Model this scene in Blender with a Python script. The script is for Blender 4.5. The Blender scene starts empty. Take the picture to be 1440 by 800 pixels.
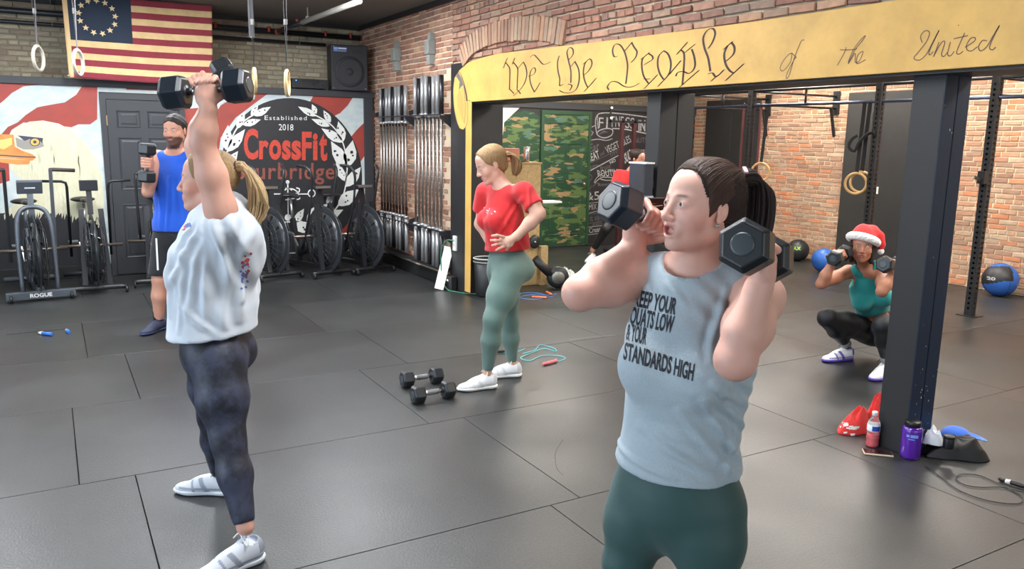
import bpy, bmesh, math, random
import numpy as np
from mathutils import Vector, Matrix
from mathutils.bvhtree import BVHTree
random.seed(7); rng = np.random.default_rng(7)
PI = math.pi
SC = bpy.context.scene
COL = SC.collection

# ---------------------------------------------------------------- camera, world, exposure
F_PX, YAW, PITCH, ROLL, CAM_H = 1122.0, math.radians(30.02), math.radians(10.326), math.radians(0.975), 1.645
_cy, _sy = math.cos(YAW), math.sin(YAW)
FWD = np.array([_sy*math.cos(PITCH), _cy*math.cos(PITCH), -math.sin(PITCH)])
_r0 = np.array([_cy, -_sy, 0.0]); _u0 = np.cross(_r0, FWD)
RGT = _r0*math.cos(ROLL) + _u0*math.sin(ROLL)
UPV = -_r0*math.sin(ROLL) + _u0*math.cos(ROLL)
cam_d = bpy.data.cameras.new('camera'); cam = bpy.data.objects.new('camera', cam_d); COL.objects.link(cam)
cam.matrix_world = Matrix(((RGT[0], UPV[0], -FWD[0], 0), (RGT[1], UPV[1], -FWD[1], 0), (RGT[2], UPV[2], -FWD[2], CAM_H), (0, 0, 0, 1)))
cam_d.sensor_width = 36; cam_d.lens = F_PX/1440*36; cam_d.clip_start = 0.05; cam_d.clip_end = 200
SC.camera = cam

wd = bpy.data.worlds.new('daylight'); SC.world = wd; wd.use_nodes = True
bg = wd.node_tree.nodes['Background']; bg.inputs[0].default_value = (0.80, 0.90, 1.0, 1); bg.inputs[1].default_value = 0.40
SC.view_settings.view_transform = 'Standard'; SC.view_settings.look = 'None'
SC.view_settings.gamma = 1; SC.view_settings.use_curve_mapping = False
SC.view_settings.exposure = 0.40

def area(name, loc, target, sx, sy, power, color):
    d = bpy.data.lights.new(name, 'AREA'); d.shape = 'RECTANGLE'; d.size = sx; d.size_y = sy; d.energy = power; d.color = color
    o = bpy.data.objects.new(name, d); COL.objects.link(o); o.location = loc
    o.rotation_euler = (Vector(target)-Vector(loc)).to_track_quat('-Z', 'Y').to_euler()
    return o
# daylight entering by the open garage doors to the left of and behind the photographer
area('daylight_left', (-4.3, 3.5, 1.7), (2, 4.5, 1.0), 5.0, 2.4, 190, (0.72, 0.86, 1.0))
area('daylight_rear', (1.5, -3.2, 2.0), (2.5, 4, 1.0), 4.5, 2.2, 50, (0.90, 0.95, 1.0))

# ---------------------------------------------------------------- places: points of the room found from the surveyed camera
CAMP = np.array([0, 0, CAM_H])
def ray(x, y): return (x-720)*RGT - (y-400)*UPV + F_PX*FWD
def on_z(x, y, z=0.0): d = ray(x, y); return CAMP + d*(z-CAM_H)/d[2]
def on_y(x, y, Y): d = ray(x, y); return CAMP + d*Y/d[1]
def on_x(x, y, X): d = ray(x, y); return CAMP + d*X/d[0]
def at(x, y, D): return CAMP + ray(x, y)*D/F_PX
def project(P):
    q = np.asarray(P, float)-CAMP; w = q@FWD
    return 720+F_PX*(q@RGT)/w, 400-F_PX*(q@UPV)/w, w

# ---------------------------------------------------------------- materials
def rgb(r, g, b):
    f = lambda c: (c/255/12.92) if c <= 10 else ((c/255+0.055)/1.055)**2.4
    return (f(r), f(g), f(b), 1)
_mats = {}
def mat(name, col, rough=0.6, metal=0.0, vary=0.0, vscale=8.0, bump=0.0, bscale=60.0, spec=0.5, col2=None, attr=None, emit=None, trans=0, alpha=None, stretch=None, island=None, sheen=0, coat=0):
    if name in _mats: return _mats[name]
    m = bpy.data.materials.new(name); m.use_nodes = True; nt = m.node_tree; N = nt.nodes; L = nt.links
    b = N['Principled BSDF']; _mats[name] = m
    b.inputs['Base Color'].default_value = col; b.inputs['Roughness'].default_value = rough; b.inputs['Metallic'].default_value = metal
    b.inputs['Specular IOR Level'].default_value = spec
    if sheen: b.inputs['Sheen Weight'].default_value = sheen
    if coat: b.inputs['Coat Weight'].default_value = coat; b.inputs['Coat Roughness'].default_value = 0.1
    if trans: b.inputs['Transmission Weight'].default_value = trans
    if alpha is not None: b.inputs['Alpha'].default_value = alpha
    if emit: b.inputs['Emission Color'].default_value = col; b.inputs['Emission Strength'].default_value = emit
    tc = N.new('ShaderNodeTexCoord'); src = tc.outputs['Object']
    if stretch:
        mp = N.new('ShaderNodeMapping'); mp.inputs['Scale'].default_value = stretch; L.new(src, mp.inputs[0]); src = mp.outputs[0]
    csrc = None
    if attr:
        a = N.new('ShaderNodeAttribute'); a.attribute_name = attr; csrc = a.outputs['Color']
    if island:
        g = N.new('ShaderNodeNewGeometry'); oi = N.new('ShaderNodeObjectInfo')
        ad = N.new('ShaderNodeMath'); ad.operation = 'ADD'; L.new(g.outputs['Random Per Island'], ad.inputs[0]); L.new(oi.outputs['Random'], ad.inputs[1])
        fr = N.new('ShaderNodeMath'); fr.operation = 'FRACT'; L.new(ad.outputs[0], fr.inputs[0])
        cr = N.new('ShaderNodeValToRGB'); el = cr.color_ramp.elements
        el[0].position = 0; el[0].color = island[0]; el[1].position = 1; el[1].color = island[-1]
        for i, c in enumerate(island[1:-1]): e = el.new((i+1)/(len(island)-1)); e.color = c
        L.new(fr.outputs[0], cr.inputs[0]); csrc = cr.outputs[0]
    if vary or col2:
        n = N.new('ShaderNodeTexNoise'); n.inputs['Scale'].default_value = vscale; n.inputs['Detail'].default_value = 6; n.inputs['Roughness'].default_value = .65
        L.new(src, n.inputs['Vector'])
        mx = N.new('ShaderNodeMix'); mx.data_type = 'RGBA'
        if col2:
            r = N.new('ShaderNodeValToRGB'); r.color_ramp.elements[0].position = .5-vary*.5; r.color_ramp.elements[1].position = .5+vary*.5
            L.new(n.outputs['Fac'], r.inputs[0]); L.new(r.outputs[0], mx.inputs[0])
            mx.inputs[6].default_value = col; mx.inputs[7].default_value = col2
            if csrc: L.new(csrc, mx.inputs[6])
        else:
            mx.blend_type = 'MULTIPLY'; mx.inputs[0].default_value = 1
            r = N.new('ShaderNodeMapRange'); r.inputs['From Min'].default_value = .25; r.inputs['From Max'].default_value = .75
            r.inputs['To Min'].default_value = 1-vary; r.inputs['To Max'].default_value = 1+vary*.6
            L.new(n.outputs['Fac'], r.inputs['Value']); L.new(r.outputs[0], mx.inputs[7])
            mx.inputs[6].default_value = col
            if csrc: L.new(csrc, mx.inputs[6])
        csrc = mx.outputs[2]
    if csrc: L.new(csrc, b.inputs['Base Color'])
    if bump:
        n2 = N.new('ShaderNodeTexNoise'); n2.inputs['Scale'].default_value = bscale; n2.inputs['Detail'].default_value = 4
        L.new(src, n2.inputs['Vector']); bp = N.new('ShaderNodeBump'); bp.inputs['Strength'].default_value = bump; bp.inputs['Distance'].default_value = .004
        L.new(n2.outputs['Fac'], bp.inputs['Height']); L.new(bp.outputs[0], b.inputs['Normal'])
    return m

# ---------------------------------------------------------------- mesh helpers
def frame(z, x=None):
    z = np.asarray(z, float); z = z/np.linalg.norm(z)
    x = np.array([0, 0, 1.0]) if x is None else np.asarray(x, float)
    if abs(x@z)/np.linalg.norm(x) > .98: x = np.array([1.0, .1, 0])
    x = x-z*(x@z); x /= np.linalg.norm(x); return x, np.cross(z, x), z
class MB:
    def __init__(s): s.v = []; s.f = []; s.m = []; s.s = []
    def add(s, vs, fs, mi=0, sm=False):
        o = len(s.v); s.v.extend([tuple(map(float, v)) for v in vs])
        for f in fs: s.f.append(tuple(i+o for i in f)); s.m.append(mi); s.s.append(sm)
        return s
    def box(s, c, d, mi=0, ax=None):
        X, Y, Z = (np.eye(3) if ax is None else [np.asarray(a, float) for a in ax]); c = np.asarray(c, float)
        vs = [c+X*d[0]/2*i+Y*d[1]/2*j+Z*d[2]/2*k for i in (-1, 1) for j in (-1, 1) for k in (-1, 1)]
        return s.add(vs, [(0, 1, 3, 2), (4, 6, 7, 5), (0, 4, 5, 1), (2, 3, 7, 6), (0, 2, 6, 4), (1, 5, 7, 3)], mi)
    def lohi(s, lo, hi, mi=0): return s.box([(a+b)/2 for a, b in zip(lo, hi)], [b-a for a, b in zip(lo, hi)], mi)
    def bar(s, a, b, w, h, mi=0, up=(0, 0, 1)):
        a = np.asarray(a, float); b = np.asarray(b, float); x, y, z = frame(b-a, up)
        return s.box((a+b)/2, (h, w, np.linalg.norm(b-a)), mi, (x, y, z))
    def cyl(s, a, b, r, r2=None, n=16, mi=0, cap=True, sm=True):
        a = np.asarray(a, float); b = np.asarray(b, float); r2 = r if r2 is None else r2; x, y, z = frame(b-a)
        vs = []
        for P, R in ((a, r), (b, r2)):
            vs += [P+R*(x*math.cos(2*PI*i/n)+y*math.sin(2*PI*i/n)) for i in range(n)]
        s.add(vs, [(i, (i+1) % n, n+(i+1) % n, n+i) for i in range(n)], mi, sm)
        if cap:
            s.add(vs[:n], [tuple(range(n))[::-1]], mi); s.add(vs[n:], [tuple(range(n))], mi)
        return s
    def tube(s, pts, r, n=8, closed=False, mi=0, smooth=0, flat=None):
        P = [np.asarray(p, float) for p in pts]
        if smooth: P = spline(P, smooth, closed)
        m = len(P); rs = r if hasattr(r, '__len__') else [r]*m
        if len(rs) != m: rs = np.interp(np.linspace(0, 1, m), np.linspace(0, 1, len(rs)), rs)
        ring = []; px = None
        for i in range(m):
            t = (P[(i+1) % m]-P[i-1]) if (closed or 0 < i < m-1) else (P[1]-P[0] if i == 0 else P[-1]-P[-2])
            t = t/(np.linalg.norm(t)+1e-9)
            if px is None: px = frame(t)[0]
            px = px-t*(px@t); px /= (np.linalg.norm(px)+1e-9); y = np.cross(t, px)
            k = (1, 1) if flat is None else flat
            ring += [P[i]+rs[i]*(k[0]*px*math.cos(2*PI*j/n)+k[1]*y*math.sin(2*PI*j/n)) for j in range(n)]
        fs = [((i*n+j), (i*n+(j+1) % n), (((i+1) % m)*n+(j+1) % n), (((i+1) % m)*n+j)) for i in range(m if closed else m-1) for j in range(n)]
        s.add(ring, fs, mi, True)
        if not closed: s.add(ring[:n], [tuple(range(n))[::-1]], mi); s.add(ring[-n:], [tuple(range(n))], mi)
        return s
    def lathe(s, prof, c=(0, 0, 0), ax=(0, 0, 1), n=24, mi=0, sm=True):
        x, y, z = frame(ax); c = np.asarray(c, float); vs = []
        for (r, h) in prof: vs += [c+z*h+r*(x*math.cos(2*PI*j/n)+y*math.sin(2*PI*j/n)) for j in range(n)]
        fs = [(i*n+j, i*n+(j+1) % n, (i+1)*n+(j+1) % n, (i+1)*n+j) for i in range(len(prof)-1) for j in range(n)]
        s.add(vs, fs, mi, sm)
        if prof[0][0] > 1e-4: s.add(vs[:n], [tuple(range(n))[::-1]], mi)
        if prof[-1][0] > 1e-4: s.add(vs[-n:], [tuple(range(n))], mi)
        return s
    def prism(s, poly, ext, mi=0, top=True):
        P = [np.asarray(p, float) for p in poly]; e = np.asarray(ext, float); n = len(P)
        s.add(P+[p+e for p in P], [tuple(range(n))[::-1], tuple(range(n, 2*n))]+[(i, (i+1) % n, n+(i+1) % n, n+i) for i in range(n)], mi)
        return s
    def sph(s, c, r, n=12, mi=0, ax=None, k=1):
        c = np.asarray(c, float); r = (r, r, r) if not hasattr(r, '__len__') else r; X, Y, Z = (np.eye(3) if ax is None else ax); vs = []
        for i in range(n+1):
            a = PI*i/n
            for j in range(2*n):
                b = PI*j/n; vs.append(c+r[0]*math.sin(a)*math.cos(b)*X+r[1]*math.sin(a)*math.sin(b)*Y+r[2]*math.cos(a)*Z)
        w = 2*n
        return s.add(vs, [(i*w+j, (i+1)*w+j, (i+1)*w+(j+1) % w, i*w+(j+1) % w) for i in range(n) for j in range(w)], mi, True)
    def build(s, name, mats, parent=None, bevel=0, world=True, recalc=True):
        me = bpy.data.meshes.new(name); me.from_pydata(s.v, [], s.f)
        mats = mats if isinstance(mats, (list, tuple)) else [mats]
        for m in mats: me.materials.append(m)
        me.polygons.foreach_set('material_index', s.m); me.polygons.foreach_set('use_smooth', s.s)
        bm = bmesh.new(); bm.from_mesh(me); bmesh.ops.remove_doubles(bm, verts=bm.verts, dist=1e-6)
        if recalc: bmesh.ops.recalc_face_normals(bm, faces=bm.faces)
        bm.to_mesh(me); bm.free()
        o = link(me, name, parent, world)
        if bevel:
            md = o.modifiers.new('bevel', 'BEVEL'); md.width = bevel; md.segments = 2; md.limit_method = 'ANGLE'; md.angle_limit = math.radians(40)
        return o
def link(me, name, parent=None, world=True):
    o = bpy.data.objects.new(name, me); COL.objects.link(o)
    if parent is not None:
        o.parent = parent
        if world:
            M = parent['_m'] if '_m' in parent else None
            if M is not None: o.matrix_parent_inverse = Matrix([M[i*4:i*4+4] for i in range(4)]).inverted()
    return o
def spline(P, k=6, closed=False):
    P = [np.asarray(p, float) for p in P]; n = len(P); out = []
    if n < 3 and not closed: return P
    for i in range(n if closed else n-1):
        if closed: a, b, c, d = P[i-1], P[i], P[(i+1) % n], P[(i+2) % n]
        else: a, b, c, d = P[max(i-1, 0)], P[i], P[i+1], P[min(i+2, n-1)]
        for j in range(k):
            t = j/k; out.append(.5*((2*b)+(c-a)*t+(2*a-5*b+4*c-d)*t*t+(3*b-a-3*c+d)*t**3))
    if not closed: out.append(P[-1])
    return out
def tag(o, label=None, cat=None, group=None, kind=None):
    if label: o['label'] = label
    if cat: o['category'] = cat
    if group: o['group'] = group
    if kind: o['kind'] = kind
    return o
def thing(name, label, cat, loc=(0, 0, 0), rz=0, group=None):
    o = bpy.data.objects.new(name, None); COL.objects.link(o); o.empty_display_size = .1
    o.location = loc; o.rotation_euler = (0, 0, rz)
    M = Matrix.Translation(Vector(loc)) @ Matrix.Rotation(rz, 4, 'Z'); o['_m'] = [v for row in M for v in row]
    return tag(o, label, cat, group)
def copy_tree(o, parent=None):
    c = o.copy(); COL.objects.link(c)
    if parent is not None: c.parent = parent
    for ch in KIDS(o): copy_tree(ch, c)
    return c
def KIDS(o): return [c for c in list(COL.objects) if c.parent == o]
def place(src, loc, M3=None, rz=None, label=None):
    c = copy_tree(src); c.location = loc
    if M3 is not None: c.rotation_euler = Matrix([list(map(float, r)) for r in np.array(M3)]).to_euler()
    if rz is not None: c.rotation_euler = (0, 0, rz)
    if label: c['label'] = label
    return c
def structure(name, mb, m, bevel=0): return tag(mb.build(name, m, bevel=bevel), kind='structure')
def text_mesh(s, size, O, X, Z, xs=1.0, bold=0.0, align='LEFT', ext=0.001, shear=0, sp=1.0):
    """lettering as flat mesh: returns (verts Nx3, faces) laid on origin O, axes X (right), Z (up), a little proud along their normal"""
    cu = bpy.data.curves.new('lettering', 'FONT'); cu.body = s; cu.size = size; cu.offset = bold; cu.align_x = align; cu.shear = shear; cu.space_character = sp; cu.resolution_u = 4
    ob = bpy.data.objects.new('lettering', cu); COL.objects.link(ob); bpy.context.view_layer.update()
    me = bpy.data.meshes.new_from_object(ob); vs = np.array([v.co[:] for v in me.vertices]).reshape(-1, 3); fs = [tuple(p.vertices) for p in me.polygons]
    bpy.data.objects.remove(ob); bpy.data.meshes.remove(me); bpy.data.curves.remove(cu)
    X = np.asarray(X, float); Z = np.asarray(Z, float)
    return vs, fs, np.asarray(O, float)+vs[:, :1]*xs*X+vs[:, 1:2]*Z
def lettering(mb, s, size, O, X, Z, mi=0, **k):
    _, fs, W = text_mesh(s, size, O, X, Z, **k); mb.add(W, fs, mi); return mb
def pen(mb, pts, nib, mi=0, k=6):
    """one stroke of a broad-edged pen: a ribbon whose width is the fixed vector nib"""
    P = spline(pts, k); nib = np.asarray(nib, float)/2; vs = []
    for p in P: vs += [p-nib, p+nib]
    return mb.add(vs, [(2*i, 2*i+2, 2*i+3, 2*i+1) for i in range(len(P)-1)], mi)
def line(mb, pts, w, nrm, mi=0, k=0):
    """an even-width brush line in the plane with normal nrm"""
    P = spline(pts, k) if k else [np.asarray(p, float) for p in pts]; vs = []; nrm = np.asarray(nrm, float)
    for i in range(len(P)):
        t = P[min(i+1, len(P)-1)]-P[max(i-1, 0)]; s = np.cross(t, nrm); s /= (np.linalg.norm(s)+1e-9)
        ww = w[min(int(i*len(w)/len(P)), len(w)-1)] if hasattr(w, '__len__') else w
        vs += [P[i]-s*ww/2, P[i]+s*ww/2]
    return mb.add(vs, [(2*i, 2*i+2, 2*i+3, 2*i+1) for i in range(len(P)-1)], mi)

BLACK = mat('black_paint', rgb(38, 38, 40), .45, vary=.15, bump=.1)
STEEL_B = mat('black_steel', rgb(30, 30, 33), .35, spec=.5)
RUBBER = mat('black_rubber', rgb(26, 27, 29), .5, bump=.15, bscale=300)
CHROME = mat('chrome', rgb(205, 205, 205), .22, 1)
WHITE = mat('white_plastic', rgb(232, 232, 228), .4)

# ---------------------------------------------------------------- the setting
XW, YB, YM, XR, ZC = 3.80, 10.85, 10.28, 9.42, 3.11       # side wall face, back brick wall, painted partition, far room's brick wall, ceiling
XB = 3.772                                                 # face of the beam
YL, YP0, YP1 = -3.5, 7.55, 7.92
MORT = mat('mortar', rgb(208, 188, 162), .9, vary=.18, vscale=4, bump=.6, bscale=90)
MORT2 = mat('mortar_grey', rgb(150, 138, 118), .9, vary=.25, vscale=4, bump=.6, bscale=90)
BR_OR = mat('brick_orange', rgb(180, 110, 80), .85, vary=.22, vscale=14, bump=.6, bscale=120,
    island=[rgb(158, 114, 92), rgb(178, 146, 120), rgb(146, 110, 92), rgb(176, 152, 128), rgb(190, 120, 82), rgb(160, 136, 116), rgb(170, 126, 100), rgb(184, 160, 136)])
BR_RD = mat('brick_red', rgb(150, 90, 75), .85, vary=.25, vscale=14, bump=.6, bscale=120,
    island=[rgb(150, 104, 88), rgb(172, 124, 102), rgb(136, 104, 92), rgb(186, 142, 118), rgb(156, 118, 102), rgb(144, 96, 80), rgb(194, 154, 124), rgb(142, 120, 106)])
BR_GY = mat('brick_dun', rgb(120, 106, 88), .9, vary=.25, vscale=14, bump=.6, bscale=120,
    island=[rgb(160, 150, 130), rgb(180, 170, 146), rgb(146, 130, 112), rgb(172, 156, 134), rgb(190, 178, 152), rgb(150, 140, 120)])
FLOORB = mat('floor_base', rgb(14, 14, 14), .9)
structure('floor', MB().lohi((-5, YL, -.06), (XR+.3, YB+.3, -.014)), FLOORB)
floor = COL.objects['floor']
CEIL = mat('ceiling_board', rgb(120, 114, 106), .9, vary=.08, vscale=2)
structure('ceiling', MB().lohi((-5, YL, ZC), (XR+.3, YB+.3, ZC+.12)), CEIL)

def bricks(wall, m, O, U, Nn, u0, u1, z0, z1, keep, course=.0585, ln=.205, parts=300, name='brick'):
    O = np.asarray(O, float); U = np.asarray(U, float); Nn = np.asarray(Nn, float); Z = np.array([0, 0, 1.0]); L = []
    r = 0; z = z0
    while z+course*.5 < z1:
        u = u0-((r % 2)*ln/2)-rng.random()*.02
        hdr = (r % 6 == 5)
        while u < u1:
            w = (ln/2 if hdr else ln)*(1+rng.normal()*.03)
            a, b = max(u, u0), min(u+w-.013, u1); zz0, zz1 = z+.0, min(z+course-.012, z1)
            if b-a > .03 and zz1-zz0 > .02 and keep((a+b)/2, (zz0+zz1)/2, a, b): L.append((a, b, zz0, zz1))
            u += w
        z += course; r += 1
    quad = []
    for i, (a, b, c, d) in enumerate(L):
        P = O+U*(a+b)/2+Z*(c+d)/2; x, y, w = project(P)
        vis = 0 < x < 1440 and -10 < y < 800 and w > 0
        quad.append((w if vis else w+1000, i))
    quad.sort(); near = set(i for _, i in quad[:parts])
    def geo(a, b, c, d, cen):
        j = rng.normal(size=(4, 2))*.0022; p = .007+rng.random()*.007; t = rng.normal(size=4)*.0015
        ring = [(a+j[0, 0], c+j[0, 1]), (b+j[1, 0], c+j[1, 1]), (b+j[2, 0], d+j[2, 1]), (a+j[3, 0], d+j[3, 1])]
        vs = [O+U*u+Z*zz-cen for u, zz in ring]
        ins = .004; cu, cz = (a+b)/2, (c+d)/2
        vs += [O+U*(u-math.copysign(ins, u-cu))+Z*(zz-math.copysign(ins, zz-cz))+Nn*(p+t[k])-cen for k, (u, zz) in enumerate(ring)]
        return vs, [(4, 5, 6, 7), (0, 1, 5, 4), (1, 2, 6, 5), (2, 3, 7, 6), (3, 0, 4, 7)]
    flip = np.cross(U, Z)@Nn < 0
    allv, allf = [], []
    for i, (a, b, c, d) in enumerate(L):
        if i in near:
            cen = O+U*(a+b)/2+Z*(c+d)/2; vs, fs = geo(a, b, c, d, cen)
            if flip: fs = [f[::-1] for f in fs]
            me = bpy.data.meshes.new(name); me.from_pydata([tuple(v) for v in vs], [], fs); me.materials.append(m)
            o = bpy.data.objects.new(name, me); COL.objects.link(o); o.parent = wall; o.location = cen
        else:
            vs, fs = geo(a, b, c, d, 0); k = len(allv); allv += [tuple(v) for v in vs]
            allf += [tuple(q+k for q in (f[::-1] if flip else f)) for f in fs]
    me = bpy.data.meshes.new('bricks'); me.from_pydata(allv, [], allf); me.materials.append(m)
    o = bpy.data.objects.new('bricks', me); COL.objects.link(o); o.parent = wall; o['kind'] = 'stuff'

# back brick wall (both rooms)
structure('wall_back', MB().lohi((-5, YB, 0), (XR+.2, YB+.25, ZC)), MORT2)
bricks(COL.objects['wall_back'], BR_GY, (0, YB, 0), (1, 0, 0), (0, -1, 0), -1.2, XR, 1.95, ZC, lambda u, z, a, b: not (3.8 < u < 4.1))
# side wall between the rooms: solid behind the bar rack, brickwork carried by the beam beyond
structure('wall_right', MB().lohi((XW, YP1, 0), (XW+.34, YB, ZC)).lohi((XW+.02, YL, 2.37), (XW+.34, YP1, ZC)), MORT)
bricks(COL.objects['wall_right'], BR_RD, (XW, 0, 0), (0, 1, 0), (-1, 0, 0), 1.8, YB, 0.16, ZC, lambda u, z, a, b: (a > YP1+.004) or z > 2.36)
# old relieving arch of upright bricks above the pier
AP = spline([on_x(x, y, XW-.012) for x, y in ((650, 84), (662, 66), (682, 52), (708, 44), (740, 40), (775, 42), (800, 48))], 8); AL = np.cumsum([0]+[np.linalg.norm(AP[i+1]-AP[i]) for i in range(len(AP)-1)])
for k in range(int(AL[-1]/.064)):
    s_ = .03+k*.064; i = min(np.searchsorted(AL, s_), len(AP)-1); t_ = AP[i]-AP[i-1]; t_ /= np.linalg.norm(t_); t_ = t_ if t_[1] < 0 else -t_; P_ = np.array([np.interp(s_, AL, [q[j] for q in AP]) for j in range(3)])
    MB().box(P_+rng.normal(size=3)*.002, (.05, .054, .205+rng.normal()*.006), 0, (np.array([1, 0, 0]), t_, np.cross(np.array([1.0, 0, 0]), t_))).build('brick', BR_OR, COL.objects['wall_right'], bevel=.004)
# far room's brick wall
structure('wall_far_right', MB().lohi((XR, YL, 0), (XR+.2, YB, ZC)), MORT)
bricks(COL.objects['wall_far_right'], BR_OR, (XR, 0, 0), (0, 1, 0), (-1, 0, 0), 3.0, YM+.02, 0.02, ZC, lambda u, z, a, b: True)
# painted partition across both rooms
structure('wall_partition', MB().lohi((-1.6, YM, 0), (XW, YM+.1, 2.2)).lohi((XW+.34, YM, 0), (XR, YM+.1, 2.2)), BLACK)
BASEB = mat('baseboard_black', rgb(30, 30, 30), .6)
structure('baseboard_right', MB().lohi((XW-.025, YP1, 0), (XW, YM, .13)), BASEB, .004)
structure('baseboard_back', MB().lohi((-1.6, YM-.02, 0), (.40, YM, .14)).lohi((1.2, YM-.02, 0), (XW-.03, YM, .14)), BASEB, .004)
structure('trim_1', MB().lohi((-1.6, YM-.03, 2.14), (XW, YM+.30, 2.22)).lohi((3.64, YM-.03, .05), (3.76, YM, 2.14)), mat('dark_trim', rgb(52, 54, 58), .5), .004)
structure('trim_2', MB().lohi((XW+.34, YM-.025, 2.10), (XR, YM+.3, 2.20)), mat('dark_trim', rgb(52, 54, 58)), .004)
structure('trim_3', MB().lohi((XW-.03, 5.8, ZC-.06), (XW+.03, YB, ZC)).lohi((-4, YB-.06, ZC-.05), (XW-.03, YB, ZC)), mat('black_trim', rgb(36, 34, 33), .6))

# rubber mats, each lifted out of the floor base; joints as the photograph shows them
MAT_M = bpy.data.materials.new('mat_rubber'); MAT_M.use_nodes = True
def _floor_mat(m):
    nt = m.node_tree; N = nt.nodes; L = nt.links; b = N['Principled BSDF']
    g = N.new('ShaderNodeNewGeometry'); oi = N.new('ShaderNodeObjectInfo')
    def noise(sc, det=5, st=None):
        n = N.new('ShaderNodeTexNoise'); n.inputs['Scale'].default_value = sc; n.inputs['Detail'].default_value = det; n.inputs['Roughness'].default_value = .62
        if st:
            mp = N.new('ShaderNodeMapping'); mp.inputs['Scale'].default_value = st; L.new(g.outputs['Position'], mp.inputs[0]); L.new(mp.outputs[0], n.inputs['Vector'])
        else: L.new(g.outputs['Position'], n.inputs['Vector'])
        return n.outputs['Fac']
    def rng_(src, a, b_, c, d):
        r = N.new('ShaderNodeMapRange'); r.inputs[1].default_value = a; r.inputs[2].default_value = b_; r.inputs[3].default_value = c; r.inputs[4].default_value = d; L.new(src, r.inputs[0]); return r.outputs[0]
    def mul(a, b_):
        k = N.new('ShaderNodeMath'); k.operation = 'MULTIPLY'; L.new(a, k.inputs[0]); L.new(b_, k.inputs[1]); return k.outputs[0]
    wear = rng_(noise(.9, 5), .36, .66, .72, 1.30); speck = rng_(noise(90, 3), .35, .65, .74, 1.36); tone = rng_(oi.outputs['Random'], 0, 1, .85, 1.15)
    k = mul(mul(wear, speck), tone)
    mx = N.new('ShaderNodeMix'); mx.data_type = 'RGBA'; mx.blend_type = 'MULTIPLY'; mx.inputs[0].default_value = 1; mx.inputs[6].default_value = rgb(43, 44, 44); L.new(k, mx.inputs[7])
    L.new(mx.outputs[2], b.inputs['Base Color'])
    L.new(rng_(noise(.8, 2), .35, .65, .32, .45), b.inputs['Roughness']); b.inputs['Specular IOR Level'].default_value = .6
    bp = N.new('ShaderNodeBump'); bp.inputs['Distance'].default_value = .0022; bp.inputs['Strength'].default_value = .5
    L.new(noise(110, 2), bp.inputs['Height']); L.new(bp.outputs[0], b.inputs['Normal'])
_floor_mat(MAT_M)
rows = [-.80, .42, 1.64, 2.86, 4.087, 5.318, 6.506, 7.77, 8.99, 10.27]
cols = {0: .9, 1: .60, 2: 1.876, 3: .2525, 4: .012, 5: .389, 6: .145, 7: .75, 8: .2}
for i in range(9):
    y0, y1 = rows[i], rows[i+1]; x0 = cols[i]-1.805*4; xs = [x0+1.805*j for j in range(12)]
    if i == 3: xs = [-3.37, -1.55, .2525, 2.04, 3.793, 5.6, 7.4, 9.2]
    if i == 2: xs = [-3.5, -1.75, .08, 1.876, 3.64, 5.45, 7.25, 9.0]
    if i == 1: xs = [-3.0, -1.2, .6, 2.4, 4.187, 6.0, 7.8]
    xs = [-4.6]+[x for x in xs if -4.3 < x < XR-.3]+[XR-.03]
    for a, b in zip(xs[:-1], xs[1:]):
        if b-a < .15: continue
        g = .0022; lift = rng.random()*.0012
        MB().lohi((a+g, y0+g, -.014), (b-g, y1-g, -lift)).build('rubber_mat', MAT_M, floor, bevel=.0015)

# pier, beam and posts of the opening
PIER = mat('pier_black', rgb(35, 35, 37), .5, vary=.12, bump=.15)
NAVY = mat('navy_paint', rgb(17, 36, 60), .45, vary=.15, bump=.15)
structure('trim_4', MB().lohi((XW-.02, YP0, 0), (XW+.42, YP1, 2.02)).lohi((XW-.02, YP0-.09, 2.365), (XW+.0, YP1, 2.415)).lohi((XW-.02, YP0-.09, 2.02), (XW+.02, YP1, 2.37)), PIER, .006)
YEL = mat('parchment_paint', rgb(210, 166, 88), .55, vary=.22, vscale=4, bump=.2, bscale=25)
YEL2 = mat('parchment_shade', rgb(186, 150, 84), .55); YEL3 = mat('parchment_edge', rgb(246, 222, 150), .5); INK = mat('ink_purple', rgb(88, 72, 80), .5); GREYP = mat('scroll_grey', rgb(96, 92, 96), .6)
beam = thing('painted_beam', 'long yellow beam painted as a parchment scroll with handwritten lettering, over the opening', 'beam', (XB, 3, 2.01))
YE = 7.45
P = [(XB, YE, 2.010), (XB, -3.0, 2.010), (XB, -3.0, 2.352), (XB, 1.5, 2.358), (XB, 2.78, 2.368), (XB, 3.7, 2.372), (XB, 5.0, 2.394), (XB, 6.87, 2.442), (XB, 7.25, 2.425), (XB, YE, 2.405)]
MB().prism(P, (.03, 0, 0)).build('face_board', YEL, beam, bevel=.003)
MB().lohi((XB+.03, -3.0, 1.995), (XB+.36, YE, 2.365)).build('girder', PIER, beam)
d = XB-.0015
mb = MB(); Q = lambda x, y: on_x(x, y, d)
def z2(x0, y0, s, L): return [Q(x0+a/s, y0+b/s) for a, b in L]
A_ = lambda L: z2(630, 60, 6.545, L); B_ = lambda L: z2(840, 30, 6.545, L); C_ = lambda L: z2(1080, 10, 4.0, L)
def nibv(w): return np.array([0, w*.9, -w*.15])
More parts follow.
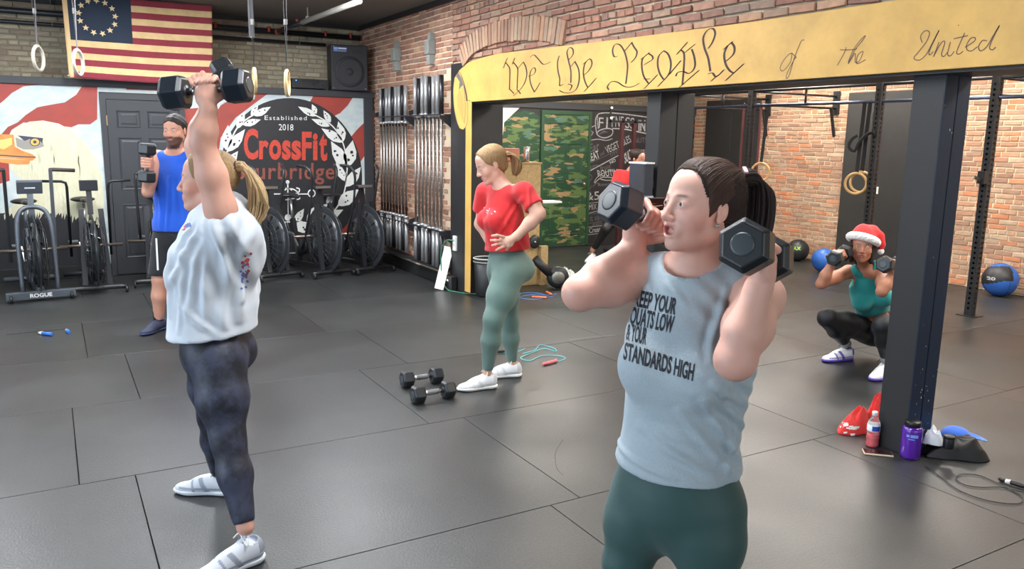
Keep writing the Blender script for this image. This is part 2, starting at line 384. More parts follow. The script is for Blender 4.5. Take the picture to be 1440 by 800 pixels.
big = [A_(q) for q in ([(525, 180), (548, 205), (568, 240), (568, 330), (566, 425)], [(560, 425), (585, 445), (605, 468)], [(510, 235), (530, 180), (548, 140)], [(600, 180), (625, 210), (642, 245), (638, 340), (636, 425)], [(632, 430), (652, 448), (668, 472)], [(590, 200), (615, 140)],
  [(695, 180), (718, 230), (724, 300), (700, 380), (655, 440), (600, 490)], [(640, 240), (695, 175)], [(740, 310), (790, 290), (806, 250), (790, 230), (762, 260), (752, 320), (765, 390), (795, 455)], [(795, 455), (850, 365)], [(755, 135), (790, 112), (830, 150), (870, 195), (905, 195), (945, 175)],
  [(1025, 120), (1008, 180), (1012, 260), (1028, 330), (1028, 395), (1062, 380), (1028, 400)], [(1025, 440), (1070, 460), (1130, 460), (1185, 420), (1208, 330), (1200, 240), (1168, 175)], [(1108, 160), (1150, 110), (1148, 60), (1118, 45), (1095, 90), (1110, 170), (1130, 260), (1130, 370)], [(1105, 380), (1140, 395), (1120, 440)], [(1130, 220), (1170, 170)],
  [(1250, 300), (1300, 250), (1325, 190), (1305, 150), (1262, 190), (1245, 270), (1258, 350), (1285, 410)], [(1250, 450), (1300, 400), (1365, 325)], [(1240, 200), (1300, 148)])]
big += [B_(q) for q in ([(185, 320), (155, 325), (140, 270), (160, 215), (205, 215), (245, 270), (270, 350), (278, 430), (262, 575)], [(250, 275), (320, 190)], [(315, 195), (340, 240), (365, 280), (350, 335), (310, 378)], [(105, 630), (92, 600), (130, 555), (185, 560), (240, 595), (290, 605), (340, 595), (385, 570)],
  [(400, 350), (440, 320), (480, 285)], [(470, 295), (505, 320), (508, 350), (470, 375), (430, 400)], [(470, 295), (420, 340), (408, 400), (425, 500), (470, 570)], [(425, 530), (485, 530)], [(430, 620), (555, 490)], [(610, 270), (650, 300), (675, 370), (670, 450), (640, 510), (555, 600)], [(610, 270), (565, 320), (555, 400), (575, 480), (610, 535)], [(660, 490), (770, 360)],
  [(730, 305), (830, 190)], [(765, 262), (798, 300), (795, 440), (782, 580)], [(800, 290), (900, 210)], [(868, 255), (890, 320), (900, 400), (880, 450), (840, 480), (790, 462), (740, 470), (722, 505)], [(750, 612), (935, 450)], [(1020, 250), (1060, 190), (1085, 110), (1060, 65), (1010, 85), (975, 150), (985, 240), (1020, 340), (1040, 460)], [(1018, 485), (1060, 475), (1095, 510), (1165, 445)], [(1045, 550), (1110, 495)],
  [(1160, 260), (1245, 185)], [(1235, 195), (1262, 240), (1250, 305), (1180, 370)], [(1200, 220), (1168, 300), (1180, 390), (1215, 450), (1250, 475)], [(1180, 545), (1348, 390)])]
for s in big: pen(mb, s, nibv(.022)); line(mb, s, .005, (1, 0, 0), k=5)
for q in ([(160, 285), (130, 260), (95, 290), (68, 340), (85, 358), (125, 310), (135, 255)], [(205, 185), (185, 195), (150, 280), (120, 380), (103, 402), (108, 370), (150, 290), (160, 282)],
  [(390, 328), (430, 255), (440, 225)], [(405, 240), (460, 240), (500, 235)], [(450, 310), (480, 240), (520, 185), (548, 160), (530, 190), (490, 240), (450, 320), (490, 260), (490, 310), (515, 300), (535, 250), (505, 270), (500, 318), (550, 295)],
  [(868, 200), (858, 165), (882, 134), (908, 142), (893, 190), (848, 250), (820, 286), (850, 298), (888, 268), (925, 200), (962, 130)], [(962, 130), (925, 205), (905, 255), (912, 268), (930, 250)], [(962, 196), (930, 280)], [(938, 262), (965, 215), (985, 192), (994, 202), (976, 262), (988, 278), (1008, 255)], [(1026, 196), (1010, 262), (1026, 274), (1048, 248)], [(1106, 145), (1062, 248), (1074, 264), (1098, 248)],
  [(1108, 226), (1160, 192), (1164, 172), (1140, 176), (1118, 210), (1120, 240), (1145, 246), (1178, 222)], [(1232, 190), (1206, 188), (1184, 222), (1196, 246), (1230, 222), (1262, 168), (1302, 102)], [(1302, 102), (1262, 180), (1246, 228), (1262, 240), (1280, 225)], [(1070, 100), (1074, 104)], [(1045, 178), (1125, 160)]):
    line(mb, C_(q), .0045, (1, 0, 0), k=6)
mb.build('handwriting', mat('ink_brown', rgb(84, 62, 52), .5), beam, recalc=False)
# curled end of the scroll painted down the pier
sc = thing('scroll_mural', 'yellow rolled scroll end painted down the face of the black pier', 'painting', (XW-.022, 7.7, 0))
dd = XW-.0205; S_ = lambda L, off=0: [on_x(630+a/6.545, 60+b/6.545, dd-off) for a, b in L]
MB().prism(S_([(245, 160), (190, 182), (98, 262), (130, 320), (160, 420), (178, 500), (182, 640), (178, 740), (185, 830), (191, 830), (191, 532), (245, 526)]), (-.002, 0, 0)).build('scroll_corner', YEL, sc)
MB().prism(S_([(100, 268), (60, 330), (48, 440), (56, 600), (80, 720), (105, 785), (140, 800), (165, 770), (176, 700), (176, 600), (164, 480), (145, 380), (120, 300)]), (-.003, 0, 0)).build('scroll_roll', YEL, sc)
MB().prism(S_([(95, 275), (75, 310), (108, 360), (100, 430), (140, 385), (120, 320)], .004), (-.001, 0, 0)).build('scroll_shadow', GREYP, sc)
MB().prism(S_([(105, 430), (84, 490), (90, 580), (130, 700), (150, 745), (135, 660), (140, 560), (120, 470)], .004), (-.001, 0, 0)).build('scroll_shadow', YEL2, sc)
mb = MB()
for q in ([(98, 262), (130, 320), (160, 420), (178, 520), (182, 640), (176, 740), (150, 800)], [(60, 330), (48, 440), (56, 600), (80, 720), (105, 785)], [(100, 430), (140, 385), (155, 500), (158, 640), (150, 745)]): line(mb, S_(q, .0045), .010, (1, 0, 0), k=4)
mb.build('scroll_outline', GREYP, sc, recalc=False)
mb = MB(); y0 = on_x(655, 240, dd)[1]; y1 = on_x(663, 240, dd)[1]
MB().lohi((dd-.004, min(y0, y1), .03), (dd+.0, max(y0, y1), 2.02)).build('scroll_edge', YEL, sc)

def post(nx, y0, y1, x1, nm, split, lab):
    t = thing(nm, lab, 'post', (nx+.1, (y0+y1)/2, 0))
    xm = nx+(x1-nx)*.50
    MB().lohi((nx, y0+.003, .0), (nx+.035, y1, 2.0)).build('side_board', PIER, t, bevel=.004)
    for a, b in ((nx+.002, xm-.003), (xm+.003, x1)):
        MB().lohi((a, y0, 0), (b, y0+.06, 2.0)).build('front_board', split, t, bevel=.004)
    MB().lohi((nx+.035, y0+.06, 0), (x1-.005, y1-.002, 1.995)).build('core', PIER, t)
    return t
t = post(3.89, 2.465, 2.64, 4.108, 'wooden_post', NAVY, 'dark wooden post with a navy painted face nearest the camera, clothes piled at its foot')
CH = mat('chipped_white', rgb(206, 204, 198), .8); mb = MB()
for i in range(34):
    x = 3.90+rng.random()*.2; z = (.02+rng.random()*.5) if i < 24 else rng.random()*1.9; w = .002+rng.random()*.004
    mb.lohi((x, 2.4645, z), (x+w, 2.4652, z+w*(1+rng.random())))
mb.build('paint_chips', CH, t)['kind'] = 'stuff'
t2 = post(3.89, 4.62, 4.77, 4.22, 'wooden_post', PIER, 'dark grey wooden post in mid opening with a small speaker fixed to it')

SCUFF = mat('scuff_pale', rgb(150, 148, 140), .6); SCUFD = mat('scuff_dark', rgb(34, 34, 34), .6)
for m_, w_, q_ in ((SCUFF, .006, ((800, 478), (830, 474), (866, 471))), (SCUFF, .004, ((1356, 464), (1372, 460), (1386, 458))), (SCUFD, .004, ((792, 618), (782, 634), (781, 648), (784, 660), (792, 668)))):
    line(mb := MB(), [on_z(x, y, .0006) for x, y in q_], w_, (0, 0, 1), 0, 5); mb.build('scuff_mark', m_, floor, recalc=False)

# ---------------------------------------------------------------- ceiling lights (above the frame)
LEDW = mat('led_diffuser', (1.0, .93, .84, 1), .5, emit=38); LEDC = mat('led_diffuser_cool', (.94, .97, 1.0, 1), .5, emit=32)
def ceiling_light(x, y, m, lab):
    t = thing('ceiling_light', lab, 'light', (x, y, ZC-.09), 0, 'ceiling lights'); 
    MB().lohi((-.32, -.62, .03), (.32, .62, .09)).build('housing', WHITE, t, bevel=.005, world=False)
    MB().lohi((-.29, -.59, .015), (.29, .59, .03)).build('diffuser', m, t, world=False)
ORD = ('first', 'second', 'third', 'fourth', 'fifth', 'sixth', 'seventh', 'eighth', 'ninth'); _n = {0: 0, 1: 0}
for x, y, w in sorted(((-.6, 4.9, 1), (2.2, 5.0, 1), (-.8, 8.0, 1), (2.5, 7.7, 1), (0.9, 8.2, 1), (1.4, 2.2, 1), (5.6, 1.8, 0), (5.6, 4.6, 0), (5.8, 8.8, 0), (7.9, 2.4, 0), (8.1, 5.2, 0), (8.3, 7.6, 0)), key=lambda q: q[1]):
    _n[w] += 1
    ceiling_light(x, y, LEDC if w else LEDW, f'white ceiling panel light above the {"main floor" if x < 3.8 else "far room"}, {ORD[_n[w]-1]} counted towards the back wall')

# ---------------------------------------------------------------- painted mural on the partition
YW = YM-.002
def W_(L, s=1.0, ox=0, oy=0, off=0.0, plane=YM): return [on_y(ox+a/s, oy+b/s, plane-.002-off) for a, b in L]
EA = lambda L, off=0: W_(L, 3.633, 0, 100, off)
C6 = lambda L, off=0: W_(L, 5.7125, 300, 120, off)
C7 = lambda L, off=0: W_(L, 5.3333, 300, 230, off)
def flat(mb, P, mi=0, back=.0006):
    return mb.add(P, [tuple(range(len(P)))], mi)
M_WHT = mat('mural_white', rgb(216, 218, 208), .55, vary=.45, vscale=3.5, col2=rgb(168, 186, 196), stretch=(1, 1, 1.6))
M_RED = mat('mural_red', rgb(176, 62, 52), .5, vary=.6, vscale=3.2, col2=rgb(138, 64, 54), stretch=(1, 1, 1.6))
M_CRM = mat('eagle_cream', rgb(222, 218, 192), .55, vary=.5, vscale=9, col2=rgb(196, 192, 160), stretch=(1.6, 1, .5))
M_BEAK = mat('beak_orange', rgb(226, 160, 84), .5, vary=.4, vscale=5, col2=rgb(200, 120, 60)); M_BEAK2 = mat('beak_light', rgb(238, 200, 120), .5)
M_GRY = mat('eagle_grey', rgb(150, 146, 138), .55); M_SLATE = mat('eagle_slate', rgb(62, 62, 84), .5); M_AMB = mat('eagle_amber', rgb(224, 178, 84), .4)
M_BLK = mat('mural_black', rgb(40, 40, 43), .45, vary=.2, vscale=4)
M_TXR = mat('letter_red', rgb(214, 74, 54), .5, vary=.35, vscale=40, col2=rgb(170, 60, 46)); M_TXB = mat('letter_brown', rgb(158, 84, 68), .5, vary=.4, vscale=40, col2=rgb(110, 66, 56)); M_TXW = mat('letter_white', rgb(226, 226, 220), .5)
mural = thing('flag_mural', 'painted mural of waving red stripes, an eagle head and a wreathed black emblem', 'mural', (1.6, YM-.01, 0))
mb = MB().lohi((-1.6, YM-.0015, .14), (.545, YM+.0, 2.14)).lohi((1.43, YM-.0015, .14), (3.64, YM, 2.14)).lohi((.545, YM-.0015, 2.09), (1.43, YM, 2.14)); mb.build('white_ground', M_WHT, mural)
mb = MB(); flat(mb, EA([(-160, 200), (-60, 120), (0, 62), (50, 40), (75, 28), (290, 40), (220, 68), (120, 78), (60, 112), (20, 150), (-60, 210), (-160, 300)], .0005)); mb.build('red_stripe', M_RED, mural, recalc=False)
mb = MB(); flat(mb, EA([(0, 330), (40, 285), (90, 262), (130, 225), (190, 185), (240, 175), (330, 160), (390, 120), (440, 45), (497, 50), (497, 245), (460, 272), (400, 272), (365, 287), (300, 280), (120, 262), (60, 300), (40, 340), (0, 350)], .0005)); mb.build('red_stripe', M_RED, mural, recalc=False)
mb = MB(); flat(mb, EA([(-250, 400), (-100, 440), (45, 470), (50, 560), (0, 575), (-100, 580), (-250, 560)], .0005)); mb.build('red_stripe', M_RED, mural, recalc=False)
mb = MB(); flat(mb, C6([(-700, -10), (-240, 0), (-240, 50), (-700, 35)], .0005)); mb.build('red_stripe', M_RED, mural, recalc=False)
mb = MB(); flat(mb, C6([(-230, 190), (-60, 175), (10, 240), (60, 160), (140, 112), (330, 112), (350, 25), (500, 38), (420, 80), (345, 135), (180, 260), (60, 420), (40, 560), (30, 760), (-230, 760)], .0005)); mb.build('red_stripe', M_RED, mural, recalc=False)
mb = MB(); flat(mb, C6([(860, 52), (1140, 68), (1080, 160), (1020, 222), (960, 252), (860, 260), (760, 160), (800, 90)], .0005)); mb.build('red_stripe', M_RED, mural, recalc=False)
mb = MB(); flat(mb, C6([(1290, 195), (1240, 270), (1150, 360), (1100, 420), (1150, 560), (1185, 610), (1210, 572), (1290, 520)], .0005)); mb.build('red_stripe', M_RED, mural, recalc=False)
mb = MB(); flat(mb, C7([(1195, 175), (1170, 195), (1060, 300), (960, 380), (900, 480), (960, 545), (1040, 560), (1090, 480), (1195, 415)], .0005)); mb.build('red_stripe', M_RED, mural, recalc=False)
mb = MB(); flat(mb, C7([(640, 700), (660, 670), (760, 570), (830, 490), (860, 560), (800, 600), (740, 660), (700, 700)], .0005)); mb.build('red_stripe', M_RED, mural, recalc=False)

edge = [(470, 772), (440, 758), (380, 740), (340, 722), (300, 722), (260, 720), (215, 715), (180, 725), (130, 712), (60, 725), (20, 735)]
zig = []
for i in range(len(edge)-1):
    a, b = edge[i], edge[i+1]
    for k in range(3):
        t = k/3; zig.append((a[0]+(b[0]-a[0])*t, a[1]+(b[1]-a[1])*t)); t += 1/6; zig.append((a[0]+(b[0]-a[0])*t-4, a[1]+(b[1]-a[1])*t+14+rng.random()*26))
head = [(20, 735), (60, 690), (100, 640), (118, 590), (95, 540), (50, 500), (45, 330), (90, 282), (150, 258), (220, 252), (300, 268), (370, 305), (440, 375), (490, 445), (515, 520), (530, 640), (535, 800), (500, 800)]
mb = MB(); flat(mb, EA([(-250, 742), (20, 725), (120, 700), (480, 750), (535, 790), (535, 1100), (-250, 1100)], .0006)); mb.build('black_ground', M_BLK, mural, recalc=False)
mb = MB(); flat(mb, EA(head+zig, .0012)); mb.build('eagle_head', M_CRM, mural, recalc=False)
mb = MB()
for i in range(150):
    x = 130+rng.random()*380; y = 330+rng.random()*370
    if y < 280+((x-220)/300)**2*230: continue
    l = 26+rng.random()*34; line(mb, EA([(x, y), (x+6+rng.normal()*3, y+l*.5), (x+4+rng.normal()*5, y+l)], .0016), [.004, .012, .009, .003], (0, 1, 0), 0, 3)
mb.build('feather_strokes', mat('feather_paint', rgb(204, 200, 170), .55), mural, recalc=False)['kind'] = 'stuff'
mb = MB(); flat(mb, EA([(-120, 300), (0, 322), (70, 325), (76, 385), (110, 405), (165, 425), (186, 440), (165, 458), (120, 452), (0, 442), (-120, 470)], .002), 0); flat(mb, EA([(-60, 455), (0, 445), (155, 456), (148, 476), (90, 478), (0, 466), (-60, 480)], .0024), 0)
flat(mb, EA([(-60, 345), (0, 352), (60, 340), (62, 375), (20, 400), (0, 395), (-60, 400)], .0024), 1); line(mb, EA([(-60, 440), (0, 430), (90, 436), (180, 440)], .0028), .012, (0, 1, 0), 2, 4); mb.build('beak', [M_BEAK, M_BEAK2, M_SLATE], mural, recalc=False)
mb = MB(); flat(mb, EA([(78, 338), (110, 350), (215, 350), (225, 385), (170, 400), (120, 400), (86, 385)], .002), 0); flat(mb, EA([(90, 328), (220, 342), (216, 368), (200, 352), (150, 348), (125, 356)], .0024), 1)
eye = lambda r, c: [(178+r*math.cos(a*PI/10), 362+r*c*math.sin(a*PI/10)) for a in range(20)]
flat(mb, EA(eye(27, .8), .0026), 1); flat(mb, EA(eye(22, .8), .003), 2); flat(mb, EA(eye(9, .9), .0034), 1); mb.build('eye', [M_GRY, M_SLATE, M_AMB], mural, recalc=False)
# emblem
mb = MB(); cx_, cz_, rx_, rz_ = 2.70, 1.13, .905, .975
flat(mb, [np.array([cx_+rx_*math.cos(a*PI/32), YM-.0032, max(cz_+rz_*math.sin(a*PI/32), .14)]) for a in range(64)]); mb.build('emblem_disc', M_BLK, mural, recalc=False)
mb = MB()
def leaf(F, b, t, w, spots=3):
    b = np.array(b, float); t = np.array(t, float); d = t-b; n = np.array([-d[1], d[0]])/np.linalg.norm(d)
    pr = [(0, .0), (.12, .26), (.35, .5), (.6, .44), (.82, .2), (1, 0)]
    P = [b+d*u+n*w*v for u, v in pr]+[b+d*u-n*w*v for u, v in pr[::-1][1:-1]]
    flat(mb, F([tuple(p) for p in P], .0040), 0)
    for k in range(spots):
        u = .25+rng.random()*.5; q = b+d*u+n*w*(rng.random()-.5)*.5; r = w*.05+rng.random()*w*.05
        flat(mb, F([(q[0]+r*math.cos(a)*(1+rng.random()*.6), q[1]+r*math.sin(a)*(1+rng.random()*.6)) for a in np.linspace(0, 2*PI, 7)[:-1]], .0046), 1)
for b, t, w in (((825, 247), (680, 170), 52), ((828, 228), (792, 150), 42), ((935, 328), (788, 270), 52), ((942, 298), (885, 200), 50), ((1042, 458), (868, 345), 74), ((1045, 450), (1003, 288), 72), ((1068, 660), (945, 448), 100), ((1080, 655), (1120, 440), 105), ((1055, 770), (985, 612), 62), ((1068, 815), (1185, 655), 84),
    ((303, 246), (360, 155), 46), ((330, 246), (462, 172), 56), ((192, 348), (252, 212), 62), ((238, 318), (382, 275), 56), ((102, 520), (118, 318), 84), ((118, 532), (255, 352), 84), ((110, 650), (198, 528), 66)): leaf(C6, b, t, w)
for b, t, w in (((935, 315), (1092, 192), 96), ((700, 430), (860, 300), 100), ((612, 445), (680, 338), 56), ((590, 440), (748, 518), 84), ((690, 460), (840, 480), 60), ((800, 430), (975, 345), 80), ((850, 300), (900, 210), 40)): leaf(C7, b, t, w)
for q in ([(700, 190), (830, 245), (960, 330), (1040, 460), (1075, 640), (1062, 800)], [(440, 185), (300, 250), (190, 345), (120, 500), (95, 640)]): line(mb, C6(q, .0038), .016, (0, 1, 0), 0, 5)
line(mb, C7([(530, 440), (620, 435), (760, 440), (900, 360), (980, 220), (1000, 60)], .0038), .018, (0, 1, 0), 0, 5)
mb.build('laurel_wreath', [M_TXW, M_BLK], mural, recalc=False)
def fit_text(mb, s, O, R, T, mi=0, bold=0, sp=1.0, shear=0):
    """lettering scaled so that its width runs O..R and a capital's height runs O..T"""
    vs, fs, _ = text_mesh(s, 1, (0, 0, 0), (1, 0, 0), (0, 0, 1), bold=bold, sp=sp, shear=shear); O, R, T = map(np.asarray, (O, R, T))
    x0, x1 = vs[:, 0].min(), vs[:, 0].max(); h = .729
    mb.add(O+(vs[:, :1]-x0)/(x1-x0)*(R-O)+vs[:, 1:2]/h*(T-O), fs, mi); return mb
mb = MB(); F6 = lambda s, a, b, c, mi, **k: fit_text(mb, s, *C6([a, b, c], .0055), mi, **k)
F6('E', (412, 277), (440, 277), (412, 240), 1); F6('stablished', (450, 277), (750, 279), (450, 242), 1, sp=1.25); F6('2018', (526, 360), (643, 362), (526, 308), 1)
for i, (c, a, b, top) in enumerate((('C', 245, 360, 345), ('r', 368, 445, 375), ('o', 448, 545, 365), ('s', 552, 622, 370), ('s', 628, 706, 372), ('F', 712, 790, 368), ('i', 800, 838, 368), ('t', 850, 915, 350))):
    F6(c, (a, 582+i*1.6), (b, 582+i*1.6), (a, top), 0, bold=.035)
F6('Sturbridge', (180, 752), (972, 752), (180, 610), 2, bold=.012, sp=1.1)
mb.build('lettering', [M_TXR, M_TXW, M_TXB], mural, recalc=False)
mb = MB(); cL = lambda q, w=.014, k=5: line(mb, C7(q, .0055), w, (0, 1, 0), 0, k)
cL([(558, 135), (562, 400)]); cL([(455, 228), (710, 228)]); circ = lambda x, y, r: [(x+r*math.cos(a), y+r*math.sin(a)) for a in np.linspace(0, 2*PI, 17)]
cL(circ(737, 223, 26)); flat(mb, C7(circ(737, 223, 9)[:-1], .0055)); flat(mb, C7(circ(557, 138, 14)[:-1], .0055)); flat(mb, C7(circ(560, 404, 25)[:-1], .0055))
cL([(540, 185), (600, 192), (640, 228), (600, 262), (540, 272)]); cL([(622, 182), (645, 190), (640, 215), (612, 228), (640, 242), (648, 262), (625, 270)]); cL([(535, 200), (560, 185), (590, 200)]); mb.build('compass_arrow', M_TXW, mural, recalc=False)

# ---------------------------------------------------------------- doors
def six_panel(o, x0, x1, z1, y, m, hx):
    MB().lohi((x0, y-.012, .01), (x1, y+.02, z1)).build('slab', m, o, bevel=.002)
    w = (x1-x0); cols_ = [(x0+w*.13, x0+w*.45), (x0+w*.55, x0+w*.87)]
    for za, zb in ((1.70, 1.89), (.99, 1.59), (.20, .83)):
        for a, b in cols_:
            mb = MB(); i = .035
            for k, (g, yy) in enumerate(((0, -.012), (.010, -.020))): pass
            ring = lambda g, yy: [np.array([a+g, y+yy, za+g]), np.array([b-g, y+yy, za+g]), np.array([b-g, y+yy, zb-g]), np.array([a+g, y+yy, zb-g])]
            R = ring(0, -.0125)+ring(.008, -.019)+ring(.018, -.0125-.001)+ring(.035, -.0135)+ring(.048, -.0185)
            mb.add(R, [(4*k+j, 4*k+(j+1) % 4, 4*k+4+(j+1) % 4, 4*k+4+j) for k in range(4) for j in range(4)]+[(16, 17, 18, 19)])
            mb.build('panel', m, o)
    mb = MB().cyl((hx, y-.012, .98), (hx, y-.05, .98), .012).sph((hx, y-.065, .98), .027); mb.build('handle', mat('brass', rgb(170, 150, 110), .3, 1), o)
DG = mat('door_grey', rgb(56, 58, 62), .45, vary=.1)
d1 = tag(MB().lohi((.545, YM-.03, 0), (.605, YM, 2.075)).lohi((1.375, YM-.03, 0), (1.435, YM, 2.075)).lohi((.605, YM-.03, 2.01), (1.375, YM, 2.075)).build('door_1', DG, bevel=.004), kind='structure')
d1['label'] = 'dark grey six-panel door in the painted partition'
six_panel(d1, .608, 1.372, 2.008, YM-.008, DG, 1.30)
MB().lohi((.600, YM-.034, 1.72), (.612, YM-.028, 1.83)).build('hinge', mat('brass', rgb(170, 150, 110), .3, 1), d1)
# camouflage wall and door in the far room (same leafy pattern sprayed over both)
def camo(name, seed=0):
    m = bpy.data.materials.new(name); m.use_nodes = True; nt = m.node_tree; N = nt.nodes; L = nt.links; b = N['Principled BSDF']; b.inputs['Roughness'].default_value = .45
    tc = N.new('ShaderNodeNewGeometry'); prev = None
    for i, (c, th, off) in enumerate(((rgb(38, 72, 50), None, 0), (rgb(84, 108, 60), .50, 0), (rgb(74, 108, 96), .66, 9), (rgb(150, 124, 88), .60, 21), (rgb(30, 66, 44), .54, 35))):
        if th is None:
            prev = N.new('ShaderNodeRGB'); prev.outputs[0].default_value = c; prev = prev.outputs[0]; continue
        mp = N.new('ShaderNodeMapping'); mp.inputs['Scale'].default_value = (2.5, 1, 8.4); mp.inputs['Location'].default_value = (off, 0, off); L.new(tc.outputs['Position'], mp.inputs[0])
        n = N.new('ShaderNodeTexNoise'); n.inputs['Scale'].default_value = 1.5; n.inputs['Detail'].default_value = 1.6; L.new(mp.outputs[0], n.inputs['Vector'])
        g = N.new('ShaderNodeMath'); g.operation = 'GREATER_THAN'; g.inputs[1].default_value = th; L.new(n.outputs['Fac'], g.inputs[0])
        mx = N.new('ShaderNodeMix'); mx.data_type = 'RGBA'; L.new(g.outputs[0], mx.inputs[0]); L.new(prev, mx.inputs[6]); mx.inputs[7].default_value = c; prev = mx.outputs[2]
    L.new(prev, b.inputs['Base Color']); return m
CAMO = camo('camouflage')
cw = thing('camouflage_mural', 'green and brown camouflage painted on the far partition beside its door', 'mural', (6, YM-.01, 0))
P = [(5.3, .14), (6.37, .14), (6.37, 1.98), (6.25, 2.04), (6.1, 2.06), (5.95, 2.02), (5.85, 1.96), (5.75, 1.92), (5.3, 1.9)]
MB().prism([np.array([x, YM-.003, z]) for x, z in P], (0, .003, 0)).build('paint_layer', CAMO, cw)
flat(mb := MB(), [np.array([x, YM-.004, z]) for x, z in ((5.3, 2.1), (6.02, 2.1), (5.9, 2.0), (5.76, 1.88), (5.72, 1.5), (5.3, 1.5))]); mb.build('white_patch', M_TXW, cw, recalc=False)
GF = mat('door_green', rgb(40, 76, 52), .4)
d2 = tag(MB().lohi((6.385, YM-.03, 0), (6.435, YM, 2.075)).lohi((7.245, YM-.03, 0), (7.295, YM, 2.075)).lohi((6.435, YM-.03, 2.02), (7.245, YM, 2.075)).build('door_2', GF, bevel=.004), kind='structure')
d2['label'] = 'six-panel door painted in green and brown camouflage'
six_panel(d2, 6.438, 7.242, 2.018, YM-.008, CAMO, 7.16)
structure('trim_5', MB().lohi((5.0, YM-.03, 0), (7.4, YM+.02, .03)), mat('black_trim', rgb(36, 34, 33)))

# chalk lettering on the black wall
chalk = thing('chalk_lettering', 'white chalk lettering and banner covering the black wall right of the camouflage door', 'lettering', (7.9, YM-.01, 0))
CHK = mat('chalk', rgb(214, 214, 214), .9, vary=.5, vscale=60, col2=rgb(120, 120, 122)); CHD = mat('chalk_faint', rgb(128, 128, 130), .9, vary=.5, vscale=60, col2=rgb(80, 80, 82))
mb = MB(); K = lambda L: W_(L, 8, 820, 140, .001)
def kt(s, a, b, c, mi=0, **k): fit_text(mb, s, *K([a, b, c]), mi, **k)
def kl(q, w=.010, k=5, mi=0): line(mb, K(q), w, (0, 1, 0), mi, k)
kl([(320, 150), (240, 150), (170, 165), (140, 230), (145, 330), (165, 400), (240, 430), (320, 400), (330, 340), (260, 325), (180, 350), (155, 385)], .016); kl([(320, 150), (480, 165), (700, 195), (900, 225)], .018); kl([(330, 325), (480, 335), (700, 380), (900, 420)], .018)
kl([(140, 290), (45, 340), (115, 370), (45, 460), (160, 445), (260, 460), (330, 440)], .012, 3); kl([(165, 180), (160, 240), (170, 330)], .01); 
for i in range(8): kl([(175+i*9, 395-i*4), (235+i*6, 345+i*3)], .005, 0, 1)
for c, a, b, t in (('F', 172, 225, 320), ('I', 258, 275, 318), ('T', 300, 350, 305), ('N', 362, 410, 305), ('E', 420, 452, 310), ('S', 472, 522, 318), ('S', 528, 572, 325)): kt(c, (a, t), (b, t+3), (a+6, t-128), 0)
kt('IN', (622, 350), (700, 352), (622, 225), 0, bold=.03); kt('100', (720, 360), (850, 380), (720, 240), 0)
kt('Eat', (60, 600), (185, 560), (50, 505), 1, shear=.3); kt('MEAT', (60, 710), (190, 650), (35, 625), 0, bold=.02); kt('and', (195, 640), (240, 615), (185, 590), 1)
kt('VEGETABLES', (270, 610), (545, 475), (240, 530), 0); kt('&', (545, 450), (590, 430), (535, 385), 1); kt('NUTS', (580, 490), (720, 480), (575, 430), 1); kt('SEEDS', (620, 600), (760, 600), (620, 560), 0)
kl([(80, 800), (440, 605)], .016, 0); kl([(70, 720), (440, 545)], .006, 0, 1); kt('some', (65, 790), (165, 760), (60, 735), 1); kt('LITTLE', (310, 640), (440, 600), (305, 610), 1); kt('NO', (305, 728), (370, 695), (295, 695), 0, bold=.03); kt('SUGAR', (470, 720), (590, 620), (460, 610), 0, bold=.03)
K = lambda L: W_(L, 6.15, 820, 230, .001)
kt('fruit', (150, 60), (240, 40), (146, 20), 1); kl([(95, 165), (120, 120), (180, 80), (250, 65), (330, 70)], .01); kt('ROUTINE', (130, 115), (330, 100), (120, 55), 0, bold=.01); kl([(100, 170), (150, 125), (220, 118), (300, 135), (210, 145), (150, 135)], .012)
for q in ([(40, 90), (70, 100), (75, 130), (50, 160), (35, 200), (60, 220), (70, 190)], [(80, 200), (120, 170), (150, 180)], [(30, 260), (60, 240), (70, 290), (30, 310)]): kl(q, .008, 5, 1)
kt('&5', (25, 320), (140, 310), (22, 245), 0); kt('keep', (130, 195), (240, 190), (130, 165), 1)
kl([(42, 345), (35, 400), (45, 430), (160, 400), (160, 330), (42, 345)], .008, 0); kt('MIX', (52, 400), (118, 395), (50, 350), 0); kl([(42, 440), (35, 500), (40, 520), (160, 500), (160, 420), (42, 440)], .008, 0, 1); kt('it up', (60, 500), (150, 480), (56, 445), 1)
kl([(42, 550), (35, 600), (45, 615), (175, 600), (175, 535), (42, 550)], .008, 0); kt('Create', (52, 600), (170, 585), (50, 555), 0); kt('ALWAYS', (80, 545), (165, 535), (80, 515), 1)
for i in range(5): kt(['strength', 'balance', 'train', 'rest', 'repeat'][i], (250+60*(i % 2), 250+i*70), (420+60*(i % 2), 240+i*70), (248+60*(i % 2), 205+i*70), 1)
mb.build('chalk_marks', [CHK, CHD], chalk, recalc=False)['kind'] = 'stuff'
# the strip of chalkboard at the corner, past the middle post
mb = MB(); K = lambda L: W_(L, 4.446, 880, 120, .001)
kt('play', (378, 340), (425, 335), (378, 200), 1, shear=.4); kt('hard', (360, 520), (410, 510), (360, 420), 0); mb.build('chalk_marks', [CHK, CHD], chalk, recalc=False)['kind'] = 'stuff'

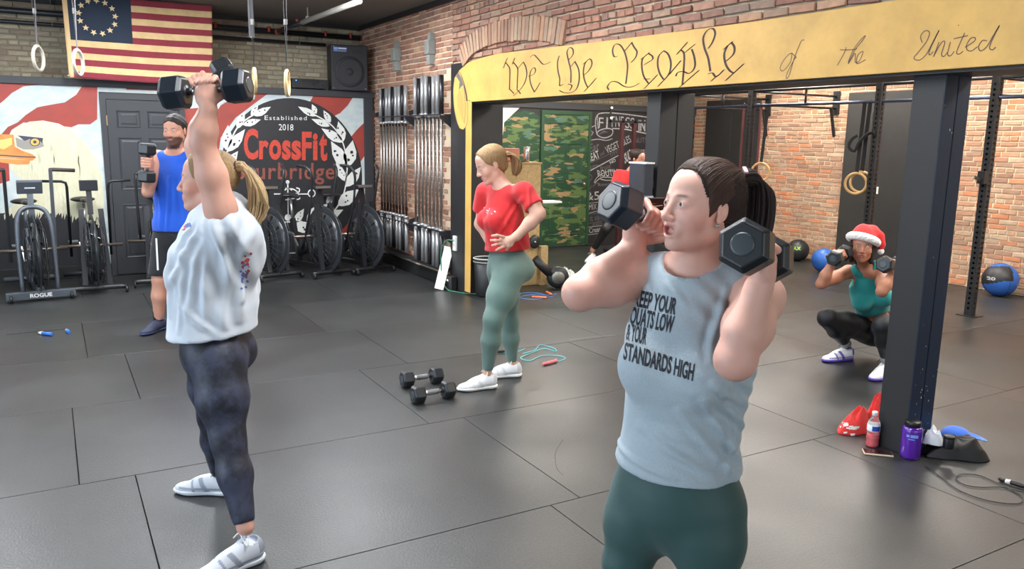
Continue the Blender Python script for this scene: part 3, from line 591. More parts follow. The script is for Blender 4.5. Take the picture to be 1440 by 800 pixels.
# ---------------------------------------------------------------- flag
fl = thing('circle_star_flag', 'tea-stained flag with thirteen stars in a circle and red and cream stripes, hung high', 'flag', (1.0, 10.08, 2.2))
TL, TR, BR, BL = [np.array(q) for q in ((.250, 10.08, 3.075), (1.765, 10.08, 3.10), (1.735, 10.08, 2.205), (.262, 10.08, 2.222))]
def FP(u, v, o=0):
    p = TL*(1-u)*(1-v)+TR*u*(1-v)+BR*u*v+BL*(1-u)*v
    p[1] += .010*math.sin(u*9+v*3)+.006*math.sin(u*23-v*6)+.004*math.sin(v*17+u*4)-.01-o; p[2] -= .012*math.sin(u*PI)*v; return p
mb = MB(); nu, nv = 64, 39
G = [FP(i/nu, j/nv) for j in range(nv+1) for i in range(nu+1)]
fs = []; ms = []
for j in range(nv):
    for i in range(nu):
        st = j//3; u = (i+.5)/nu; fs.append((j*(nu+1)+i, (j+1)*(nu+1)+i, (j+1)*(nu+1)+i+1, j*(nu+1)+i+1))
        ms.append(3 if u < .03 else (2 if (u < .44 and st < 7) else (0 if st % 2 == 0 else 1)))
o_ = len(mb.v); mb.v += [tuple(g) for g in G]; mb.f += fs; mb.m += ms; mb.s += [True]*len(fs)
F_RED = mat('flag_red', rgb(140, 44, 58), .8, vary=.15, vscale=20, sheen=.2); F_CRM = mat('flag_cream', rgb(222, 190, 138), .8, vary=.2, vscale=8, col2=None); F_BLU = mat('flag_blue', rgb(36, 48, 66), .8); F_HEM = mat('flag_hem', rgb(226, 190, 140), .8)
o = mb.build('cloth', [F_RED, F_CRM, F_BLU, F_HEM], fl, recalc=False); md = o.modifiers.new('thickness', 'SOLIDIFY'); md.thickness = .002
for (a, b) in ((380, 25), (411, 5), (452, 2), (492, 14), (525, 40), (540, 77), (538, 114), (516, 142), (481, 157), (439, 152), (402, 130), (376, 97), (369, 60)):
    c = on_y(a/3.333, b/3.333, 10.055); mb = MB(); r = .034; t0 = rng.random()
    P = [c+np.array([math.cos(t0+k*PI/5)*(r if k % 2 == 0 else r*.45), 0, math.sin(t0+k*PI/5)*(r if k % 2 == 0 else r*.45)]) for k in range(10)]
    mb.add([c]+P, [(0, k+1, (k+1) % 10+1) for k in range(10)]).build('star', mat('flag_star', rgb(230, 206, 160), .8), fl, recalc=False)
for x, y in ((296.5, 3), (297, 116), (96, 106)): MB().lathe([(.006, -.002), (.010, 0), (.006, .002)], on_y(x, y, 10.05), (0, 1, 0), 10).build('grommet', CHROME, fl)
mb = MB().tube([on_y(296, 4, 10.06), on_y(296, -8, 10.06)+np.array([0, 0, .0])], .004).tube([FP(0, 0), FP(0, 0)+np.array([0, 0, .035])], .004); mb.build('cord', STEEL_B, fl)

# ---------------------------------------------------------------- pipes, speaker, receiver, wall lights
PIPE = mat('pipe_black', rgb(44, 44, 48), .35); PIPEW = mat('pipe_white', rgb(176, 172, 164), .4); SPR = mat('sprinkler_red', rgb(170, 70, 52), .4)
pp = thing('sprinkler_pipe', 'black pipe running along the back brick wall under the ceiling', 'pipe', (1, 10.7, 2.9))
MB().tube([(-2.5, 10.72, 2.945), (3.76, 10.72, 2.945)], .034, 12).build('main_pipe', PIPE, pp); MB().tube([(-2.5, 10.76, 2.83), (3.3, 10.76, 2.83)], .022, 10).build('lower_pipe', PIPE, pp)
for x in (1.9, 2.55, 3.28, 3.62): MB().cyl((x, 10.68, 2.93), (x, 10.68, 3.0), .016).cyl((x, 10.68, 2.985), (x, 10.68, 2.995), .03).build('coupling', SPR, pp)
for x in (.15, 2.95): MB().bar((x, 10.74, 2.8), (x, 10.74, ZC), .03, .004).build('hanger', mat('galvanised', rgb(150, 150, 146), .4, .8), pp)
p2 = thing('branch_pipe', 'pale sprinkler branch pipe sloping across the ceiling corner', 'pipe', (2.8, 10, 2.95))
a = np.array([2.66, 10.68, 2.945]); bq = on_z(506, 1.5, 3.0); bq = a+(bq-a)*1.0; b2 = a+(bq-a)*2.2
MB().tube([a, a+(bq-a)*.35], .030, 12).build('pipe_end', PIPE, p2); MB().tube([a+(bq-a)*.35, bq], .030, 12).build('pipe', PIPEW, p2)
MB().sph(a+(bq-a)*.1+np.array([0, 0, .04]), .022).sph(a+(bq-a)*.28+np.array([0, 0, .045]), .022).sph(a, .04).build('sprinkler_head', SPR, p2)
q = a+(bq-a)*.42; MB().tube([q, (q[0], q[1], ZC)], .008).lathe([(.03, 0), (.02, .03)], (q[0], q[1], q[2]+.02)).build('hanger_rod', PIPEW, p2)
SPK = mat('speaker_shell', rgb(34, 34, 38), .6, bump=.3, bscale=200); GRL = mat('grille', rgb(42, 42, 46), .55, bump=.8, bscale=500)
def speaker_box():
    t = thing('loudspeaker', 'large black loudspeaker standing on the shelf in the corner of the brick walls', 'speaker', (3.46, 10.36, 2.222), rz=math.radians(-9))
    MB().lohi((-.235, -.17, 0), (.235, .17, .57)).build('cabinet', SPK, t, bevel=.012, world=False)
    MB().lathe([(.165, 0), (.165, .008), (.15, .012), (.14, .004), (.06, -.012), (.045, .012), (0, .018)], (0, -.172, .235), (0, -1, 0), 32).build('woofer', GRL, t, world=False)
    MB().lathe([(.19, 0), (.185, .006), (.168, .008)], (0, -.171, .235), (0, -1, 0), 32).build('surround', SPK, t, world=False)
    MB().prism([np.array(q) for q in ((.02, -.171, .46), (.17, -.171, .46), (.15, -.171, .51), (.04, -.171, .51))], (0, -.003, 0)).build('horn', mat('deep_black', rgb(8, 8, 9), .4), t, world=False)
    MB().lohi((-.20, -.174, .495), (-.03, -.17, .535)).build('name_plate', mat('plate_blue', rgb(60, 96, 170), .4), t, world=False)
    MB().lohi((-.196, -.1755, .502), (-.15, -.174, .531)).build('blue_mark', mat('mark_blue', rgb(120, 160, 224), .4), t, world=False); MB().lohi((-.14, -.1755, .514), (-.04, -.174, .526)).build('white_mark', M_TXW, t, world=False); MB().lohi((-.20, -.1755, .484), (-.04, -.1715, .490)).build('pale_line', mat('line_pale', rgb(170, 186, 220), .4), t, world=False)
    for x in (-.2, .2):
        for z in (.03, .54): MB().sph((x, -.171, z), .008, 5).build('screw', CHROME, t, world=False)
    return t
speaker_box()
rc = thing('audio_receiver', 'black audio receiver on the shelf beside the loudspeaker', 'receiver', (2.93, 10.36, 2.222))
MB().lohi((2.70, 10.22, 2.232), (3.16, 10.5, 2.345)).build('case', SPK, rc, bevel=.004)
MB().lohi((2.82, 10.216, 2.30), (3.04, 10.22, 2.335)).build('display', mat('deep_black', rgb(8, 8, 9), .2), rc); MB().sph((2.75, 10.217, 2.32), .006, 5).build('power_light', mat('blue_led', rgb(70, 120, 255), .3, emit=6), rc)
for x in (2.98, 3.1): MB().cyl((x, 10.22, 2.28), (x, 10.195, 2.28), .018).build('knob', SPK, rc)
for x in (2.74, 3.12): MB().cyl((x, 10.26, 2.222), (x, 10.26, 2.233), .015).build('foot', RUBBER, rc)
LGY = mat('lamp_grey', rgb(136, 140, 136), .5, vary=.1)
for y, lab in ((9.395, 'grey stepped wall light on the brick wall, the one nearer the corner'), (8.387, 'grey stepped wall light on the brick wall, the one nearer the yellow beam')):
    t = thing('wall_light', lab, 'light', (3.8, y, 2.6), group=None)
    MB().lohi((3.70, y-.055, 2.55), (3.795, y+.055, 2.70)).build('body', LGY, t, bevel=.01); MB().lohi((3.73, y-.035, 2.70), (3.795, y+.035, 2.78)).build('upper_shade', LGY, t, bevel=.006)
    MB().lohi((3.72, y-.04, 2.44), (3.795, y+.04, 2.55)).build('lower_shade', LGY, t, bevel=.006)

# ---------------------------------------------------------------- gymnastic rings
WOOD = mat('ring_wood', rgb(206, 178, 130), .5, vary=.2, vscale=12); STRAP = mat('strap_black', rgb(24, 24, 26), .8); STRAPG = mat('strap_grey', rgb(96, 92, 96), .8)
def ring_on_strap(lab, c, rot, m, sm, top=ZC, r=.112, rr=.016):
    t = thing('gymnastic_ring', lab, 'ring', (c[0], c[1], c[2]), group=None); c = np.asarray(c, float); ax = np.array([math.cos(rot), math.sin(rot), 0])
    MB().tube([c+r*(ax*math.cos(a)+np.array([0, 0, 1])*math.sin(a)) for a in np.linspace(0, 2*PI, 33)[:-1]], rr, 10, True).build('ring', m, t)
    n = np.array([-ax[1], ax[0], 0]); mb = MB()
    for s in (-1, 1): mb.bar(c+np.array([0, 0, r-.0])+ax*.006*s+n*.0, np.array([c[0], c[1], top])+n*.02*s, .022, .003, up=n)
    mb.build('strap', sm, t)
    MB().box(c+np.array([0, 0, (top-c[2])*.55]), (.03, .02, .05)).build('buckle', mat('galvanised', rgb(150, 150, 146), .4, .8), t)
RW = mat('ring_pale', rgb(170, 164, 150), .5)
for c, lab, m in ((at(54, 82, 7.6), 'pale wooden ring hanging at far left in front of the grey brickwork', RW), (at(110, 88, 7.4), 'pale wooden ring hanging in front of the flag', RW), (at(358, 114, 7.5), 'wooden ring seen edge-on, just behind the raised dumbbell', WOOD), (at(404, 117, 7.4), 'wooden ring hanging in front of the mural beside the receiver', WOOD)):
    ring_on_strap(lab, c, math.radians(68 if 'edge' not in lab else 82)+.0, m, STRAPG if m is RW else STRAP)
hs = thing('ceiling_hanger', 'grey steel channel hanging from the ceiling above the edge-on ring', 'bracket', on_y(353, 10, 8.2)); q0 = at(351, 0, 7.6); q1 = at(354, 52, 7.6)
MB().bar((q1[0], q1[1], q1[2]), (q1[0], q1[1], ZC), .04, .04).build('channel', mat('dark_trim', rgb(52, 54, 58)), hs); MB().sph((q1[0], q1[1], q1[2]), .018, 6).build('eye_bolt', CHROME, hs)

# ---------------------------------------------------------------- barbells standing in the wall rack
BARS = mat('bar_steel', rgb(176, 172, 168), .38, 1, vary=.15); BARD = mat('bar_dark', rgb(104, 92, 84), .42, 1, vary=.2); SLV = mat('sleeve_chrome', rgb(168, 168, 168), .34, .55, vary=.2, vscale=3, stretch=(1, 1, .3)); SLB = mat('sleeve_black', rgb(64, 64, 68), .3, .8)
def barbell(lab, grp, zb, L, slm, shm):
    t = thing('barbell', lab, 'barbell', (0, 0, zb), group=grp); ls = .41
    MB().cyl((0, 0, ls), (0, 0, L-ls), .0142, n=12).build('shaft', shm, t, world=False)
    for a, b in ((0, ls), (L-ls, L)): MB().cyl((0, 0, a), (0, 0, b), .025, n=16).build('sleeve', slm, t, world=False)
    for a in (ls, L-ls-.03): MB().lathe([(.025, 0), (.036, .004), (.036, .026), (.025, .03)], (0, 0, a), n=16).build('collar', slm, t, world=False)
    MB().cyl((0, 0, .55), (0, 0, 1.5), .0152, n=12).build('knurling', BARS, t, world=False)
    return t
RK = mat('rack_black', rgb(38, 38, 42), .4)
GL = 'barbells standing in the left half of the wall rack'; GR = 'barbells standing in the right half of the wall rack'
protoL = barbell('steel barbell standing upright in the half of the wall rack nearer the corner', GL, .27, 1.97, SLV, BARD)
protoR = barbell('taller barbell standing upright in the half of the wall rack nearer the black pier', GR, .225, 2.09, SLV, BARS)
for proto, ys in ((protoL, np.linspace(9.80, 8.98, 9)), (protoR, np.linspace(8.69, 7.98, 8))):
    for i, y in enumerate(ys):
        o = proto if i == 0 else copy_tree(proto); o['label'] = f'steel barbell in the rack half nearer the {"corner" if proto is protoL else "black pier"}, {ORD[i]} counted from the corner'; o.location = (3.70, y, proto.location[2]+(0 if i == 0 else rng.normal()*.008))
        if i in (1, 4, 7):
            for k in KIDS(o):
                if k.name.startswith('sleeve'):
                    k.data = k.data.copy(); k.data.materials[0] = SLB
for lab, y0, y1 in (('black steel bar rack bracket pair nearer the corner', 8.90, 9.90), ('black steel bar rack bracket pair nearer the black pier', 7.93, 8.78)):
    t = thing('barbell_rack', lab, 'rack', (3.78, (y0+y1)/2, .3))
    for z, n_ in ((1.885, 'upper_shelf'), (.63, 'lower_shelf')):
        MB().lohi((3.655, y0, z), (3.672, y1, z+.012)).lohi((3.728, y0, z), (3.80, y1, z+.012)).build(n_, RK, t)
        MB().prism([np.array(q) for q in ((3.80, y0, z), (3.66, y0, z), (3.66, y0, z-.03), (3.80, y0, z-.14))], (0, .008, 0)).build('gusset', RK, t); MB().prism([np.array(q) for q in ((3.80, y1, z), (3.66, y1, z), (3.66, y1, z+.06), (3.80, y1, z+.10))], (0, .008, 0)).build('gusset', RK, t)
    MB().lohi((3.67, y0, .20), (3.79, y1, .222)).build('foot_plate', RK, t)

# ---------------------------------------------------------------- air bikes
BIKE = mat('bike_black', rgb(34, 35, 38), .35); BIKEG = mat('bike_grey', rgb(84, 90, 98), .35, .3); CAGE = mat('cage_black', rgb(46, 48, 52), .3); GRIP = mat('grip_brown', rgb(58, 48, 46), .6); FANC = mat('fan_cover', rgb(48, 50, 52), .22, spec=.6, vary=.35, vscale=5)
FAN = mat('fan_plastic', rgb(30, 31, 34), .2, coat=.6); SADDLE = mat('saddle', rgb(36, 34, 35), .4); SILV = mat('silver_post', rgb(186, 186, 186), .3, .9); PEG = mat('peg_steel', rgb(140, 126, 116), .35, .8)
def bike(lab, kind, x, y, rz, fr=BIKE):
    t = thing('air_bike', lab, 'exercise bike', (x, y, 0), rz, group='air bikes along the painted wall'); B = lambda mb, n, m, p=t, **k: mb.build(n, m, p, world=False, **k)
    # stabilisers
    if kind == 'echo': B(MB().lohi((-.30, -.04, .02), (.30, .04, .095)), 'front_stabilizer', fr, bevel=.006)
    else: B(MB().tube([(-.27, -.02, .055), (-.2, 0, .06), (.2, 0, .06), (.27, -.02, .055)], .026, 10), 'front_stabilizer', fr)
    for s in (-1, 1): B(MB().lathe([(.012, -.012), (.034, -.012), (.036, 0), (.034, .012), (.012, .012)], (s*.26, -.05, .036), (1, 0, 0), 16), 'wheel', RUBBER)
    B(MB().tube([(-.24, 1.12, .05), (.24, 1.12, .05)], .028, 10), 'rear_stabilizer', fr)
    B(MB().bar((0, .0, .10), (0, 1.12, .07), .06, .05), 'base_beam', fr)
    if kind == 'echo': B(MB().tube([(-.15, .02, .06), (-.15, .08, .60), (-.13, .12, .82), (-.06, .14, .90), (.06, .14, .90), (.13, .12, .82), (.15, .08, .60), (.15, .02, .06)], .022, 8, smooth=4), 'fork', fr)
    else:
        for s in (-1, 1): B(MB().bar((s*.115, .02, .09), (s*.09, .16, .86), .035, .05, up=(1, 0, 0)), 'fork', fr)
    # fan cage: two wire domes over a rim, blades inside
    c = np.array([0, .15, .43]); R = .345
    mb = MB()
    for s in (-1, 1):
        for rr, xx in ((R, .055), (.27, .078), (.19, .088), (.10, .092)): mb.tube([c+np.array([s*xx, rr*math.cos(a), rr*math.sin(a)]) for a in np.linspace(0, 2*PI, 29)[:-1]], .0035, 5, True)
        for a in np.linspace(0, 2*PI, 25)[:-1]: mb.tube([c+np.array([s*xx, rr*math.cos(a), rr*math.sin(a)]) for rr, xx in ((R, .055), (.27, .078), (.19, .088), (.06, .094))], .0022, 4)
    g = B(mb, 'fan_cage', CAGE); g['kind'] = 'stuff'
    B(MB().tube([c+np.array([0, R*math.cos(a), R*math.sin(a)]) for a in np.linspace(0, 2*PI, 41)[:-1]], .058, 8, True, flat=(.12, 1)), 'cage_rim', CAGE)
    B(MB().lathe([(.05, -.048), (.20, -.042), (.315, -.018), (.325, 0), (.315, .018), (.20, .042), (.05, .048)], c, (1, 0, 0), 36), 'fan_cover', FANC)
    B(MB().lathe([(0, -.05), (.055, -.05), (.06, 0), (.055, .05), (0, .05)], c, (1, 0, 0), 16), 'fan_hub', FAN)
    for k in range(10):
        a = k*2*PI/10; d = np.array([0, math.cos(a), math.sin(a)]); e = np.array([0, -math.sin(a), math.cos(a)])
        B(MB().box(c+d*.175, (.26, .10, .004), 0, (d, (np.array([1, 0, 0])*.8+e*.6), np.cross(d, np.array([1, 0, 0])*.8+e*.6))), 'fan_blade', FAN)
    B(MB().tube([(-.30, .34, .46), (.30, .34, .46)], .016, 8), 'foot_pegs', PEG)
    # crank, pedals, seat
    B(MB().lathe([(0, -.03), (.11, -.03), (.115, 0), (.11, .03), (0, .03)], (0, .68, .30), (1, 0, 0), 20), 'chain_guard', fr)
    B(MB().bar((.06, .68, .30), (.08, .60, .15), .018, .02), 'crank', SILV); B(MB().bar((-.06, .68, .30), (-.08, .76, .45), .018, .02), 'crank', SILV)
    for q in ((.14, .58, .14), (-.14, .77, .46)): p_ = B(MB().box(q, (.10, .09, .022)), 'pedal', mat('pedal_grey', rgb(110, 112, 116), .4), bevel=.005)
    B(MB().bar((0, .74, .08), (0, .90, .62), .06, .05, up=(1, 0, 0)), 'seat_tube', fr)
    B(MB().cyl((0, .90, .60), (0, .93, .86), .018), 'seat_post', SILV if kind != 'echo' else fr)
    mb = MB().sph((0, .98, .905), (.125, .10, .032), 10).sph((0, .85, .902), (.04, .14, .026), 8); B(mb, 'saddle', SADDLE)
    # console
    B(MB().bar((0, .21, .80), (0, .25, 1.06), .05, .05, up=(1, 0, 0)), 'console_post', fr)
    if kind == 'echo':
        k_ = B(MB().box((0, .22, 1.10), (.22, .05, .13), 0, (np.array([1, 0, 0]), np.array([0, .94, .34]), np.array([0, -.34, .94]))), 'console', fr, bevel=.006)
        B(MB().box((0, .20, 1.095), (.09, .012, .02)), 'console_label', mat('label_grey', rgb(170, 176, 180), .4), k_)
        for s in (-1, 1):
            B(MB().bar((s*.20, .42, .34), (s*.20, .30, 1.27), .05, .03, up=(1, 0, 0)), 'handle_arm', fr if s > 0 else BIKE)
            B(MB().tube([(s*.19, .30, 1.262), (s*.23, .30, 1.266), (s*.42, .30, 1.255)], .019, 10), 'handle_grip', GRIP)
    elif kind == 'slim':
        k_ = B(MB().box((0, .22, 1.10), (.17, .05, .11)), 'console', fr, bevel=.006)
        for s in (-1, 1): B(MB().tube([(s*.19, .44, .34), (s*.19, .32, 1.08), (s*.20, .30, 1.125), (s*.24, .30, 1.14), (s*.41, .30, 1.145)], .014, 10), 'handle_arm', BIKE)
    else:
        k_ = B(MB().box((0, .20, 1.045), (.22, .10, .035)), 'console', fr, bevel=.006); B(MB().box((0, .148, 1.05), (.20, .006, .028)), 'console_edge', SILV, k_)
        for s in (-1, 1): B(MB().tube([(s*.15, .40, .30), (s*.15, .20, .80), (s*.155, .14, 1.06), (s*.165, .12, 1.18), (s*.18, .14, 1.25), (s*.20, .20, 1.29), (s*.25, .30, 1.30)], [.013, .013, .014, .016, .017, .018, .018], 10, smooth=4), 'handle_arm', BIKE)
    return t
b1 = bike('grey echo-style air bike with a lettered foot, below the eagle mural', 'echo', -.16, 9.02, math.radians(6), BIKEG)
mb = MB(); fit_text(mb, 'ROGUE', (-.10, -.0412, .040), (.09, -.0412, .040), (-.10, -.0412, .078), bold=.03); mb.build('lettering', WHITE, COL.objects['front_stabilizer'], world=False, recalc=False)
bike('grey air bike at the very edge, only its right handle in view', 'echo', -.98, 9.0, 0, BIKEG)
b2 = bike('slim black air bike left of the grey door, its thin handle bent outwards', 'slim', .35, 9.16, math.radians(3))
b3 = bike('black air bike in front of the grey door, behind the man in blue', 'slim', .97, 9.35, math.radians(-4))
MB().tube([(-.17, .36, .46), (-.185, .34, 1.13), (-.16, .33, 1.2), (-.1, .33, 1.225), (.08, .33, 1.225), (.15, .33, 1.2), (.17, .34, 1.12), (.17, .36, .34)], .016, 10, smooth=3).build('hoop_handle', BIKE, b3, world=False)
for k in KIDS(b3):
    if k.name.startswith('handle_arm'): bpy.data.objects.remove(k)
bike('black air bike beside the ponytail of the woman in white', 'curved', 2.22, 9.22, math.radians(16))
bike('black air bike in the middle of the wreath emblem', 'curved', 2.82, 9.16, math.radians(14))
bike('black air bike nearest the barbell rack', 'curved', 3.36, 9.22, math.radians(14))

# ---------------------------------------------------------------- rig in the far room
RIG = mat('rig_black', rgb(34, 35, 38), .4, vary=.1); RIGB = mat('bar_steel_blue', rgb(96, 104, 128), .35, .8, vary=.4, vscale=6)
rig = thing('pull_up_rig', 'black steel pull-up rig with punched uprights in front of the far brick wall', 'rig', (7.8, 6, 0))
HOLE = mat('deep_black', rgb(8, 8, 9), .4)
for y in (2.6, 4.43, 5.66, 7.49):
    u = MB().lohi((7.76, y-.038, 0), (7.836, y+.038, 2.33)).build('upright', RIG, rig, bevel=.004)
    mb = MB()
    for k in range(44):
        z = .08+k*.05; mb.lathe([(0, .0), (.0115, 0)], (7.798, y-.0386, z), (0, -1, 0), 8).lathe([(0, .0), (.0115, 0)], (7.7594, y, z), (-1, 0, 0), 8)
    mb.build('holes', HOLE, u)['kind'] = 'stuff'
    MB().lohi((7.72, y-.09, 0), (7.88, y+.09, .008)).build('foot_plate', RIG, u)
for z, m in ((2.29, RIG), (2.11, RIGB)): MB().cyl((7.8, 2.6, z), (7.8, 8.70, z), .017, n=10).build('pull_up_bar', m, rig)
for y in (3.4, 4.95, 6.65, 8.0): MB().cyl((7.8, y, 2.11), (7.8, y, 2.29), .014, n=8).build('bar_tie', RIG, rig)
MB().lohi((7.775, 8.68, 2.05), (7.825, 8.73, 2.32)).build('end_upright', RIG, rig)
for y in (4.43, 7.49, 8.70):
    for z in (2.29, 2.13): MB().cyl((7.8, y, z), (9.41, y, z), .015, n=8).build('wall_strut', RIG, rig)
    MB().bar((9.3, y, 2.13), (9.41, y, 1.75), .03, .03).build('brace', RIG, rig)
    MB().lohi((9.385, y-.05, 2.05), (9.41, y+.05, 2.36)).build('wall_plate', RIG, rig)
MB().lohi((7.70, 4.39, 1.30), (7.76, 4.46, 1.42)).bar((7.73, 4.42, 1.32), (7.60, 4.42, 1.36), .02, .03).build('j_hook', RIG, rig)
BAND = mat('band_maroon', rgb(112, 62, 66), .6)
for y, lab in ((7.62, 'maroon resistance band looped over the rig bar, in front of the dark panel'), (7.33, 'maroon resistance band hanging beside the rig upright over the brickwork')):
    t = thing('resistance_band', lab, 'band', (7.8, y, 1.2)); mb = MB()
    for s in (-1, 1): mb.bar((7.8, y+s*.012, 2.13), (7.8, y+s*.006, .9), .018, .006, up=(0, 1, 0))
    mb.tube([(7.8, y-.012, 2.13), (7.8, y-.01, 2.145), (7.8, y+.01, 2.145), (7.8, y+.012, 2.13)], .005); mb.build('loop', BAND, t)
WOODR = mat('ring_wood_dark', rgb(196, 158, 104), .5, vary=.2, vscale=12)
def rig_ring(lab, c, off, z0):
    t = thing('gymnastic_ring', lab, 'ring', tuple(c)); c = np.array(c); ax = np.array([.42, -.9, 0]); ax /= np.linalg.norm(ax)
    MB().tube([c+.112*(ax*math.cos(a)+np.array([0, 0, 1])*math.sin(a)) for a in np.linspace(0, 2*PI, 33)[:-1]], .015, 10, True).build('ring', WOODR, t)
    MB().bar(c+np.array([0, 0, .11]), (7.8, c[1]+off*.4, 2.12), .045, .006, up=(1, 0, 0)).build('strap', STRAP, t)
    return t
r1 = rig_ring('wooden ring of a hanging pair, on a black strap over the dark wall panel', (7.74, 5.82, 1.225), .06, 0)
r2 = rig_ring('second wooden ring, close behind the first on the same black strap', (7.80, 5.80, 1.24), -.06, 0)
MB().tube([(7.72, 5.84, 1.75), (7.70, 5.90, 1.70), (7.70, 5.92, 1.62), (7.72, 5.86, 1.58), (7.72, 5.82, 1.66), (7.72, 5.72, 1.76), (7.70, 5.62, 1.78)], .018, 8, smooth=3, flat=(1, .4)).build('strap_knot', STRAP, r1)
rig_ring('wooden ring half hidden by the dark hair of the woman in grey', (7.75, 7.22, 1.29), 0, 0)
# black panels leaning flat on the brick wall
PANEL = mat('panel_black', rgb(48, 47, 46), .5, vary=.2, vscale=3, bump=.2)
for y0, y1, z1, lab in ((8.83, 9.98, 2.31, 'black wall panel behind the maroon bands'), (6.22, 7.28, 2.33, 'black wall panel behind the wooden rings and the woman in the red cap')):
    t = thing('wall_panel', lab, 'panel', (9.39, (y0+y1)/2, 0)); ym = (y0+y1)/2
    MB().lohi((9.375, y0, 0), (9.402, ym-.002, z1)).build('board', PANEL, t, bevel=.003); MB().lohi((9.375, ym+.002, 0), (9.402, y1, z1)).build('board', PANEL, t, bevel=.003)
MB().lohi((9.365, 6.70, 1.02), (9.375, 6.78, 1.11)).build('wall_tag', WHITE, t)
BLB = mat('ball_blue', rgb(44, 96, 178), .4, bump=.15, bscale=200); BLK = mat('ball_black', rgb(34, 34, 36), .45, bump=.2, bscale=200); LIME = mat('lime', rgb(150, 214, 60), .5)
def ball(lab, c, r, kind, word=None):
    t = thing('medicine_ball', lab, 'ball', (c[0], c[1], 0), group=None); c = np.array([c[0], c[1], r*.985]); d = CAMP-c; d[2] = .2; d /= np.linalg.norm(d)
    S = MB().sph(c, r, 40); 
    if kind == 'duo':
        cen = [(np.mean([S.v[i] for i in f], axis=0)-c)/r for f in S.f]; S.m = [1 if (v@RGT < .22 and -.12-.25*max(-v@RGT-.4, 0) < v@UPV < .80) else 0 for v in cen]
    S.build('shell', [BLB if kind != 'black' else BLK, BLK], t)
    mb = MB()
    for a in (RGT, d+RGT*.5):
        x, y, z = frame(a); mb.tube([c+(r+.0005)*(x*math.cos(q)+y*math.sin(q)) for q in np.linspace(0, 2*PI, 41)[:-1]], .002, 5, True)
    mb.build('seam', BLK if kind != 'black' else RUBBER, t)
    if word:
        vs, fs, _ = text_mesh(word, 1, (0, 0, 0), (1, 0, 0), (0, 0, 1), bold=.03); w = vs[:, 0].max(); u = (vs[:, 0]/w-.5)*r*1.0-r*.25*(kind == 'black')-(r*.3 if kind == 'duo' else 0); v = vs[:, 1]*r*.42+(r*.12 if kind == 'black' else r*.0); u, v = (u, v) if kind == 'black' else (u*.45-r*.33, v*.6+r*.05)
        x, y, z = frame(d, RGT); rt = RGT-d*(RGT@d); rt /= np.linalg.norm(rt); up = np.cross(d, rt); 
        W = np.array([c+(r+.0015)*np.array((lambda q: q/np.linalg.norm(q))(rt*a+up*b+d*math.sqrt(max(r*r-a*a-b*b, .0001)))) for a, b in zip(u, v)])
        MB().add(W, fs).build('lettering', LIME if kind == 'black' else mat('label_grey', rgb(170, 176, 180)), t, recalc=False)
ball('black medicine ball with lime lettering, against the far brick wall', (9.18, 7.75), .155, 'black', 'MAX')
ball('plain blue medicine ball on the floor behind the squatting woman', (8.72, 6.93), .155, 'blue')
ball('blue and black medicine ball at the brick wall, right of the thin rig upright', (9.18, 4.92), .185, 'duo', '20')

# ---------------------------------------------------------------- squat stand, speaker and boxes near the far partition
st = thing('squat_stand', 'small maroon and black squat stand in front of the chalk lettering', 'rack', (7.2, 9.3, 0)); MAR = mat('maroon_steel', rgb(70, 34, 40), .4)
for x in (7.15, 7.37): MB().lohi((x-.025, 9.28, 0), (x+.025, 9.33, 1.93)).build('upright', MAR, st)
MB().lohi((6.92, 9.28, 1.90), (7.62, 9.32, 1.93)).build('crossbar', RIG, st); MB().lohi((6.92, 9.28, 2.07), (7.62, 9.30, 2.09)).lohi((6.92, 9.28, 1.9), (6.94, 9.30, 2.09)).build('top_bar', RIG, st)
for z in (1.96, 2.10): MB().sph((6.93, 9.27, z), .02, 6).build('end_cap', WHITE, st)
MB().lohi((7.0, 9.0, 0), (7.5, 9.06, .05)).lohi((7.12, 9.0, 0), (7.18, 9.6, .05)).lohi((7.34, 9.0, 0), (7.40, 9.6, .05)).build('base', RIG, st)
sp2 = thing('wall_speaker', 'small two-tone speaker on a bracket on the middle post', 'speaker', (3.80, 4.67, 1.24))
MB().lohi((3.76, 4.60, 1.25), (3.84, 4.785, 1.483)).build('cabinet', mat('speaker_navy', rgb(46, 50, 60), .5), sp2, bevel=.004)
MB().lohi((3.757, 4.595, 1.483), (3.845, 4.79, 1.495)).build('lid', WHITE, sp2); MB().lohi((3.757, 4.595, 1.238), (3.845, 4.79, 1.25)).build('tray', mat('tray_pale', rgb(170, 186, 200), .4), sp2)
MB().lohi((3.758, 4.61, 1.26), (3.76, 4.69, 1.475)).build('grille', GRL, sp2); MB().lohi((3.84, 4.64, 1.30), (3.89, 4.70, 1.36)).lohi((3.82, 4.64, 1.22), (3.89, 4.70, 1.24)).build('bracket', RIG, sp2)
OSB = mat('chipboard', rgb(188, 160, 112), .7, vary=.45, vscale=45, col2=rgb(150, 120, 76), bump=.3, bscale=80)
bx = thing('plywood_plinth', 'tall chipboard plinth behind the woman in red, a box and a steel cup on top', 'plinth', (4.6, 7.9, 0))
for lo, hi, n in (((4.33, 7.70, 0), (4.80, 7.72, 1.375), 'front_panel'), ((4.78, 7.72, 0), (4.80, 8.15, 1.375), 'side_panel'), ((4.33, 7.72, 0), (4.35, 8.15, 1.375), 'side_panel'), ((4.32, 7.69, 1.375), (4.81, 8.16, 1.395), 'top_panel'), ((4.35, 8.13, 0), (4.78, 8.15, 1.375), 'back_panel'), ((4.79, 7.64, 0), (4.885, 7.70, .45), 'low_block')):
    MB().lohi(lo, hi).build(n, OSB, bx, bevel=.002)
def simple(name, lab, cat, loc, *parts):
    t = thing(name, lab, cat, loc)
    for mb, n, m, bv in parts: mb.build(n, m, t, bevel=bv)
    return t
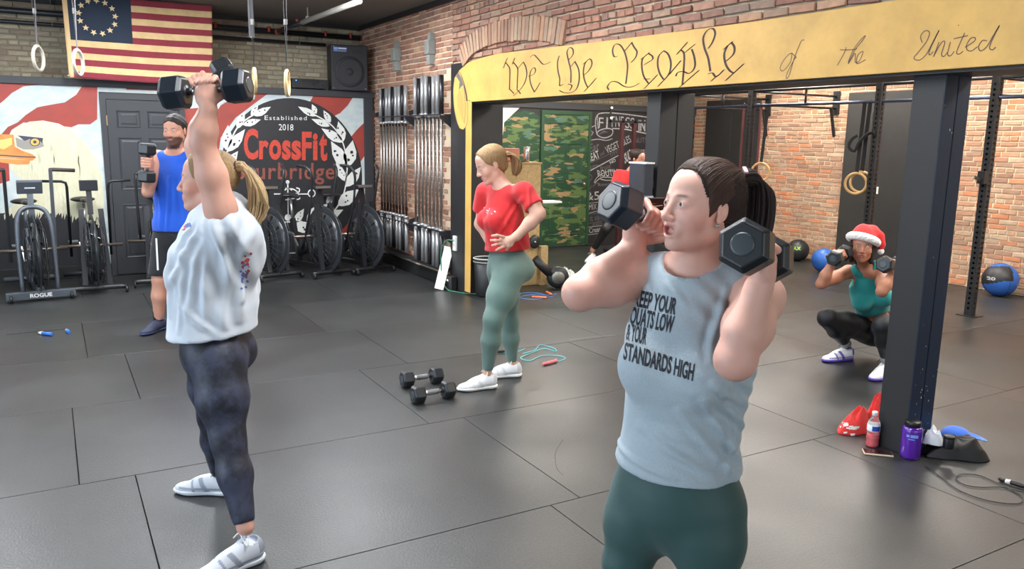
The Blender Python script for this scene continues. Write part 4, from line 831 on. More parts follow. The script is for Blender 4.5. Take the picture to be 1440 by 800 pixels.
simple('storage_box', 'dusty pink rounded box on the chipboard plinth', 'box', (4.45, 7.85, 1.395), (MB().lohi((4.35, 7.75, 1.396), (4.555, 7.95, 1.54)), 'body', mat('box_pink', rgb(190, 122, 98), .5), .02), (MB().lohi((4.352, 7.752, 1.50), (4.553, 7.948, 1.545)), 'lid', mat('box_pink2', rgb(178, 108, 88), .5), .012))
simple('shaker_cup', 'tall steel cup beside the pink box on the plinth', 'cup', (4.67, 7.8, 1.395), (MB().lathe([(.030, 0), (.033, .01), (.038, .15), (.036, .155)], (4.67, 7.80, 1.396)), 'body', CHROME, 0), (MB().lathe([(.039, .15), (.039, .165), (0, .17)], (4.67, 7.80, 1.396)), 'lid', SILV, 0))
simple('smartphone', 'dark phone lying flat on the chipboard plinth', 'phone', (4.58, 7.76, 1.395), (MB().lohi((4.53, 7.72, 1.396), (4.60, 7.86, 1.405)), 'body', HOLE, .003), (MB().lohi((4.534, 7.726, 1.405), (4.596, 7.854, 1.4062)), 'screen', mat('phone_screen', rgb(40, 44, 60), .15), 0))
simple('weight_plate', 'small black weight plate hanging on the side of the chipboard plinth', 'weight plate', (4.72, 7.66, .43), (MB().lathe([(.012, -.012), (.055, -.014), (.06, -.008), (.068, -.012), (.074, -.012), (.078, 0), (.074, .012), (.012, .012)], (4.71, 7.655, .505), (.2, -1, .05), 32), 'disc', RUBBER, 0), (MB().cyl((4.71, 7.70, .505), (4.71, 7.63, .505), .012), 'peg', CHROME, 0))
simple('shelf_board', 'thin white shelf board jutting out beside the plinth', 'shelf', (4.93, 7.72, .93), (MB().lohi((4.80, 7.66, .935), (5.07, 7.86, .955)), 'board', WHITE, .003), (MB().lohi((4.80, 7.80, .80), (4.83, 7.86, .935)), 'bracket', RIG, 0))
simple('ab_roller', 'black roller with a steel hub on the floor beside the plinth', 'roller', (4.87, 7.45, 0), (MB().lathe([(.04, -.06), (.115, -.06), (.125, -.03), (.125, .03), (.115, .06), (.04, .06)], (4.88, 7.42, .126), (-.45, -.9, 0), 28), 'wheel', RUBBER, 0), (MB().lathe([(0, .064), (.07, .064), (.075, .058), (.05, .058)], (4.88, 7.42, .126), (-.45, -.9, 0), 24), 'hub', mat('hub_steel', rgb(130, 128, 120), .4, .8), 0), (MB().tube([(4.62, 7.5, .34), (4.70, 7.47, .25), (4.80, 7.44, .16)], .05, 10), 'sleeve', RUBBER, 0), (MB().tube([(4.86, 7.30, .03), (5.12, 7.22, .03)], .028, 10), 'handle', RUBBER, 0))
sh = thing('towel', 'crumpled white and grey towel beside the black roller', 'towel', (5.2, 7.75, 0))
mb = MB(); n = 22
G = [[np.array([5.0+.42*i/n, 7.62+.34*j/n, .012+max(0, .13*math.sin(PI*i/n)*math.sin(PI*j/n)+.03*math.sin(i*1.1+j*.5)*math.sin(j*.9-i*.3)*math.sin(PI*i/n))]) for j in range(n+1)] for i in range(n+1)]
mb.add([p for r_ in G for p in r_], [(i*(n+1)+j, (i+1)*(n+1)+j, (i+1)*(n+1)+j+1, i*(n+1)+j+1) for i in range(n) for j in range(n)], 0, True)
o = mb.build('cloth', mat('towel_white', rgb(214, 214, 210), .9, vary=.4, vscale=12, col2=rgb(120, 122, 124)), sh, recalc=False); o.modifiers.new('t', 'SOLIDIFY').thickness = .008

# ---------------------------------------------------------------- by the black pier: bin, board, outlet, cable
simple('waste_bin', 'black waste bin at the black pier, behind the woman in red', 'bin', (3.93, 7.36, 0), (MB().lathe([(.095, 0), (.105, .02), (.13, .40), (.118, .40), (.10, .03), (0, .03)], (3.93, 7.36, 0)), 'body', RUBBER, 0), (MB().tube([(3.93+.131*math.cos(a), 7.36+.131*math.sin(a), .405) for a in np.linspace(0, 2*PI, 33)[:-1]], .008, 6, True).tube([(3.93+.133*math.cos(a), 7.36+.133*math.sin(a), .37) for a in np.linspace(0, 2*PI, 33)[:-1]], .004, 6, True), 'rim', mat('rim_grey', rgb(170, 170, 168), .4), 0))
a = on_z(617, 408, 0); b = np.array([3.77, 7.93, .46])
simple('white_board', 'narrow white board leaning on the brick wall by the black pier', 'board', (3.66, 7.85, 0), (MB().bar(a+np.array([0, 0, .01]), b, .10, .018, up=(.5, 1, 0)), 'board', mat('board_white', rgb(236, 234, 224), .5), .003))
simple('wall_outlet', 'white socket box on the face of the black pier', 'outlet', (3.775, 7.78, .5), (MB().lohi((3.755, 7.74, .44), (3.779, 7.81, .60)), 'plate', WHITE, .003), (MB().lohi((3.751, 7.76, .49), (3.755, 7.79, .52)).lohi((3.751, 7.76, .54), (3.755, 7.79, .57)), 'socket', mat('socket_grey', rgb(190, 190, 186), .5), 0))
tag(MB().tube([(3.75, 7.78, .55), (3.70, 7.86, .54), (3.66, 7.90, .42), (3.66, 7.88, .15), (3.68, 7.80, .02), (3.72, 7.66, .008), (3.80, 7.50, .008), (3.90, 7.44, .008)], .006, 8, smooth=6).build('extension_cable', mat('cable_green', rgb(60, 120, 96), .5)), 'thin green cable looping from the socket down to the floor', 'cable')
simple('charger_block', 'small black adaptor on the floor at the foot of the pier', 'adaptor', (3.72, 7.78, 0), (MB().lohi((3.70, 7.72, .0), (3.765, 7.90, .16)), 'case', RUBBER, .006), (MB().lohi((3.698, 7.80, .10), (3.70, 7.84, .12)), 'lamp', WHITE, 0))

# ---------------------------------------------------------------- skipping ropes on the floor
def rope(lab, m, pts, handles, hm, r=.0028, px=True):
    P = [on_z(x, y, .006) for x, y in pts]; t = thing('skipping_rope', lab, 'skipping rope', tuple(P[0]*[1, 1, 0]))
    MB().tube(P, r, 6, smooth=6).build('cable', m, t)
    for (a, b) in handles:
        A = on_z(*a, .014); B = on_z(*b, .014); MB().lathe([(.006, 0), (.011, .01), (.012, .07), (.010, .12), (.013, .15), (.004, .16)], A, B-A, 12).build('handle', hm, t)
rope('turquoise skipping rope with a pink handle behind the white shoes', mat('rope_turquoise', rgb(90, 196, 206), .4), [(735, 497), (752, 492), (760, 485), (778, 489), (782, 494), (765, 490), (745, 497), (732, 503), (745, 507), (762, 500), (785, 500), (795, 504), (780, 509), (765, 512)], [((763, 512), (782, 507))], mat('handle_pink', rgb(232, 110, 120), .4))
rope('turquoise cable piece beside the left shoe of the woman in red', mat('rope_turquoise', rgb(90, 196, 206), .4), [(698, 494), (712, 496), (728, 494), (738, 490)], [((696, 494), (700, 494))], HOLE)
rope('blue skipping rope with two orange handles in front of the plinth', mat('rope_blue', rgb(70, 130, 200), .4), [(766, 419), (745, 421), (728, 417), (735, 412), (757, 412), (770, 415), (782, 413), (772, 418), (760, 414), (740, 415), (732, 418)], [((748, 417), (764, 418)), ((776, 414), (768, 410))], mat('handle_orange', rgb(228, 110, 60), .4))
BH = mat('handle_blue', rgb(50, 110, 200), .4)
for a, b, lab in (((73, 470), (57, 468), 'blue and white rope handle lying flat on the mats near the left edge'), ((97, 467), (91, 462), 'shorter blue rope handle seen end-on beside the other one')):
    A = on_z(*a, .014); B = on_z(*b, .014); t = thing('rope_handle', lab, 'handle', tuple(A*[1, 1, 0])); d_ = (B-A)/np.linalg.norm(B-A)*(.13 if b[0] == 57 else .09)
    MB().cyl(A, A+d_*.8, .013, n=12).build('grip', BH, t); MB().cyl(A+d_*.8, A+d_*1.1, .014, .008, n=12).build('ferrule', WHITE, t)
    MB().tube([A+d_*1.1, A+d_*1.5+np.array([0, .05, -.01]), A+d_*2+np.array([-.15, .0, -.011])], .002, 6, smooth=4).build('cable', HOLE, t)
rope('black skipping rope looped on the mats beside the black clothes, white-tipped handle', mat('rope_black', rgb(22, 22, 24), .5), [(1302, 655), (1325, 672), (1350, 690), (1390, 704), (1430, 708), (1438, 700), (1425, 690), (1400, 678), (1375, 668), (1350, 667), (1345, 674), (1358, 682), (1380, 685), (1410, 685), (1440, 692), (1470, 690)], [((1455, 688), (1418, 677))], HOLE)
tag(MB().cyl(on_z(1421, 678, .014), on_z(1414, 676, .014), .013, .010, n=12).build('ferrule', WHITE, COL.objects['skipping_rope.003']))

# ---------------------------------------------------------------- figures: one continuous implicit surface per body
_HD = np.array([FWD[0], FWD[1], 0])/math.hypot(FWD[0], FWD[1]); _RT = np.array([_HD[1], -_HD[0], 0]); _UP = np.array([0, 0, 1.0])
def stand(px, py, h):
    """point on the sight line (px,py) at horizontal distance h ahead of the photographer"""
    d = ray(px, py); return CAMP+d*(h/(d[:2]@_HD[:2]))
def nrm(v): v = np.asarray(v, float); return v/np.linalg.norm(v)
def facing(deg, tilt=0):
    """horizontal unit vector: 0 looks at the photographer, 90 to the photograph's left"""
    a = math.radians(deg); v = -_HD*math.cos(a)-_RT*math.sin(a); return nrm(v+_UP*math.tan(math.radians(tilt)))
def axes(F, U=_UP):
    F = nrm(F); R = nrm(np.cross(F, U)); return R, F, np.cross(R, F)       # right, forward, up of someone facing F
class Sdf:
    def __init__(s): s.ops = []; s.boxes = []
    def cone(s, a, b, ra, rb=None, k=.02, sub=False):
        rb = ra if rb is None else rb; a = np.asarray(a, float); b = np.asarray(b, float); m = max(ra, rb)
        s.ops.append(('c', (a, b, ra, rb), k, sub, np.minimum(a, b)-m, np.maximum(a, b)+m)); return s
    def chain(s, pts, rs, k=.02):
        for i in range(len(pts)-1): s.cone(pts[i], pts[i+1], rs[i], rs[i+1], k)
        return s
    def ell(s, c, r, A=None, k=.02, sub=False):
        c = np.asarray(c, float); A = np.eye(3) if A is None else np.array(A, float); m = max(r)
        s.ops.append(('e', (c, np.array(r, float), A), k, sub, c-m, c+m)); return s
    def disc(s, a, b, r, k=.004, sub=True):          # flat-ended cylinder
        a = np.asarray(a, float); b = np.asarray(b, float); m = r*1.05
        s.ops.append(('d', (a, b, r), k, sub, np.minimum(a, b)-m, np.maximum(a, b)+m)); return s
    def half(s, p, n, k=.004):                        # keep only the side opposite n
        s.ops.append(('h', (np.asarray(p, float), nrm(n)), k, True, None, None)); return s
    def grow(s, d):
        t = Sdf()
        for o in s.ops:
            K, q, k, sub, lo, hi = o
            if sub: continue
            if K == 'c': q = (q[0], q[1], q[2]+d, q[3]+d)
            if K == 'e': q = (q[0], q[1]+d, q[2])
            t.ops.append((K, q, k, sub, lo-d, hi+d))
        return t
    def field(s, X, Y, Z, h):
        F = np.full((len(X), len(Y), len(Z)), 1.0, np.float32)
        for K, q, k, sub, lo, hi in s.ops:
            if lo is None: sl = (slice(None),)*3
            else:
                pad = k+3*h; r = [(np.searchsorted(A, lo[i]-pad), np.searchsorted(A, hi[i]+pad)) for i, A in enumerate((X, Y, Z))]
                if any(b <= a for a, b in r): continue
                sl = tuple(slice(a, b) for a, b in r)
            x = X[sl[0]][:, None, None]; y = Y[sl[1]][None, :, None]; z = Z[sl[2]][None, None, :]
            if K == 'c':
                a, b, ra, rb = q; e = (b-a).astype(np.float32); L = float(e@e)+1e-12
                t = np.clip(((x-a[0])*e[0]+(y-a[1])*e[1]+(z-a[2])*e[2])/L, 0, 1)
                d = np.sqrt((x-a[0]-t*e[0])**2+(y-a[1]-t*e[1])**2+(z-a[2]-t*e[2])**2)-(ra+t*(rb-ra))
            elif K == 'e':
                c, r, A = q; P = [(x-c[0])*A[i][0]+(y-c[1])*A[i][1]+(z-c[2])*A[i][2] for i in range(3)]
                k0 = np.sqrt(sum((P[i]/r[i])**2 for i in range(3))); k1 = np.sqrt(sum((P[i]/r[i]**2)**2 for i in range(3)))+1e-6
                d = k0*(k0-1)/k1
            elif K == 'd':
                a, b, r = q; e = b-a; L = np.linalg.norm(e); e = e/L; t = (x-a[0])*e[0]+(y-a[1])*e[1]+(z-a[2])*e[2]
                rad = np.sqrt(np.maximum((x-a[0])**2+(y-a[1])**2+(z-a[2])**2-t*t, 0)); d = np.maximum(rad-r, np.maximum(-t, t-L))
            else:
                p, n = q; d = -((x-p[0])*n[0]+(y-p[1])*n[1]+(z-p[2])*n[2])
            G = F[sl]
            if sub:
                hh = np.clip(.5-.5*(G+d)/k, 0, 1); G[...] = G*(1-hh)-d*hh+k*hh*(1-hh)
            else:
                hh = np.clip(.5+.5*(d-G)/k, 0, 1); G[...] = d*(1-hh)+G*hh-k*hh*(1-hh)
        return F
    def surface(s, lo, hi, h):
        X, Y, Z = [np.arange(lo[i], hi[i]+h, h, dtype=np.float32) for i in range(3)]
        return nets(s.field(X, Y, Z, h), X, Y, Z)
    def bounds(s):
        L = [o for o in s.ops if not o[3]]; return np.min([o[4] for o in L], axis=0)-.01, np.max([o[5] for o in L], axis=0)+.01
def nets(F, X, Y, Z):
    S = F < 0; nx, ny, nz = F.shape; acc = np.zeros((nx-1, ny-1, nz-1, 3), np.float32); cnt = np.zeros((nx-1, ny-1, nz-1), np.float32)
    G = [X, Y, Z]; quads = []; edges = []
    for ax in range(3):
        a = [slice(None)]*3; b = [slice(None)]*3; a[ax] = slice(0, -1); b[ax] = slice(1, None)
        I = np.argwhere(S[tuple(a)] != S[tuple(b)])
        if len(I) == 0: continue
        J = I.copy(); J[:, ax] += 1; fa = F[tuple(I.T)]; fb = F[tuple(J.T)]; t = fa/(fa-fb)
        P = np.stack([G[k][I[:, k]] for k in range(3)], 1); P[:, ax] += t*(G[ax][J[:, ax]]-G[ax][I[:, ax]])
        u, v = [k for k in range(3) if k != ax]
        for du in (0, -1):
            for dv in (0, -1):
                C = I.copy(); C[:, u] += du; C[:, v] += dv; ok = (C >= 0).all(1) & (C < np.array(acc.shape[:3])).all(1)
                np.add.at(acc, tuple(C[ok].T), P[ok]); np.add.at(cnt, tuple(C[ok].T), 1)
        edges.append((ax, u, v, I, S[tuple(I.T)]))
    idx = -np.ones(cnt.shape, np.int64); act = cnt > 0; idx[act] = np.arange(act.sum()); V = acc[act]/cnt[act][:, None]
    for ax, u, v, I, ins in edges:
        def cell(du, dv):
            C = I.copy(); C[:, u] += du; C[:, v] += dv; return C
        cs = [cell(-1, -1), cell(0, -1), cell(0, 0), cell(-1, 0)]; ok = np.ones(len(I), bool)
        for C in cs: ok &= (C >= 0).all(1) & (C < np.array(cnt.shape)).all(1)
        Q = np.stack([idx[tuple(np.clip(C, 0, np.array(cnt.shape)-1).T)] for C in cs], 1)[ok]; f = ins[ok] ^ (ax == 1)
        Q[~f] = Q[~f][:, ::-1]; quads.append(Q)
    return V, np.concatenate(quads) if quads else np.zeros((0, 4), int)
def skin_object(name, sdf, mats, parent, h=.01, fine=(), paint=None, disp=None, lo=None, hi=None, smooth=1, stuff=False):
    """mesh the surface at pitch h, and inside each box of fine=[(lo,hi,h)] at its own pitch"""
    L, H = sdf.bounds()
    if lo is not None: L = np.maximum(L, lo)
    if hi is not None: H = np.minimum(H, hi)
    V, Q = sdf.surface(L, H, h); parts = []
    if fine:
        C = V[Q].mean(1); keep = np.ones(len(Q), bool)
        for fl_, fh, hh in fine:
            keep &= ~((C > np.asarray(fl_)+h*.2) & (C < np.asarray(fh)-h*.2)).all(1)
        Q = Q[keep]
    parts.append((V, Q))
    for fl_, fh, hh in fine: parts.append(sdf.surface(np.asarray(fl_)-h*.6, np.asarray(fh)+h*.6, hh))
    off = 0; Vs = []; Qs = []
    for V, Q in parts:
        if len(Q) == 0: continue
        used = np.unique(Q); rm = -np.ones(len(V), int); rm[used] = np.arange(len(used)); V = V[used]; Q = rm[Q]
        for _ in range(smooth):
            E = np.concatenate([Q[:, [0, 1]], Q[:, [1, 2]], Q[:, [2, 3]], Q[:, [3, 0]]]); s = np.zeros_like(V); c = np.zeros(len(V))
            np.add.at(s, E[:, 0], V[E[:, 1]]); np.add.at(c, E[:, 0], 1); np.add.at(s, E[:, 1], V[E[:, 0]]); np.add.at(c, E[:, 1], 1)
            V = V*.6+.4*s/c[:, None]
        if disp is not None:
            Nn = np.cross(V[Q[:, 2]]-V[Q[:, 0]], V[Q[:, 3]]-V[Q[:, 1]]); n = np.zeros_like(V)
            for k in range(4): np.add.at(n, Q[:, k], Nn)
            n /= (np.linalg.norm(n, axis=1)[:, None]+1e-9); V = V+n*disp(V, n)[:, None]
        Vs.append(V); Qs.append(Q+off); off += len(V)
    V = np.concatenate(Vs); Q = np.concatenate(Qs)
    me = bpy.data.meshes.new(name); me.vertices.add(len(V)); me.vertices.foreach_set('co', V.astype(np.float32).ravel())
    me.loops.add(len(Q)*4); me.loops.foreach_set('vertex_index', Q.astype(np.int32).ravel())
    me.polygons.add(len(Q)); me.polygons.foreach_set('loop_start', np.arange(0, len(Q)*4, 4, dtype=np.int32)); me.polygons.foreach_set('loop_total', np.full(len(Q), 4, dtype=np.int32))
    me.polygons.foreach_set('use_smooth', np.ones(len(Q), bool)); me.update(); me.validate()
    for m in (mats if isinstance(mats, (list, tuple)) else [mats]): me.materials.append(m)
    if paint is not None:
        c = paint(V); a = me.color_attributes.new('tint', 'FLOAT_COLOR', 'POINT'); a.data.foreach_set('color', np.concatenate([c, np.ones((len(c), 1))], 1).astype(np.float32).ravel())
    o = link(me, name, parent)
    if stuff: o['kind'] = 'stuff'
    return o

def skin_mat(name, c):
    m = mat(name, c, .5, vary=.08, vscale=14, attr='tint', bump=.04, bscale=260); b = m.node_tree.nodes['Principled BSDF']
    b.inputs['Subsurface Weight'].default_value = .05; b.inputs['Subsurface Radius'].default_value = (.02, .008, .005); b.inputs['Subsurface Scale'].default_value = .5; return m
def cloth_mat(name, c, **k):
    k.setdefault('rough', .85); k.setdefault('sheen', .15); k.setdefault('bump', .25); k.setdefault('bscale', 420); return mat(name, c, **k)
EYEW = mat('eye_white', rgb(200, 194, 188), .35); IRIS = mat('eye_iris', rgb(70, 60, 44), .2); TEETH = mat('teeth', rgb(224, 218, 206), .3)

def head_ops(S, C, F, U=_UP, s=1.0, mouth=0.0, jaw=1.0):
    """skull, jaw, brow, nose, lips, lids and ears round the point between the ears at eye height"""
    R, F, U = axes(F, U); A = (R, F, U); P = lambda x, y, z: C+s*(R*x+F*y+U*z)
    e = lambda c, r, k=.012, sub=False: S.ell(P(*c), [q*s for q in r], A, k*s, sub)
    n = lambda a, b, ra, rb, k=.012, sub=False: S.cone(P(*a), P(*b), ra*s, rb*s, k*s, sub)
    e((0, -.022, .032), (.074, .094, .083), .02); e((0, .036, .040), (.060, .052, .056), .03); e((0, .026, -.030), (.060*jaw, .062, .080), .03)
    n((-.050*jaw, .0, -.060), (-.016, .058, -.094), .017, .015, .025); n((.050*jaw, .0, -.060), (.016, .058, -.094), .017, .015, .025); e((0, .071, -.100), (.019, .018, .015), .02)
    for q in (-1, 1):
        e((q*.040, .058, -.030), (.022, .018, .022), .03); n((q*.014, .083, .020), (q*.044, .068, .018), .0060, .0050, .016)
        e((q*.033, .100, .001), (.015, .016, .010), .014, True); e((q*.032, .0735, .001), (.0165, .0150, .0140), .005)
        e((q*.032, .0925, .0005), (.0132, .0080, .0054), .0025, True)
        e((q*.0120, .095, -.037), (.0078, .009, .0072), .007); e((q*.0072, .099, -.0440), (.0036, .005, .0026), .002, True)
        e((q*.075, -.010, -.004), (.006, .016, .027), .006); e((q*.0815, -.006, .000), (.005, .009, .017), .004, True); e((q*.076, -.002, -.027), (.0052, .008, .010), .005)
    n((0, .084, .012), (0, .1065, -.033), .0072, .0100, .012)
    o = mouth*.5
    e((0, .078, -.066), (.030, .014, .020), .014); e((0, .0880, -.0590+o*.3), (.0205, .0070, .0044), .005); e((0, .0868, -.0700-o), (.0175, .0075, .0056), .005)
    if mouth > 0: e((0, .092, -.0645-o*.4), (.0185, .022, mouth*.55), .003, True)
    else: e((0, .0985, -.0645), (.023, .010, .0013), .002, True)
    e((0, .096, -.050), (.0035, .004, .006), .004, True)
    return P, A
def face_paint(C, F, U, s, base, lip, brow, blush=None, beard=None):
    R, F, U = axes(F, U)
    base, lip, brow = [np.array(rgb(*c)[:3]) for c in (base, lip, brow)]; bl = base*np.array([1.06, .78, .74]) if blush is None else np.array(rgb(*blush)[:3])
    def f(V):
        q = (V-C)/s; x, y, z = q@R, q@F, q@U; c = np.tile(base, (len(V), 1)); inh = (np.abs(z) < .14) & (y > 0)
        def mix(w, t):
            w = (np.clip(w, 0, 1)*inh)[:, None]; c[:] = c*(1-w)+t*w
        mix(.35*np.exp(-(((np.abs(x)-.045)/.02)**2+((z+.03)/.022)**2)), bl); mix(.35*np.exp(-((x/.014)**2+((z+.034)/.012)**2))*(y > .09), bl)
        mix(1.6*np.exp(-((x/.020)**4+((z+.0645)/.0105)**4))*(y > .079), lip)
        zb = .0185+.004*np.cos((np.abs(x)-.032)/.02); mix(.85*np.exp(-(((np.abs(x)-.031)/.0155)**4+((z-zb)/.0034)**2)), brow)
        mix(.5*np.exp(-(((np.abs(x)-.032)/.014)**4+((z-.0065)/.002)**2))*(y > .082), brow)
        if beard is not None:
            b = np.array(rgb(*beard)[:3]); w = 1.0*((z < -.042) & (y > .02) & ~((np.abs(x) < .017) & (np.abs(z+.0645) < .007))); w = w*np.clip((-.038-z-.25*np.maximum(.07-y, 0))/.01, 0, 1)
            mix(w*.85, b); mix(.8*np.exp(-((x/.024)**4+((z+.0535)/.004)**2))*(y > .085), b)
        return c
    return f
def eyes(P, A, parent, s, look=(0, 0)):
    R, F, U = A
    for q in (-1, 1):
        c = P(q*.032, .0757, .0008); r = .0126*s; d = nrm(F+R*look[0]+U*look[1])
        e = MB().sph(c, r, 12).build('eye', EYEW, parent)
        MB().sph(c+d*r*.62, (r*.50, r*.50, r*.50), 8).build('iris', IRIS, e); MB().sph(c+d*r*.90, (r*.24,)*3, 6).build('pupil', HOLE, e)
def grip_ops(S, wrist, gc, p, q, side, s=1.0, hr=.0165, reach=True):
    """a closed hand: p wrist-to-knuckles, q the way the palm faces; returns the handle axis (towards the thumb)"""
    p = nrm(p); q = nrm(q-p*(q@p)); a = np.cross(p, q)*(1 if side == 'R' else -1); gc = np.asarray(gc, float)
    pal = gc-q*.024*s-p*.026*s
    S.ell(pal, (.041*s, .046*s, .0165*s), (a, p, q), .014*s); S.cone(wrist, pal-p*.02*s, .026*s, .025*s, .02*s)
    S.cone(pal-p*.012*s+a*.020*s, pal+p*.018*s+a*.024*s, .017*s, .014*s, .012*s); S.cone(pal-p*.02*s-a*.020*s, pal+p*.012*s-a*.026*s, .017*s, .012*s, .012*s)
    for o, rf in ((.031, .0094), (.0105, .0098), (-.0100, .0094), (-.0295, .0082)):
        rf *= s; pts = []
        for th, rr in ((-62, .037), (-2, .0345), (62, .0315), (128, .0290), (176, .0265)):
            t = math.radians(th); R_ = (rr+(hr-.0165)*.8)*s; pts.append(gc+a*o*s*(1 if th < 60 else .93)+(p*math.cos(t)+q*math.sin(t))*R_)
        S.chain(pts, [rf*1.08, rf*1.10, rf*1.0, rf*.95, rf*.80], .0032)
    S.chain([pal-p*.022*s+a*.026*s, gc-p*.030*s+a*.050*s+q*.002*s, gc-p*.020*s+a*.050*s+q*.028*s, gc+p*.006*s+a*.034*s+q*.038*s], [.0165*s, .0135*s, .0118*s, .0095*s], .006)
    return a

# hexagonal dumbbells
HEXR = mat('hex_rubber', rgb(28, 32, 36), .38, spec=.6, vary=.1, bump=.08, bscale=300); HEXN = mat('hex_number', rgb(64, 70, 74), .35); HEXB = mat('hex_navy', rgb(22, 30, 40), .34, spec=.6, bump=.08, bscale=300)
def dumbbell(lab, c, ax, R=.062, hl=.082, gl=.125, roll=0.0, up=_UP, m=HEXR, hexface=None, group=None, number=True):
    c = np.asarray(c, float); ax = nrm(ax); x, y, z = frame(ax, up); ca, sa = math.cos(roll), math.sin(roll); x, y = x*ca+y*sa, -x*sa+y*ca
    t = thing('dumbbell', lab, 'dumbbell', tuple(c), group=group)
    prof = [(.0135, -gl/2), (.0145, -gl*.30), (.0165, 0), (.0145, gl*.30), (.0135, gl/2)]; MB().lathe(prof, c, z, 20).build('handle', CHROME, t)
    MB().lathe([(.0172, -gl*.28), (.0178, 0), (.0172, gl*.28)], c, z, 20).build('knurled_grip', mat('knurl', rgb(150, 150, 152), .5, 1, bump=1, bscale=900), t)
    for s in (-1, 1):
        f0 = c+z*s*gl/2; vs = []; 
        for d, rr in ((0, R*.80), (.014, R), (hl-.016, R), (hl, R*.82)): vs += [f0+z*s*d+rr*(x*math.cos(k*PI/3)+y*math.sin(k*PI/3)) for k in range(6)]
        fs = [(6*i+k, 6*i+(k+1) % 6, 6*i+6+(k+1) % 6, 6*i+6+k) for i in range(3) for k in range(6)]+[tuple(range(6)), tuple(range(18, 24))]
        hd = MB().add(vs, fs).build('head', m, t, bevel=.004)
        MB().lathe([(.024, -.004), (.024, .001), (.0, .001)], f0, -z*s, 20).build('collar', mat('collar_dark', rgb(60, 62, 66), .4, .6), hd)
        MB().lathe([(R*.42, .0), (R*.42, .0012), (R*.34, .0016), (0, .0016)], f0+z*s*hl, z*s, 24).build('end_badge', HEXN if number else m, hd)
    return t

# ---------------------------------------------------------------- people
def torso_ops(S, N, PV, F, d, g=0.0, legs=True):
    """trunk from the pelvis PV to the neck base N; d holds half widths (side, depth)"""
    U = nrm(N-PV); R = nrm(np.cross(F, U)); F = np.cross(U, R); A = (R, F, U); L = np.linalg.norm(N-PV)
    ch, wa, hi = d['chest'], d['waist'], d['hip']
    S.ell(PV+U*L*d.get('cz', .64), (ch[0]+g, ch[1]+g, L*.34+g), A, .05); S.ell(PV+U*L*.36+F*d.get('belly', 0), (wa[0]+g, wa[1]+g, L*.30+g), A, .06); S.ell(PV+U*L*.02, (hi[0]+g, hi[1]+g, L*.26+g), A, .06)
    if d.get('bust'):
        b = d['bust']
        for q in (-1, 1): S.ell(PV+U*L*.62+R*q*.075+F*(ch[1]-.012), (b[0]+g, b[1]+g, b[0]+g), A, .035)
    if d.get('seat'):
        for q in (-1, 1): S.ell(PV-U*.02+R*q*.075-F*d['seat'][0], (d['seat'][1]+g,)*3, A, .05)
    return A
SHOE_T = {}
def shoe(parent, ankle, toe_dir, L=.27, up_m=None, sole_m=None, lace=True, z0=None, roll=0.0, accent=None, h=.005):
    """a trainer under the ankle point: sole, upper, laces"""
    t = nrm([toe_dir[0], toe_dir[1], toe_dir[2] if len(toe_dir) > 2 else 0]); U = nrm(_UP-t*(_UP@t)); R = np.cross(t, U); A = (R, t, U); g = np.array([ankle[0], ankle[1], 0 if z0 is None else z0]); g = g-t*L*.24
    P = lambda x, y, z: g+R*x+t*y*L+U*z
    S = Sdf(); S.ell(P(0, .13, .045), (.036, .042, .042), A, .02); S.cone(P(0, .16, .075), P(0, .22, .085), .036, .034, .03); S.cone(P(0, .2, .055), P(0, .62, .030), .040, .036, .03); S.ell(P(0, .74, .026), (.044, .075, .026), A, .03); S.ell(P(0, .42, .050), (.036, .07, .038), A, .03)
    S.disc(P(0, .21, .088), P(0, .21, .14), .034, .004); S.half(P(0, 0, .016), -U)
    ub = up_m.node_tree.nodes['Principled BSDF'].inputs['Base Color'].default_value[:3]; ac = np.array(accent.node_tree.nodes['Principled BSDF'].inputs['Base Color'].default_value[:3]) if accent is not None else np.array(ub)*.8
    def pt_(V):
        q = V-g; x = q@R; y = q@t/L; z = q@U; c = np.tile(np.array(ub), (len(V), 1)); m_ = ((np.abs(y-.36-z*2.2) < .045) & (np.abs(x) > .018) & (z < .085)) | ((y < .13) & (z > .05)) | ((np.abs(z-.036) < .004) & (y < .9)) | ((np.abs(y-.60-z*1.2) < .02) & (np.abs(x) > .012)); c[m_] = ac; return c
    u = skin_object('upper', S, SHOE_T.setdefault(up_m.name, mat(up_m.name+'_panelled', up_m.node_tree.nodes['Principled BSDF'].inputs['Base Color'].default_value[:], .6, attr='tint', bump=.2, bscale=300)), parent, min(h, .0055), paint=pt_)
    MB().tube([P(0, .40, .088), P(0, .30, .104), P(0, .24, .128)], .016, 8, smooth=3, flat=(.3, 1)).build('tongue', up_m, u)
    K = Sdf(); K.ell(P(0, .14, .022), (.038, .046, .028), A, .02); K.cone(P(0, .15, .02), P(0, .70, .018), .038, .040, .03); K.ell(P(0, .76, .018), (.048, .078, .024), A, .03); K.half(P(0, 0, .024), U); K.half(P(0, 0, .0015), -U)
    so = skin_object('sole', K, sole_m, parent, h)
    if lace:
        mb = MB()
        for i in range(5):
            y = .30+i*.065; z = .101-i*.0062
            mb.tube([P(-.024, y, z-.014), P(-.010, y+.015, z), P(.010, y+.015, z), P(.024, y, z-.014)], .0028, 6, smooth=3)
        mb.tube([P(0, .29, .104), P(-.03, .28, .120), P(-.050, .32, .102), P(-.01, .30, .108), P(.03, .28, .122), P(.050, .33, .100)], .0026, 6, smooth=4)
        mb.build('laces', WHITE if lace is True else lace, u)
    if False:
        K2 = Sdf(); K2.cone(P(0, .30, .05), P(0, .55, .028), .0412, .0385, .02); K2.half(P(0, .38, .02), -t); K2.half(P(0, .47, .02), t); K2.half(P(0, 0, .024), -U); K2.half(P(0, 0, .06), U); skin_object('side_stripe', K2, accent, u, .006)
    return u
